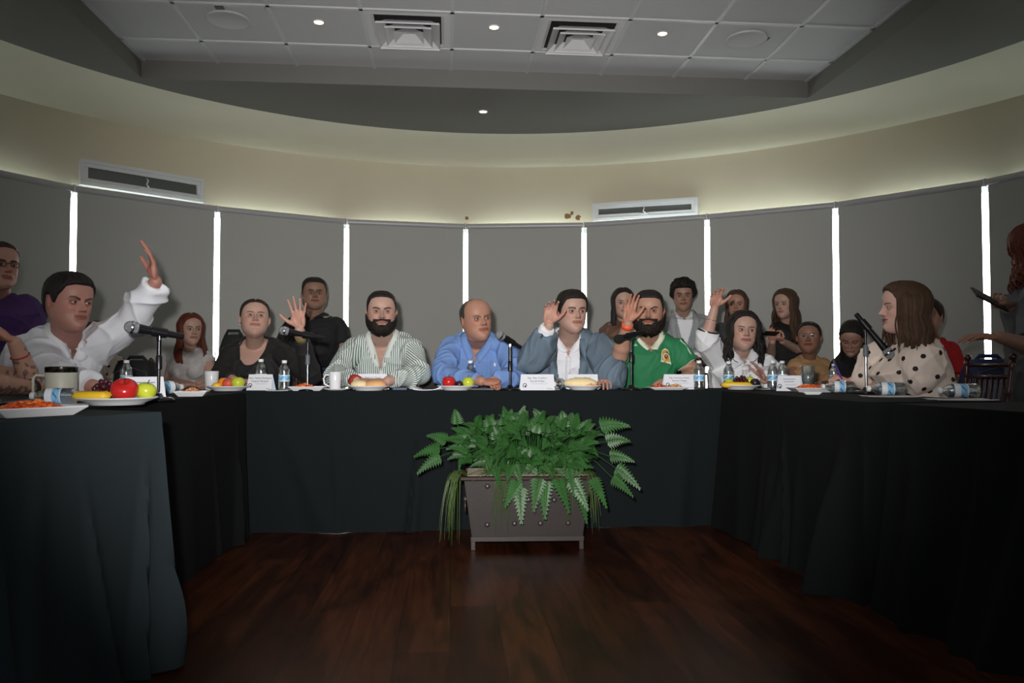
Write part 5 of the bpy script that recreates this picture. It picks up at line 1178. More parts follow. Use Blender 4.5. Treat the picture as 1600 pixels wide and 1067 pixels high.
person(dict(head=(1227, 475, 6.55), H=.236, rot=(-28, 4, 0), fem=1, skin=SK_L, seed=23, seated=False, vox=.006, lip=rgb(190, 110, 110),
    hair=[('cap', m_hlong, [(0, .86), (20, .84), (40, .78), (55, .66), (66, .52), (78, .36), (90, .30), (180, .18)], (.05, .08, .07, .07), dict(part=-.03)), ('curtain', m_hlong, dict(length=1.75, a0=56, seed=8, wave=.08, spread=.26, lay=.09))],
    neck=(1230, 503, 6.63), shR=(1205, 516, 6.59), shL=(1253, 515, 6.67), lean=(0, .02), w=.86, d=.9, bust=.03, ar=.95,
    armR=((1204, 556, 6.60), (1207, 534, 6.32), ('grip', (1206, 519, 6.26), (.3, .3, 1), .9)), armL=((1252, 549, 6.64), (1222, 533, 6.34), ('grip', (1210, 525, 6.26), (.4, .3, 1), .9)),
    wear=[dict(name='black_crop_top', m=m_blackknit, sleeve='none', low=.10, wr=.003, midriff=-.335)]),
    'woman with long wavy brown hair and a black sleeveless top looking up from her phone')
phone(at(1204, 521, 6.20), (-.2, .35, 1), (-1, -.3, .05), .07, .125, .010, label='dark phone held by the woman in the black sleeveless top')
m_tan = mat('tan_knit', rgb(176, 138, 98), .85)
m_rimless = mat('clear_frame', rgb(200, 190, 185), .15, metal=.5)
person(dict(head=(1264, 528, 5.9), H=.238, rot=(-4, -6, 0), fem=1, fat=1.06, skin=rgb(160, 118, 100), seed=24, vox=.007, lip=rgb(150, 60, 60), gaze=(0, -1, .05), hair=[('cap', m_hblack, PULLED, (.018, .02, .03, .03)), ('bun', m_hblack, (0, .48, .1), (.13, .12, .13))],
    neck=(1265, 556, 6.0), shR=(1243, 569, 6.0), shL=(1288, 569, 6.0), lean=(0, .08), w=.95, d=1.0, bust=.03, ar=1.15,
    armR=((1238, 604, 5.9), (1256, 598, 5.66), ('rest', (1270, 600, 5.6), (0, .3, -1), .9)), armL=((1296, 606, 5.9), (1280, 601, 5.66), ('rest', (1266, 602, 5.6), (0, .3, -1), .9)),
    wear=[dict(name='tan_top', m=m_tan, sleeve='cap', wr=.003)], extra=[glasses(m_rimless, .085, .06, .007), watch('R', .8, .030, mat('pink_strap', rgb(190, 130, 120), .5), (-.1, -1, .4))]),
    'woman in clear framed glasses and a tan top sitting by the blinds')
m_blk = mat('black_wool', rgb(20, 20, 23), .9)
person(dict(head=(1331, 528, 5.6), H=.238, rot=(-8, 28, 4), fem=1, skin=SK_D, seed=25, vox=.007, open=.2, hair=[('cap', m_hblack, PULLED, (.03, .03, .04, .04)), ('curtain', m_hblack, dict(length=1.2, a0=98, seed=9, wave=.03, spread=.1, lay=.05))],
    neck=(1340, 552, 5.78), shR=(1321, 566, 5.75), shL=(1368, 566, 5.8), lean=(.02, .18), w=.92, d=1.0, ar=1.05,
    armR=((1317, 604, 5.6), (1330, 602, 5.4), ('rest', (1338, 604, 5.35), (0, .3, -1), .9)), armL=((1372, 604, 5.6), (1352, 602, 5.4)),
    wear=[dict(name='black_jacket', m=m_blk, g=.014, cut=('v', -.12, .05), wr=.005)]),
    'person in a black jacket bending over and looking down behind the tall microphone')
m_redt = mat('red_cotton', rgb(176, 22, 34), .85)
person(dict(head=(1450, 497, 4.9), H=.236, rot=(-20, -5, 0), fem=1, skin=SK_M, seed=26, vox=.008, hair=[('cap', m_hbrown, PULLED, (.03, .03, .04, .04))],
    neck=(1458, 528, 5.0), shR=(1432, 545, 5.0), shL=(1484, 545, 5.0), lean=(0, .1), w=1.0, d=1.0, ar=1.0,
    armR=((1428, 600, 4.95), (1450, 608, 4.75)), armL=((1492, 597, 4.95), (1478, 606, 4.75), ('rest', (1466, 606, 4.70), (0, .3, -1), .9)), wear=[dict(name='red_top', m=m_redt, sleeve='short', sl=.8, wr=.004, g=.01)]),
    'person in a red top sitting mostly hidden behind the polka dot blouse')
m_brn = mat('brown_satin', rgb(104, 74, 62), .6); m_lblue = mat('pale_blue_cotton', rgb(140, 166, 206), .85)
person(dict(head=(973, 474, 6.2), H=.236, rot=(10, 2, 0), fem=1, skin=SK_L, seed=27, seated=False, vox=.007,
    hair=[('cap', m_hblack, [(0, .86), (20, .84), (40, .78), (55, .66), (66, .52), (78, .36), (90, .30), (180, .18)], (.03, .05, .06, .05), dict(part=.0)), ('curtain', m_hblack, dict(length=1.2, a0=60, seed=10, wave=.02, spread=.1, lay=.06))],
    neck=(974, 502, 6.26), shR=(953, 514, 6.26), shL=(1004, 515, 6.3), lean=(0, .02), w=.95, d=.95, bust=.02, ar=1.0,
    armR=((948, 556, 6.2), (965, 590, 6.1)), armL=((1010, 556, 6.3), (1000, 596, 6.2)), wear=[dict(name='pale_blue_shirt', m=m_lblue, wr=.004, cuff=.1), dict(name='brown_satin_vest', m=m_brn, g=.014, sleeve=dict(R='none', L='short'), wr=.008)]),
    'dark haired woman in a brown top with pale blue sleeve behind the man in green')
m_floral = mat('pale_floral_print', rgb(190, 186, 186), .85, var=.35, scale=22)
person(dict(head=(298, 515, 6.1), H=.242, rot=(16, 0, 0), fem=1, skin=SK_L, seed=28, vox=.007, gaze=(.25, -1, 0),
    hair=[('cap', m_hred, [(0, .86), (20, .84), (40, .78), (55, .66), (66, .52), (78, .36), (90, .30), (180, .18)], (.04, .06, .06, .06), dict(part=.0)), ('curtain', m_hred, dict(length=1.5, a0=58, seed=11, wave=.07, spread=.2, lay=.08))],
    neck=(297, 543, 6.16), shR=(271, 556, 6.18), shL=(324, 556, 6.16), lean=(0, .08), w=.95, d=.95, bust=.02, ar=1.0,
    armR=((263, 596, 6.1), (300, 602, 5.85), ('rest', (318, 602, 5.8), (0, .3, -1), .9)), armL=((333, 592, 6.1), (310, 600, 5.85), ('rest', (296, 600, 5.8), (0, .3, -1), .9)),
    wear=[dict(name='pale_floral_top', m=m_floral, sleeve='cap', wr=.004)]),
    'girl with long red brown hair in a pale floral sleeveless top by the blinds')
person(dict(head=(150, 530, 5.5), H=.238, rot=(10, 24, 0), fem=1, skin=SK_M, seed=29, vox=.008, hair=[('cap', m_hred, PULLED, (.03, .04, .05, .05)), ('curtain', m_hred, dict(length=1.0, a0=70, seed=12, wave=.03, spread=.1, lay=.06))],
    neck=(156, 555, 5.6), shR=(132, 568, 5.6), shL=(180, 566, 5.6), lean=(0, .1), w=1.0, d=1.0, ar=1.0, armR=((128, 605, 5.5), (150, 606, 5.3)), armL=((187, 603, 5.5), (170, 606, 5.3)),
    wear=[dict(name='dotted_blouse', m=mat('pale_dot_base', rgb(196, 186, 176), .85), g=.012, wr=.004, dots=(m_dot, .05, .010))]),
    'person in a pale blouse with black dots partly hidden behind the raised white sleeve')
m_gdress = mat('dark_grey_knit', rgb(92, 94, 98), .9)
person(dict(head=(1620, 392, 3.95), H=.245, rot=(-75, 16, 0), fem=1, skin=SK_D, seed=30, seated=False, hair=[('cap', m_hred, [(0, .74), (30, .66), (45, .55), (60, .4), (180, .15)], (.07, .11, .12, .12)), ('locks', m_hred, dict(n=95, length=.95, ang=(14, 178), seed=13, wave=.09, rad=.05, spread=.35, freq=3.2))],
    neck=(1632, 436, 4.02), shR=(1605, 452, 4.18), shL=(1622, 458, 3.86), lean=(.0, .02), w=1.1, d=1.1, bust=.02, belly=.02, ar=1.1, hipz=.9,
    armR=((1598, 505, 4.12), (1582, 480, 3.98), ('grip', (1562, 476, 3.95), (0, .3, 1), .95)), armL=((1622, 545, 3.82), (1560, 526, 3.80), ('flat', (1528, 524, 3.82), (0, .2, -1), .95)),
    wear=[dict(name='grey_dress', m=m_gdress, sleeve='short', sl=.8, wr=.005, g=.014, low=-.5, flare=.03)]),
    'curly haired person in a dark grey dress holding a phone at the right edge')
phone(at(1546, 468, 3.93), (.35, -.6, .8), (-.9, -.1, .42), .09, .19, .010, 'large dark phone held up by the standing person at the right edge')
# ------------------------------------------------------------------ things on the tables
TT_ = TZ + .0015
def F_(px, off, z=TT_):
    # a spot on the far table in the picture column px, OFF metres in from its front edge
    k = (px - 800) / FPX; y = (4.19 + .0851 * 1.99) / (1 - .0851 * k) + off; return Vector((k * y, y, z))
DEP = {(408, 606): .30, (444.5, 608.5): .13, (735, 606): .29, (872, 608): .16, (1092, 606.5): .10, (1138, 604.5): .27, (1207, 609): .10, (1222, 603.5): .33, (357, 610.5): .12, (352, 606): .2, (713, 609): .125, (1157, 608): .125, (577, 610.5): .115, (911, 608.5): .115, (482, 611.5): .09, (1041, 609): .085, (331, 610): .29, (524, 608): .15, (526, 609): .15, (405, 610.5): .17, (578, 613): .245, (840, 612): .06, (911, 611.5): .24, (1062, 610.5): .17, (436, 609): .10, (668, 608.5): .12, (785, 608): .2, (855, 609.5): .15, (626, 608): .09, (1195, 608): .14}
_atz = atz
def atz(px, py, z):
    return F_(px, DEP[(px, py)], z) if (px, py) in DEP else _atz(px, py, z)
m_cer = mat('white_ceramic', rgb(226, 228, 232), .25, var=.02); m_paper = mat('white_paper', rgb(226, 228, 236), .8, var=.03, scale=12)
def clearmat(n_, tint=(.93, .96, .97, 1), g=.22):
    m = bpy.data.materials.new(n_); m.use_nodes = True; n = m.node_tree; n.nodes.clear(); L = n.links.new
    t = n.nodes.new('ShaderNodeBsdfTransparent'); t.inputs[0].default_value = tint; b = n.nodes.new('ShaderNodeBsdfGlossy'); b.inputs['Roughness'].default_value = .08; b.inputs[0].default_value = (1, 1, 1, 1)
    lw = n.nodes.new('ShaderNodeLayerWeight'); lw.inputs[0].default_value = .35; ma = n.nodes.new('ShaderNodeMapRange'); ma.inputs['To Min'].default_value = g * .5; ma.inputs['To Max'].default_value = .85; L(lw.outputs['Facing'], ma.inputs['Value'])
    nz = n.nodes.new('ShaderNodeTexNoise'); nz.inputs['Scale'].default_value = 45; tc_ = n.nodes.new('ShaderNodeTexCoord'); L(tc_.outputs['Object'], nz.inputs['Vector']); bp = n.nodes.new('ShaderNodeBump'); bp.inputs['Strength'].default_value = .25; bp.inputs['Distance'].default_value = .01; L(nz.outputs['Fac'], bp.inputs['Height']); L(bp.outputs[0], b.inputs['Normal'])
    x = n.nodes.new('ShaderNodeMixShader'); L(ma.outputs[0], x.inputs[0]); L(t.outputs[0], x.inputs[1]); L(b.outputs[0], x.inputs[2]); o = n.nodes.new('ShaderNodeOutputMaterial'); L(x.outputs[0], o.inputs[0]); return m
m_pet = clearmat('clear_plastic', (.95, .97, .98, 1), .34); m_water = clearmat('water', (.93, .96, .97, 1), .5); m_tumb = clearmat('tumbler_glass', (.93, .96, .97, 1), .4)
m_label = mat('pale_blue_label', rgb(140, 196, 232), .4, var=.08, scale=40); m_lab2 = mat('label_dark_blue', rgb(46, 92, 168), .4); m_lab3 = mat('label_white', rgb(236, 240, 246), .4)
m_cap = mat('white_cap', rgb(226, 232, 232), .4)
def bottle_mesh(wb=0):
    r = empty('water_bottle', (0, 0, 0)); f = MB()
    P = [(.001, .004), (.020, .0), (.029, .004), (.0315, .012), (.0300, .020), (.0315, .028), (.0300, .036), (.0318, .044), (.0305, .050), (.0305, .088), (.0318, .094), (.0300, .102), (.0312, .110), (.027, .124), (.020, .138), (.0135, .148), (.0125, .154), (.0125, .158)]
    f.lathe(P, 28, cap=False); f.build('bottle_body', m_pet, r, smooth=True)
    f = MB(); f.lathe([(.001, .006), (.027, .007), (.029, .02), (.0285, .1), (.029, .112), (.020, .134), (.001, .135)], 20, cap=False); f.build('water', m_water, r, smooth=True)
    f = MB(); f.lathe([(.0309, .051), (.0309, .087)], 28, cap=False); l = f.build('label', m_label, r, smooth=True)
    f = MB(); f.lathe([(.0311, .051), (.0311, .055)], 28, cap=False); f.lathe([(.0311, .083), (.0311, .087)], 28, cap=False); f.build('label_stripe', m_lab3, l, smooth=True)
    if wb: f = MB(); f.lathe([(.0311, .087), (.0323, .094), (.0306, .102), (.0315, .108)], 28, cap=False); f.build('label_white_band', m_lab3, l, smooth=True)
    f = MB()
    n_ = 60; vs = []
    for i in range(n_): a = 2 * PI * i / n_; zc_ = .070 + .006 * math.sin(a * 5); hh = .0035 + .003 * math.sin(a * 5 + 1.2); vs += [(.0312 * math.cos(a), .0312 * math.sin(a), zc_ - hh / 2), (.0312 * math.cos(a), .0312 * math.sin(a), zc_ + hh / 2)]
    f.add(vs, [(2 * i, (2 * i + 2) % (2 * n_), (2 * i + 3) % (2 * n_), 2 * i + 1) for i in range(n_)])
    f.build('label_wave', m_lab2, l)
    f = MB(); f.lathe([(.0135, .153), (.0145, .154), (.0145, .166), (.0135, .169), (.001, .169)], 24); f.build('cap', m_cap, r, auto=40)
    return r
bot0 = bottle_mesh(); bot1 = bottle_mesh(1); botn = [0, 0]
def bottle(px, py, z=None, lie=None, scale=1.0, label='', spin=0.0, d=None):
    q = 0 if lie is None else 1; b_ = (bot0, bot1)[q]; o = b_ if botn[q] == 0 else copy_tree(b_); botn[q] += 1
    p = atz(px, py, z or TT_) if d is None else Vector((at(px, py, d).x, d, TT_))
    if lie is None: o.location = p; o.rotation_euler = (0, 0, spin)
    else:
        a = math.radians(lie); axis = Vector((math.cos(a), math.sin(a), 0)); M_ = (Matrix.Rotation(a, 4, 'Z') @ Matrix.Rotation(PI / 2, 4, 'Y') @ Matrix.Rotation(spin, 4, 'Z')); o.rotation_euler = M_.to_euler(); o.location = p + Vector((0, 0, .0318 * scale + .0006)) - axis * .08 * scale
    o.scale = (scale,) * 3
    tag(o, label, 'water bottle', 'small water bottles with pale blue labels')
bottle(1499, 622, lie=172, scale=.98, label='tipped over water bottle nearest the right edge, on a napkin', spin=.6)
bottle(1386, 618, lie=168, scale=.98, label='tipped over water bottle on a napkin before the polka dot blouse', spin=.9, z=TT_)
bottle(1311, 613.5, lie=170, scale=.95, label='tipped over water bottle between the orange food and the microphone stand', spin=.9)
bottle(86, 631.5, lie=188, scale=.92, label='water bottle lying in front of the cream travel mug', spin=.4)
bottle(197, 611.5, label='upright water bottle behind the grapes and red apple', scale=1.0)
bottle(260, 615.5, lie=60, scale=1.0, label='water bottle lying beside the tall microphone stand of the left table', spin=2.2)
bottle(408, 606, label='upright water bottle half hidden behind the first name card', scale=1.05)
bottle(444.5, 608.5, label='upright water bottle between the first name card and the striped shirt', scale=1.0, spin=.8)
bottle(735, 606, label='upright water bottle behind the yellow green apple of the bald man', scale=1.0)
bottle(872, 608, lie=250, scale=1.05, label='water bottle lying end on between the two middle name cards', spin=1)
bottle(1092, 606.5, label='upright water bottle beside the name card of the man in green', scale=1.0, spin=.4)
bottle(1138, 604.5, label='upright water bottle half hidden behind the grape plate', scale=.98)
bottle(1207, 609, label='upright water bottle to the right of the grape plate', scale=1.0, spin=1.2)
bottle(1222, 603.5, label='upright water bottle at the far side behind the tilted name card', scale=1.0)
bottle(1303, 604, label='upright water bottle behind the purple pen', scale=.9)
# plates
def plate(px, py, R, label, rot=0, dy=0):
    p = atz(px, py, TT_); r = empty('plate', p, rot, label, 'plate', 'round white plates'); f = MB(); f.lathe([(.001, .004), (R * .58, .004), (R * .62, .0), (R * .66, .0), (R * .68, .006), (R * .96, .021), (R, .024), (R * .995, .027), (R * .66, .011), (.001, .009)], 48); f.build('dish', m_cer, r, smooth=True); return p
def squareplate(px, py, w, d, label, rot, h=.024):
    p = atz(px, py, TT_); r = empty('plate', p, rot, label, 'plate', 'square white plates'); f = MB(); vs = []
    for s, z in ((.72, 0), (1.0, h), (.97, h + .003), (.70, .005)):
        for a, b in ((-1, -1), (1, -1), (1, 1), (-1, 1)): vs.append((a * w / 2 * s, b * d / 2 * s, z))
    fs = [(0, 3, 2, 1), (12, 13, 14, 15)]
    for k in range(3):
        for q in range(4): fs.append((k * 4 + q, k * 4 + (q + 1) % 4, k * 4 + 4 + (q + 1) % 4, k * 4 + 4 + q))
    f.add(vs, fs); f.build('dish', m_cer, r, bevel=.002); return p
def food(c, rx, ry, hh, cols, n, seed, label, rot=0, sz=.0062, name='food_heap'):
    n = int(n * 1.6)
    rg_ = random.Random(seed); me_m = [mat('food_%s_%d' % (name, i) + str(seed), cl, .45, var=.3, scale=80) for i, cl in enumerate(cols)]; V, F, S_ = [], [], []; cs, sn = math.cos(rot), math.sin(rot)
    for i in range(n):
        a = rg_.uniform(0, 2 * PI); q = math.sqrt(rg_.random()); x = rx * q * math.cos(a); y = ry * q * math.sin(a); z = hh * (1 - q * q) * rg_.uniform(.2, 1) + .004; s = sz * rg_.uniform(.7, 1.5)
        f = MB(); f.ell((0, 0, 0), (s * rg_.uniform(.8, 1.7), s * rg_.uniform(.7, 1.2), s * rg_.uniform(.4, .8)), Matrix.Rotation(rg_.uniform(0, 3), 3, 'Z') @ Matrix.Rotation(rg_.uniform(-.6, .6), 3, 'X'), 8, 6)
        k = len(V); V += [(v[0] + x * cs - y * sn, v[1] + x * sn + y * cs, v[2] + z) for v in f.v]; F += [tuple(j + k for j in ff) for ff in f.f]; S_ += [rg_.randrange(len(cols))] * len(f.f)
    o = mkmesh(name, V, F, me_m, None, (0, 0, 0), slots=S_); o.location = c; tag(o, label, 'food', kind='stuff'); return o
ORA = [rgb(214, 92, 34), rgb(196, 70, 26), rgb(232, 128, 60)]; NUT = [rgb(222, 190, 140), rgb(200, 150, 90), rgb(190, 110, 70)]
p = squareplate(48, 650, .24, .15, 'white rectangular plate at the left edge holding orange food', math.radians(58)); food(p + Vector((0, 0, .010)), .095, .06, .030, ORA, 260, 1, 'orange red chilaquiles heaped on the plate at the left edge', math.radians(58))
p = squareplate(300, 619, .14, .14, 'small square white plate of nuts on the left table', .25, .022); food(p + Vector((0, 0, .009)), .045, .045, .022, NUT, 160, 2, 'pale nuts heaped on the small square plate', 0, .006)
p = squareplate(482, 611.5, .20, .13, 'white rectangular plate between the upright bottle and the coffee cup', .06, .022); food(p + Vector((-.02, 0, .009)), .065, .04, .026, ORA, 150, 3, 'orange food heaped on the plate beside the upright bottle', 0, .006)
p = squareplate(1041, 609, .22, .12, 'flat white plate in front of the name card of the man in green', .08, .014); food(p + Vector((-.045, 0, .009)), .05, .035, .016, [rgb(190, 70, 40), rgb(120, 60, 30), rgb(214, 110, 70)], 120, 4, 'reddish food at the left of the plate before the man in green', 0, .006); food(p + Vector((.05, .0, .009)), .045, .035, .02, NUT, 110, 5, 'pale nuts at the right of the plate before the man in green', 0, .005)
p = squareplate(1268, 612.5, .22, .16, 'white rectangular plate of orange food below the water glass', -.05, .022); food(p + Vector((.0, .02, .009)), .09, .045, .026, ORA, 220, 6, 'orange food heaped on the plate below the water glass', 0, .007)
squareplate(1269, 616.5, .085, .03, 'tiny white rectangular dish at the table edge before the orange food', 0, .010)
# fruit
def fruitmat(n_, c, c2, sc=8):
    m = mat(n_, c, .3, var=.18, scale=sc); return m
m_rapp = mat('red_apple_skin', rgb(190, 36, 34), .22, var=.35, scale=9); m_gapp = mat('green_apple_skin', rgb(196, 206, 60), .25, var=.12, scale=20); m_peach = mat('peach_skin', rgb(206, 84, 66), .5, var=.2, scale=14); m_oran = mat('orange_peel', rgb(240, 140, 30), .4, var=.08, scale=40)
m_mango = mat('mango_yellow', rgb(246, 190, 50), .4, var=.1, scale=20); m_avo = mat('dark_plum_skin', rgb(40, 26, 34), .3, var=.3, scale=20); m_plum = mat('purple_plum', rgb(72, 22, 44), .25, var=.3, scale=14); m_ban = mat('banana_peel', rgb(240, 196, 44), .45, var=.12, scale=18); m_grape = mat('red_grape_skin', rgb(66, 26, 36), .18, var=.4, scale=30); m_stem = mat('brown_stem', rgb(70, 50, 30), .8)
def fruit(name, m, c, R, label, sq=.92, dim=.18, tilt=(0, 0), stem=True, grp=None, tall=1.0):
    r = empty(name, c, 0, label, 'fruit', grp); r.rotation_euler = (tilt[0], tilt[1], 0); P = []
    for i in range(17):
        t = PI * i / 16; rr = math.sin(t); z = -math.cos(t); k = 1 - .10 * (1 - abs(z)) * 0; zz = z * sq * tall; rad = rr * (1.0 + .06 * z)
        if dim: zz -= dim * math.copysign(1, z) * math.exp(-(rr / .28) ** 2) * (1 if z > 0 else .6)
        P.append((max(.0006, R * rad), R * (zz + sq * tall)))
    f = MB(); f.lathe(P, 26, cap=False); o = f.build('skin', m, r, smooth=True)
    if stem: f = MB(); f.tube([(0, 0, R * (2 * sq * tall - dim * 1.2)), (R * .05, 0, R * (2 * sq * tall + .12)), (R * .12, 0, R * (2 * sq * tall + .28))], R * .05, 6); f.build('stem', m_stem, r)
    return r
def banana(c, rot, label, L=.18, R=.017, bend=.55, tiltz=0):
    r = empty('banana', c, rot, label, 'fruit', 'bananas on the fruit plates'); f = MB(); pts = []; rr = []
    for i in range(15):
        u = i / 14; a = (u - .5) * bend * 2; pts.append((math.sin(a) * L / (2 * bend), (1 - math.cos(a)) * L / (2 * bend) * .7, R + (.012 * math.sin(u * PI) if tiltz else 0))); rr.append(R * (min(1, (u * 7 + .25)) if u < .15 else min(1, ((1 - u) * 6 + .22)) if u > .84 else 1) * (1 + .05 * math.sin(u * PI)))
    f.tube(pts, rr, 7); f.build('peel', m_ban, r, smooth=True); f = MB(); f.ell(pts[0], (R * .32,) * 3, nu=8, nv=6); f.build('tip', m_stem, r, smooth=True)
def grapes(c, rx, ry, hh, n, seed, label, R=.0105):
    rg_ = random.Random(seed); r = empty('grape_bunch', c, 0, label, 'fruit', 'bunches of red grapes'); pts = []
    for i in range(n * 30):
        a = rg_.uniform(0, 2 * PI); q = math.sqrt(rg_.random()); x = rx * q * math.cos(a); y = ry * q * math.sin(a); z = R + (hh) * (1 - q ** 2) * rg_.random()
        if all((x - a_) ** 2 + (y - b_) ** 2 + (z - c_) ** 2 > (R * 1.75) ** 2 for a_, b_, c_ in pts): pts.append((x, y, z))
        if len(pts) >= n: break
    g0 = None
    for x, y, z in pts:
        if g0 is None: f = MB(); f.ell((0, 0, 0), (R, R, R * 1.1), nu=14, nv=10); g0 = f.build('grape', m_grape, r, smooth=True); g0.location = (x, y, z)
        else: o = g0.copy(); COL.objects.link(o); o.parent = r; o.location = (x, y, z); o.rotation_euler = (rg_.uniform(-1, 1), rg_.uniform(-1, 1), 0)
    f = MB(); f.tube([(0, 0, R), (.005, 0, hh * .7), (.012, .0, hh + R * 2.0), (.02, 0, hh + R * 3)], [.002, .0018, .0016, .001], 6); f.build('stalk', m_stem, r)
def top(p, dx, dy, z=.010): return Vector((p.x + dx, p.y + dy, TT_ + z))
# plate one, nearest on the left
p = plate(183, 632, .135, 'round white plate of mixed fruit on the left table before the white shirt')
banana(top(p, -.075, -.045, .014), math.radians(-8), 'banana lying at the front left of the near fruit plate', .15); banana(top(p, -.080, -.018, .015), math.radians(4), 'banana lying behind another on the near fruit plate', .14)
grapes(top(p, -.055, .030, .014), .062, .045, .068, 66, 31, 'dark red grapes between the bananas and the big red apple'); 
fruit('apple', m_rapp, top(p, .042, -.030, .024), .046, 'big shiny red apple at the front of the near fruit plate', .80, .2, (.55, .25), grp='apples on the fruit plates'); fruit('apple', m_gapp, top(p, .098, -.005, .016), .035, 'yellow green apple behind the big red apple', .92, .18, (0, .2), grp='apples on the fruit plates')
# plate two
p = plate(357, 610.5, .115, 'round white plate of fruit beside the white mug at the far left corner'); r = squareplate(352, 606, .13, .09, 'dark grey square saucer standing on edge behind the fruit by the white mug', 0, .02)
bpy.data.objects[-1] if False else None
fruit('mango', m_mango, top(p, -.052, -.03, .010), .026, 'yellow mango half at the left of the far left fruit plate', .7, 0, stem=False); fruit('orange', m_oran, top(p, -.035, .03, .012), .032, 'orange at the back of the far left fruit plate', .95, .05, stem=False)
fruit('peach', m_peach, top(p, .006, -.012, .010), .033, 'reddish peach in the middle of the far left fruit plate', .9, .1, grp='peaches'); fruit('apple', m_gapp, top(p, .062, -.02, .010), .036, 'green apple at the right of the far left fruit plate', .95, .15, grp='apples on the fruit plates')
fruit('plum', m_plum, top(p, .012, .055, .014), .028, 'dark purple plum behind the peach of the far left plate', .95, .1, stem=False, grp='dark plums'); fruit('plum', m_plum, top(p, -.025, .072, .016), .026, 'dark purple plum nearest the white mug behind the fruit', .95, .1, stem=False, grp='dark plums')
# plate three, before the bald man
p = plate(713, 609, .110, 'round white plate with apples in front of the bald man')
fruit('apple', m_rapp, top(p, -.042, -.005, .010), .039, 'red apple on the plate in front of the bald man', .92, .18, (.1, 0), grp='apples on the fruit plates'); fruit('plum', m_avo, top(p, .018, -.01, .010), .023, 'small dark plum between the red and yellow green apples', .95, .05, grp='dark plums'); fruit('apple', m_gapp, top(p, .068, .0, .010), .034, 'yellow green apple on the plate in front of the bald man', .98, .15, grp='apples on the fruit plates')
# plate four, before the white blouse
p = plate(1157, 608, .112, 'round white plate of grapes and fruit before the white blouse')
banana(top(p, -.035, -.055, .010), math.radians(-4), 'banana at the front of the plate before the white blouse', .19); grapes(top(p, .0, .0, .012), .055, .045, .062, 62, 41, 'heap of red grapes on the plate before the white blouse', .0095)
fruit('pear', m_gapp, top(p, -.062, .022, .012), .026, 'green pear behind the banana before the white blouse', 1.0, .1); fruit('apple', m_gapp, top(p, .062, .035, .016), .032, 'green apple behind the dark plum before the white blouse', .95, .15, grp='apples on the fruit plates'); fruit('plum', m_avo, top(p, .075, -.03, .012), .028, 'glossy dark plum at the right of the grape plate', .95, .05, stem=False, grp='dark plums')
# bread plates
m_bun = mat('golden_bread', rgb(226, 172, 118), .6, var=.15, scale=20); m_bun2 = mat('pale_bread', rgb(236, 214, 164), .6, var=.12, scale=20)
def bun(c, rx, ry, rz, m, label, rot=0):
    r = empty('bread_roll', c, rot, label, 'bread', 'bread rolls on the plates'); f = MB(); f.ell((0, 0, rz * .75), (rx, ry, rz), nu=22, nv=14); v = np.array(f.v); v[:, 2] = np.maximum(v[:, 2], 0); f.v = [tuple(q) for q in v]; f.build('crust', m, r, smooth=True, merge=False)
p = plate(577, 610.5, .115, 'round white plate of bread in front of the striped shirt'); bun(top(p, -.055, 0), .050, .04, .028, m_bun2, 'pale bread roll in front of the striped shirt'); bun(top(p, .035, 0), .062, .042, .028, m_bun, 'golden bread roll in front of the striped shirt')
p = plate(911, 608.5, .105, 'round white plate of bread before the blazer'); bun(top(p, -.015, 0, .012), .098, .045, .034, m_bun2, 'long filled bread roll in front of the blue grey blazer'); food(top(p, .03, -.02, .018), .05, .025, .024, [rgb(226, 150, 90), rgb(240, 210, 160)], 60, 9, 'crumbly filling on the long bread roll before the blazer', 0, .007)
# mugs
def mug(px, py, R, H, label, hand=None, m=m_cer, taper=.86, rot=0.0):
    p = atz(px, py, TT_); r = empty('coffee_mug', p, rot, label, 'mug', 'plain white coffee mugs'); f = MB(); f.lathe([(.001, .0), (R * taper * .9, .0), (R * taper, .004), (R, H - .002), (R * .97, H), (R * .93, H - .003), (R * taper * .9, .010), (.001, .008)], 36); f.build('cup_body', m, r, smooth=True)
    f = MB(); s = hand or 1; f.tube([(s * R * .93, 0, H * .82), (s * (R + .018), 0, H * .84), (s * (R + .030), 0, H * .62), (s * (R + .024), 0, H * .34), (s * R * .88, 0, H * .2)], .0055, 8); f.build('handle', m, r, smooth=True); return p
mug(331, 610, .040, .108, 'white mug beside the fruit plate at the far left corner', rot=1.6); p = mug(524, 608, .036, .105, 'white mug standing on a saucer beside the striped shirt', -1)
r = empty('saucer', atz(526, 609, TT_ - .001), 0, 'white saucer under the mug beside the striped shirt', 'saucer'); f = MB(); f.lathe([(.001, .0), (.04, .0), (.078, .010), (.078, .012), (.04, .003), (.001, .002)], 36); f.build('dish', m_cer, r, smooth=True)
p = atz(86, 629, TT_) + Vector((-.03, .09, 0)); r = empty('travel_mug', p, math.radians(35), 'large cream travel mug with a dark steel lid and side handle', 'mug'); m_crm = mat('cream_enamel', rgb(196, 194, 180), .45); f = MB(); f.lathe([(.001, 0), (.052, 0), (.055, .006), (.056, .112), (.054, .115)], 40); f.build('mug_body', m_crm, r, smooth=True)
f = MB(); f.lathe([(.056, .112), (.057, .114), (.057, .132), (.054, .135), (.001, .136)], 40); f.build('lid', mat('dark_steel', rgb(70, 66, 62), .18, metal=.9), r, auto=40)
f = MB(); f.tube([(-.052, 0, .10), (-.085, 0, .102), (-.093, 0, .09), (-.093, 0, .035), (-.085, 0, .022), (-.052, 0, .024)], .0055, 10); f.build('handle', m_crm, r, smooth=True)
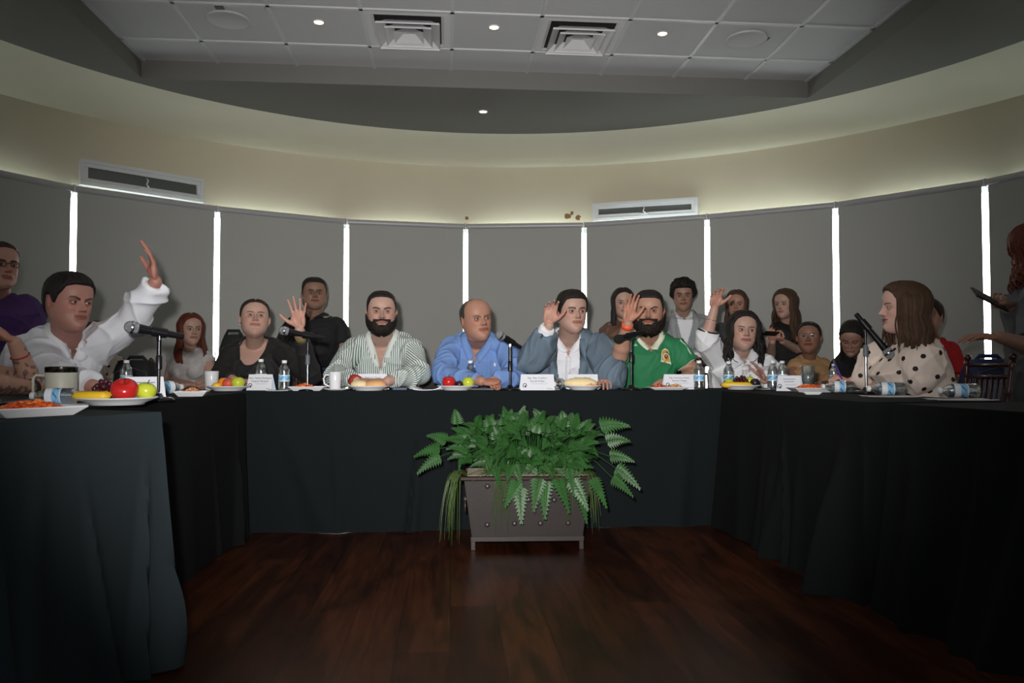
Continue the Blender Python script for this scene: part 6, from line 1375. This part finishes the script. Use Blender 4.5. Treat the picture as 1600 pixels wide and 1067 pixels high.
# tumbler with water
p = atz(1267, 611, TT_); p.y += .04; r = empty('drinking_glass', p, 0, 'tall clear glass of water behind the orange food', 'glass'); f = MB(); f.lathe([(.001, .004), (.030, 0), (.040, .138), (.038, .138), (.029, .008), (.001, .007)], 32); f.build('glass_wall', m_tumb, r, smooth=True); f = MB(); f.lathe([(.001, .009), (.0285, .010), (.0350, .098), (.001, .098)], 28); f.build('water', mat('cloudy_water', rgb(186, 196, 198), .1, trans=.25), r, smooth=True)
# name cards: folded paper tents with small print
m_ink = mat('grey_ink', rgb(70, 78, 92), .8); m_inkl = mat('light_print', rgb(150, 158, 170), .8)
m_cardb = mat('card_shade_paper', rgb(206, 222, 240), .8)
def textmesh(txt, size, m, parent, M_, name='printed_text'):
    cu = bpy.data.curves.new('t', 'FONT'); cu.body = txt; cu.size = size; cu.align_x = 'CENTER'; cu.extrude = .0002; o = bpy.data.objects.new('t', cu); COL.objects.link(o); dg = bpy.context.evaluated_depsgraph_get(); me = bpy.data.meshes.new_from_object(o.evaluated_get(dg)); bpy.data.objects.remove(o); me.materials.clear(); me.materials.append(m); me.name = name
    q = bpy.data.objects.new(name, me); COL.objects.link(q); q.parent = parent; q.matrix_local = M_; return q
def card(px, py, w, h, l1, l2, label, rot=0.0, back=.055, emblem=True):
    p = atz(px, py, TT_); r = empty('name_card', p, rot, label, 'name card', 'folded white name cards'); t = .0009; f = MB()
    f.add([(-w / 2, 0, 0), (w / 2, 0, 0), (w / 2 - .004, back / 2, h), (-w / 2 + .004, back / 2, h), (-w / 2, t, 0), (w / 2, t, 0), (w / 2 - .004, back / 2 + t, h), (-w / 2 + .004, back / 2 + t, h)], [(0, 1, 2, 3), (5, 4, 7, 6), (0, 4, 5, 1), (0, 3, 7, 4), (1, 5, 6, 2)]); f.build('front_panel', m_paper, r)
    f = MB(); f.add([(-w / 2 - .006, back + t, 0), (w / 2 + .006, back + t, 0), (w / 2 - .004, back / 2 + t, h), (-w / 2 + .004, back / 2 + t, h), (-w / 2 - .006, back, 0), (w / 2 + .006, back, 0), (w / 2 - .004, back / 2, h - .0004), (-w / 2 + .004, back / 2, h - .0004)], [(1, 0, 3, 2), (4, 5, 6, 7), (0, 1, 5, 4), (0, 4, 7, 3), (1, 2, 6, 5)]); f.build('back_panel', m_cardb, r)
    tl = math.atan2(h, back / 2); Lf = math.hypot(h, back / 2)
    def M_(u, v): return Matrix.Translation((u * w, math.cos(tl) * v * Lf - .0012, math.sin(tl) * v * Lf)) @ Matrix.Rotation(tl, 4, 'X')
    if l1: textmesh(l1, h * .155, m_ink, r, M_(.0, .72)); textmesh(l2, h * .155, m_ink, r, M_(.0, .53))
    f = MB()
    for u, v, ww, hh in ((.06, .43, .5, .012), (.06, .38, .42, .012), (.35, .09, .16, .03), (-.02, .14, .8, .006)) + (() if l1 else ((.0, .74, .5, .05), (.0, .58, .42, .05))): f.add([(x * w, z * h, 0) for x, z in ((u - ww / 2, 0), (u + ww / 2, 0), (u + ww / 2, hh), (u - ww / 2, hh))], [(0, 1, 2, 3)]); f.v[-4:] = [(q[0], q[1] + v * Lf, 0) for q in f.v[-4:]]
    o = f.build('fine_print', m_inkl, r, merge=False); o.matrix_local = Matrix.Translation((0, 0, 0)) @ M_(0, 0)
    if emblem: f = MB(); f.tube([(.011 * math.cos(a), .014 * math.sin(a), 0) for a in [2 * PI * k / 8 for k in range(6)]], .0022, 6); f.ell((.003, -.004, 0), (.006, .007, .001), nu=10, nv=6); o = f.build('printed_emblem', m_ink, r); o.matrix_local = M_(-.37, .28)
card(405, 610.5, .145, .090, 'Mtra. Valeria Rodriguez', 'Vazquez Marquez', 'folded white name card in front of the woman in the black top', -.05)
card(578, 613, .195, .092, 'Dip. Roberto Arturo', 'Medina Espino', 'folded white name card behind the bread in front of the striped shirt', 0)
card(840, 612, .195, .090, 'Dip. Aldo Trujillero', 'Estrada Roldan', 'folded white name card between the bald man and the blazer', .03)
card(911, 611.5, .185, .088, 'Dip. Jose Alfredo', 'Torres Huitron', 'folded white name card behind the long bread roll', 0)
card(1062, 610.5, .185, .088, 'Dip. Francisco Adrian', 'Sanchez Villegas', 'folded white name card in front of the man in the green jersey', -.03)
card(1232, 611, .13, .085, '', '', 'folded white name card turned away beside the water glass', -.55)
card(229, 627, .15, .095, '', '', 'folded white name card standing behind the near fruit plate', .75)
# papers and napkins
def sheetpaper(px, py, w, d, rot, label, name='paper_sheet', cat='paper', n=1, curl=.004, m=None):
    p = atz(px, py, TT_); r = MB(); k = 8
    for q in range(n):
        a = rot + q * .05; c, s = math.cos(a), math.sin(a); V = []
        for i in range(k + 1):
            for j in range(k + 1):
                x = (i / k - .5) * w; y = (j / k - .5) * d; z = .0006 + q * .0012 + curl * abs((i / k - .5) * 2) ** 3 * (.5 + .5 * math.sin(q + j)); V.append((x * c - y * s, x * s + y * c, z))
        r.add(V, [(i * (k + 1) + j, (i + 1) * (k + 1) + j, (i + 1) * (k + 1) + j + 1, i * (k + 1) + j + 1) for i in range(k) for j in range(k)])
    o = r.build(name, m or m_paper, None, merge=False, smooth=True); o.location = p; so = o.modifiers.new('s', 'SOLIDIFY'); so.thickness = .0007; tag(o, label, cat)
m_nap = mat('white_napkin', rgb(214, 210, 214), .9, bump=.3, bscale=200)
sheetpaper(1500, 624.5, .235, .15, -.1, 'folded white napkin under the tipped bottle nearest the right edge', 'napkin', 'napkin', 2, .003, m_nap); sheetpaper(1390, 619.5, .225, .14, -.12, 'folded white napkin under the tipped bottle before the polka dots', 'napkin', 'napkin', 2, .003, m_nap)
sheetpaper(112, 632, .22, .15, .5, 'white paper under the bottle by the cream travel mug'); sheetpaper(436, 609, .12, .12, .1, 'loose paper beside the first name card', n=2); sheetpaper(668, 608.5, .17, .12, -.15, 'curled stack of printed papers left of the bald man', n=4, curl=.022)
sheetpaper(785, 608, .24, .14, .05, 'open papers under the hands of the bald man', n=3, curl=.006); sheetpaper(168, 607, .22, .16, .4, 'white paper under the resting arm of the white dress shirt', n=2, curl=.01); sheetpaper(1195, 608, .09, .10, 0, 'small white paper by the open hand of the white blouse woman'); sheetpaper(855, 609.5, .14, .1, 0, 'white paper behind the middle name card')
o = phone(F_(752, .06, TT_ + .008), (0, 0, -1), (0, 1, 0), .15, .07, .009, 'dark phone lying on the papers before the bald man')
for q in [x for x in bpy.data.objects if x.name.startswith('smartphone')]: q['group'] = 'dark phones'
p = atz(626, 608, TT_); r = empty('wallet', p, .05, 'dark navy wallet lying beside the bread plate', 'wallet'); f = MB(); f.box((0, 0, .008), (.085, .09, .016)); f.build('cover', mat('navy_leather', rgb(34, 42, 74), .5), r, bevel=.005); f = MB(); f.box((0, -.0455, .012), (.075, .002, .005)); f.build('edge_fold', mat('navy_leather_edge', rgb(60, 70, 110), .5), r)
# ------------------------------------------------------------------ microphones on stands
m_mk = mat('black_mic_body', rgb(26, 26, 30), .28, metal=.3); m_grl = mat('silver_grille', rgb(168, 170, 176), .35, metal=.6, var=.35, scale=900, bump=.6, bscale=900); m_pole = mat('black_pole', rgb(34, 34, 38), .22, metal=.6); m_clu = mat('grey_clutch', rgb(96, 104, 112), .5); m_crp = mat('chrome_rod', rgb(150, 152, 156), .15, metal=1); m_foam = mat('black_foam', rgb(20, 20, 22), .95, bump=.5, bscale=400)
def mic(base, hold, headp, tail, label, base_r=.075, clutch=None, grl=m_grl, cl_c=m_clu, scale=1.0, upper=.0085, basebox=False):
    B0 = Vector((hold.x, hold.y, TT_)); r = empty('microphone_stand', B0, 0, 'black desk stand ' + label, 'microphone stand', 'microphone stands on the tables'); rel = lambda v: v - B0
    f = MB(); f.lathe([(.001, 0), (base_r, 0), (base_r, .006), (base_r * .8, .013), (.02, .016), (.012, .03), (.001, .03)], 36); f.build('base', m_pole, r, smooth=True)
    zt = hold.z - .028; zc = clutch or lerp(TT_, zt, .62)
    f = MB(); f.tube([(0, 0, .015), (0, 0, zc - TT_)], .0062, 12); f.build('lower_rod', m_crp if cl_c is m_clu else m_pole, r, auto=40); f = MB(); f.tube([(0, 0, zc - TT_), (0, 0, zt - TT_)], upper * .75, 12); f.build('upper_rod', m_pole, r, auto=40)
    f = MB(); f.lathe([(.009, -.03), (.0125, -.026), (.0125, .02), (.010, .028), (.006, .03)], 20, Matrix.Translation((0, 0, zc - TT_))); f.build('clutch', cl_c, r, auto=40)
    ax = (headp - tail).normalized(); f = MB(); f.box(rel(hold) - Vector((0, 0, .020)), (.016, .022, .03)); f.build('swivel_joint', m_pole, r, bevel=.003)
    up = ax.cross(Vector((0, 1, 0))).normalized(); f = MB(); f.tube([rel(hold) - ax * .028, rel(hold) + ax * .028], [.019, .0205], 18); f.build('clip', m_mk, r, auto=50)
    q = empty('microphone', hold, 0, label[0].upper() + label[1:] if False else 'microphone ' + label, 'microphone', 'handheld microphones in the stands'); f = MB(); M_ = ax.to_track_quat('Z', 'Y').to_matrix().to_4x4(); L_ = (headp - tail).length; h0 = (headp - hold).length; M2 = Matrix.Translation(ax * 0) @ M_
    f.lathe([(.001, h0 - L_), (.0115, h0 - L_), (.0125, h0 - L_ + .006), (.0150, h0 - .10), (.0185, h0 - .052), (.0195, h0 - .045)], 24, M2, cap=False); f.build('mic_body', m_mk, q, smooth=True)
    f = MB(); f.lathe([(.0195, h0 - .047), (.0230, h0 - .042), (.0240, h0 - .028), (.0240, h0 - .022), (.0225, h0 - .010), (.016, h0 - .001), (.008, h0 + .003), (.001, h0 + .004)], 28, M2, cap=False); f.build('grille', grl, q, smooth=True)
    f = MB(); f.lathe([(.0245, h0 - .030), (.0252, h0 - .028), (.0252, h0 - .022), (.0245, h0 - .020)], 28, M2, cap=False); f.build('grille_ring', grl if grl is m_foam else m_metal, q, smooth=True)
mic(None, at(249, 519, 3.08), at(196, 506, 3.02), at(287, 522.5, 3.14), 'pointing at the man in the white dress shirt', .06, cl_c=m_mk, clutch=.915, upper=.012)
mic(None, at(481, 524, 4.35), at(437, 513, 4.30), at(508, 527, 4.40), 'with a grey grille beside the woman in the black top', .06, clutch=at(478, 562, 4.35).z)
mic(None, at(797, 533, 4.42), at(776, 521, 4.38), at(813, 543, 4.46), 'pointing at the bald man', .06, cl_c=m_mk, clutch=at(797, 572, 4.42).z, upper=.013)
mic(None, at(986, 524, 4.45), at(960, 531, 4.40), at(1004, 519, 4.50), 'black all over in front of the man in green', .06, grl=m_foam, cl_c=m_mk, clutch=at(986, 558, 4.45).z)
mic(None, at(1352, 508, 3.95), at(1398, 554, 3.92), at(1342, 487, 4.0), 'tilted down with its tail up beside the polka dots', .085, clutch=at(1349, 548, 3.95).z)
# purple pen
a, b = at(1303.5, 566, 4.17), at(1316, 594, 4.19); c = (a + b) / 2; r = empty('pen', c, 0, 'purple pen held upright by the woman in polka dots', 'pen'); f = MB(); f.tube([a - c, b - c], [.0045, .0055], 12); f.build('barrel', mat('purple_plastic', rgb(92, 64, 170), .35), r, auto=40); f = MB(); f.tube([a - c, a - c + (a - b).normalized() * .012], [.0052, .003], 10); f.build('pen_top', m_metal, r)
# ------------------------------------------------------------------ chairs
m_mah = mat('dark_mahogany_lacquer', rgb(66, 26, 24), .2, var=.25, scale=12, coat=.5); m_cush = mat('black_cushion', rgb(30, 28, 30), .9)
def chair_mesh():
    r = empty('banquet_chair', (0, 0, 0)); f = MB(); f.box((0, 0, .415), (.40, .40, .025)); f.build('seat', m_mah, r, bevel=.008); f = MB(); f.box((0, 0, .436), (.38, .38, .026)); f.build('cushion', m_cush, r, bevel=.012)
    def turned(a, b, R): a, b = Vector(a), Vector(b); k = 22; return [a.lerp(b, i / k) for i in range(k + 1)], [R * (1 + (.35 if i % 6 == 3 else 0)) for i in range(k + 1)]
    for s in (-1, 1):
        f = MB(); f.tube(*turned((s * .18, -.18, 0), (s * .18, -.18, .425), .012), 12); f.build('front_leg', m_mah, r, smooth=True)
        f = MB(); f.tube(*turned((s * .18, .21, 0), (s * .175, .19, .45), .012), 12); f.tube(*turned((s * .175, .19, .45), (s * .19, .25, .93), .013), 12); f.ell((s * .191, .252, .945), (.018, .018, .020)); f.build('rear_post', m_mah, r, smooth=True)
    f = MB()
    for a, b in [((-.18, -.18, z), (.18, -.18, z)) for z in (.16, .27)] + [((-.18, .2, z), (.18, .2, z)) for z in (.16, .27)] + [((s * .18, -.18, z), (s * .18, .2, z)) for s in (-1, 1) for z in (.19, .30)]: f = MB(); f.tube([a, b], .008, 8); f.build('stretcher', m_mah, r, smooth=True)
    for z, y in ((.905, .247), (.845, .239), (.55, .202)): f = MB(); f.tube([(-.185, y, z), (.185, y, z)], .0105, 10); f.build('back_rail', m_mah, r, smooth=True)
    for i in range(7): x = -.135 + .045 * i; f = MB(); f.tube([(x, .202, .55), (x, .239, .845)], .0085, 8); f.build('back_spindle', m_mah, r, smooth=True)
    return r
ch0 = chair_mesh(); chn = [0]
def chair(x, y, rz, label):
    o = ch0 if chn[0] == 0 else copy_tree(ch0); chn[0] += 1; o.location = (x, y, 0); o.rotation_euler = (0, 0, rz); tag(o, label, 'chair', 'turned dark mahogany banquet chairs')
chair(2.36, 3.12, math.radians(-66), 'empty dark mahogany banquet chair beside the woman in polka dots')
chair(2.24, 2.60, math.radians(-72), 'empty dark mahogany banquet chair cut off at the right edge')
def under(px, d, dy, rz, label, z=0): c = at(px, 600, d); chair(c.x, d + dy, rz, label)
hips = {o['label']: o.location for o in bpy.data.objects if o.name.startswith('person') and 'label' in o}
for lb, rz, tx in (('bearded man in a green and white', .02, 'banquet chair under the bearded man in stripes'), ('bald man', 0, 'banquet chair under the bald man'), ('man in a blue grey blazer', 0, 'banquet chair under the man in the blazer'), ('bearded man in a green football', 0, 'banquet chair under the man in green'), ('woman in a black scoop', .1, 'banquet chair under the woman in the black top'),
    ('dark haired woman in a white blouse', -.1, 'banquet chair under the woman in the white blouse'), ('brown haired woman in a cream', -1.45, 'banquet chair under the woman in polka dots'), ('man in a white dress shirt', .9, 'banquet chair under the man in the white dress shirt'), ('woman in clear framed', 0, 'banquet chair under the woman in clear glasses'),
    ('girl with long red', 0, 'banquet chair under the red haired girl'), ('person in a black jacket', -.2, 'banquet chair under the person in the black jacket'), ('person in a red top', -.3, 'banquet chair under the person in red'), ('person in a pale blouse with', .1, 'banquet chair under the person in the dotted blouse'), ('person with tattooed', 1.2, 'banquet chair under the tattooed person')):
    for k, v in hips.items():
        if k.startswith(lb): rz = FACING[k]; chair(v.x - .04 * math.sin(rz), v.y + .04 * math.cos(rz), rz, tx)
# ------------------------------------------------------------------ bags and the far seat
m_bag = mat('black_nylon', rgb(20, 20, 23), .75, bump=.1, bscale=60); m_zip = mat('zip_grey', rgb(70, 70, 74), .4)
def bag(c, w, d, h, label, m, name, taper=.86, cat='bag', extra=None, rz=0):
    r = empty(name, c, rz, label, cat); f = MB(); n = 10; vs = []; fs = []
    for i in range(n + 1):
        u = i / n; k = lerp(1, taper, u ** 1.5) * (1 - .18 * max(0, u - .85) / .15); q = 20
        for j in range(q): a = 2 * PI * j / q; ca, sa = math.cos(a), math.sin(a); vs.append((math.copysign(abs(ca) ** .45, ca) * w / 2 * k, math.copysign(abs(sa) ** .55, sa) * d / 2 * k, h * u))
    for i in range(n):
        for j in range(20): fs.append((i * 20 + j, i * 20 + (j + 1) % 20, (i + 1) * 20 + (j + 1) % 20, (i + 1) * 20 + j))
    fs += [tuple(range(19, -1, -1)), tuple(n * 20 + j for j in range(20))]; f.add(vs, fs); f.build('bag_body', m, r, smooth=True, bevel=.01)
    f = MB(); f.tube([(-w * .22, 0, h * .98), (-w * .15, 0, h * 1.06), (w * .15, 0, h * 1.06), (w * .22, 0, h * .98)], .012, 8); f.build('handle', m, r, smooth=True)
    f = MB(); f.tube([(-w * .38, -d * .47, h * .2), (-w * .36, -d * .45, h * .75), (0, -d * .43, h * .86), (w * .36, -d * .45, h * .75), (w * .38, -d * .47, h * .2)], .004, 6); f.build('zip', m_zip, r, smooth=True); return r
m_seat = mat('grey_upholstery', rgb(104, 108, 118), .9)
def sidetable(c, w, d, h, label):
    r = empty('side_table', (c.x, c.y, 0), 0, label, 'table'); f = MB(); f.box((0, 0, h - .015), (w, d, .03)); f.build('table_top', m_mah, r, bevel=.004)
    for sx_ in (-1, 1):
        for sy in (-1, 1): f = MB(); f.box((sx_ * (w / 2 - .03), sy * (d / 2 - .03), (h - .03) / 2), (.03, .03, h - .03)); f.build('leg', m_mah, r)
c = at(213, 600, 5.35); sidetable(c, .50, .34, .60, 'low dark side table carrying the black backpack'); bag(Vector((c.x, c.y, .601)), .30, .2, .34, 'large black backpack standing behind the raised white sleeve', m_bag, 'backpack', .84)
c = at(364, 600, 5.55); sidetable(c, .4, .34, .62, 'low dark side table carrying the rounded black bag'); bag(Vector((c.x, c.y, .621)), .26, .2, .50, 'rounded black bag showing behind the shoulder of the black top', m_bag, 'shoulder_bag', .55)
c = at(676, 600, 5.55); sidetable(c, .62, .34, .60, 'low dark side table carrying the black duffel with a red badge'); r = bag(Vector((c.x, c.y, .601)), .50, .24, .25, 'black duffel bag with a round red badge between striped and blue shirts', mat('charcoal_canvas', rgb(40, 38, 38), .85), 'duffel_bag', .95)
f = MB(); f.lathe([(.001, 0), (.030, 0), (.030, .003), (.001, .004)], 28, Matrix.Translation((-.09, -.120, .135)) @ Matrix.Rotation(PI / 2, 4, 'X')); f.build('round_badge', mat('red_badge', rgb(150, 60, 66), .6), r)
f = MB(); f.tube([(-.09 + .019 * math.cos(a), -.1245, .135 + .019 * math.sin(a)) for a in [2 * PI * k / 20 for k in range(20)]], .002, 6, closed=True); f.build('badge_ring', m_cream, r); textmesh('De', .03, m_inkl, r, Matrix.Translation((.06, -.1225, .12)) @ Matrix.Rotation(PI / 2, 4, 'X'))
c = at(1545, 600, 4.6); sidetable(c, .5, .36, .62, 'low dark side table behind the empty chair'); r = bag(Vector((c.x, c.y, .621)), .34, .24, .32, 'navy backpack with a pale blue panel behind the empty chair', mat('navy_nylon', rgb(24, 38, 82), .7), 'backpack', .7); f = MB(); f.box((-.06, -.118, .14), (.13, .012, .12)); f.build('front_panel', mat('pale_blue_nylon', rgb(110, 142, 184), .7), r, bevel=.004)
# grey armchair behind the bald man and the blazer
c = at(812, 600, 5.75); r = empty('armchair', (c.x, c.y, 0), 0, 'grey upholstered armchair back between the bald man and the blazer', 'armchair'); f = MB(); f.box((0, 0, .30), (.50, .5, .24)); f.build('seat', m_seat, r, bevel=.03); f = MB(); f.box((0, .22, .62), (.50, .12, .70)); f.build('backrest', m_seat, r, bevel=.03)
for s in (-1, 1): f = MB(); f.box((s * .27, 0, .42), (.08, .5, .32)); f.build('armrest', m_seat, r, bevel=.02)
for sx_ in (-1, 1):
    for sy in (-1, 1): f = MB(); f.box((sx_ * .2, sy * .2, .09), (.04, .04, .18)); f.build('leg', m_mah, r)
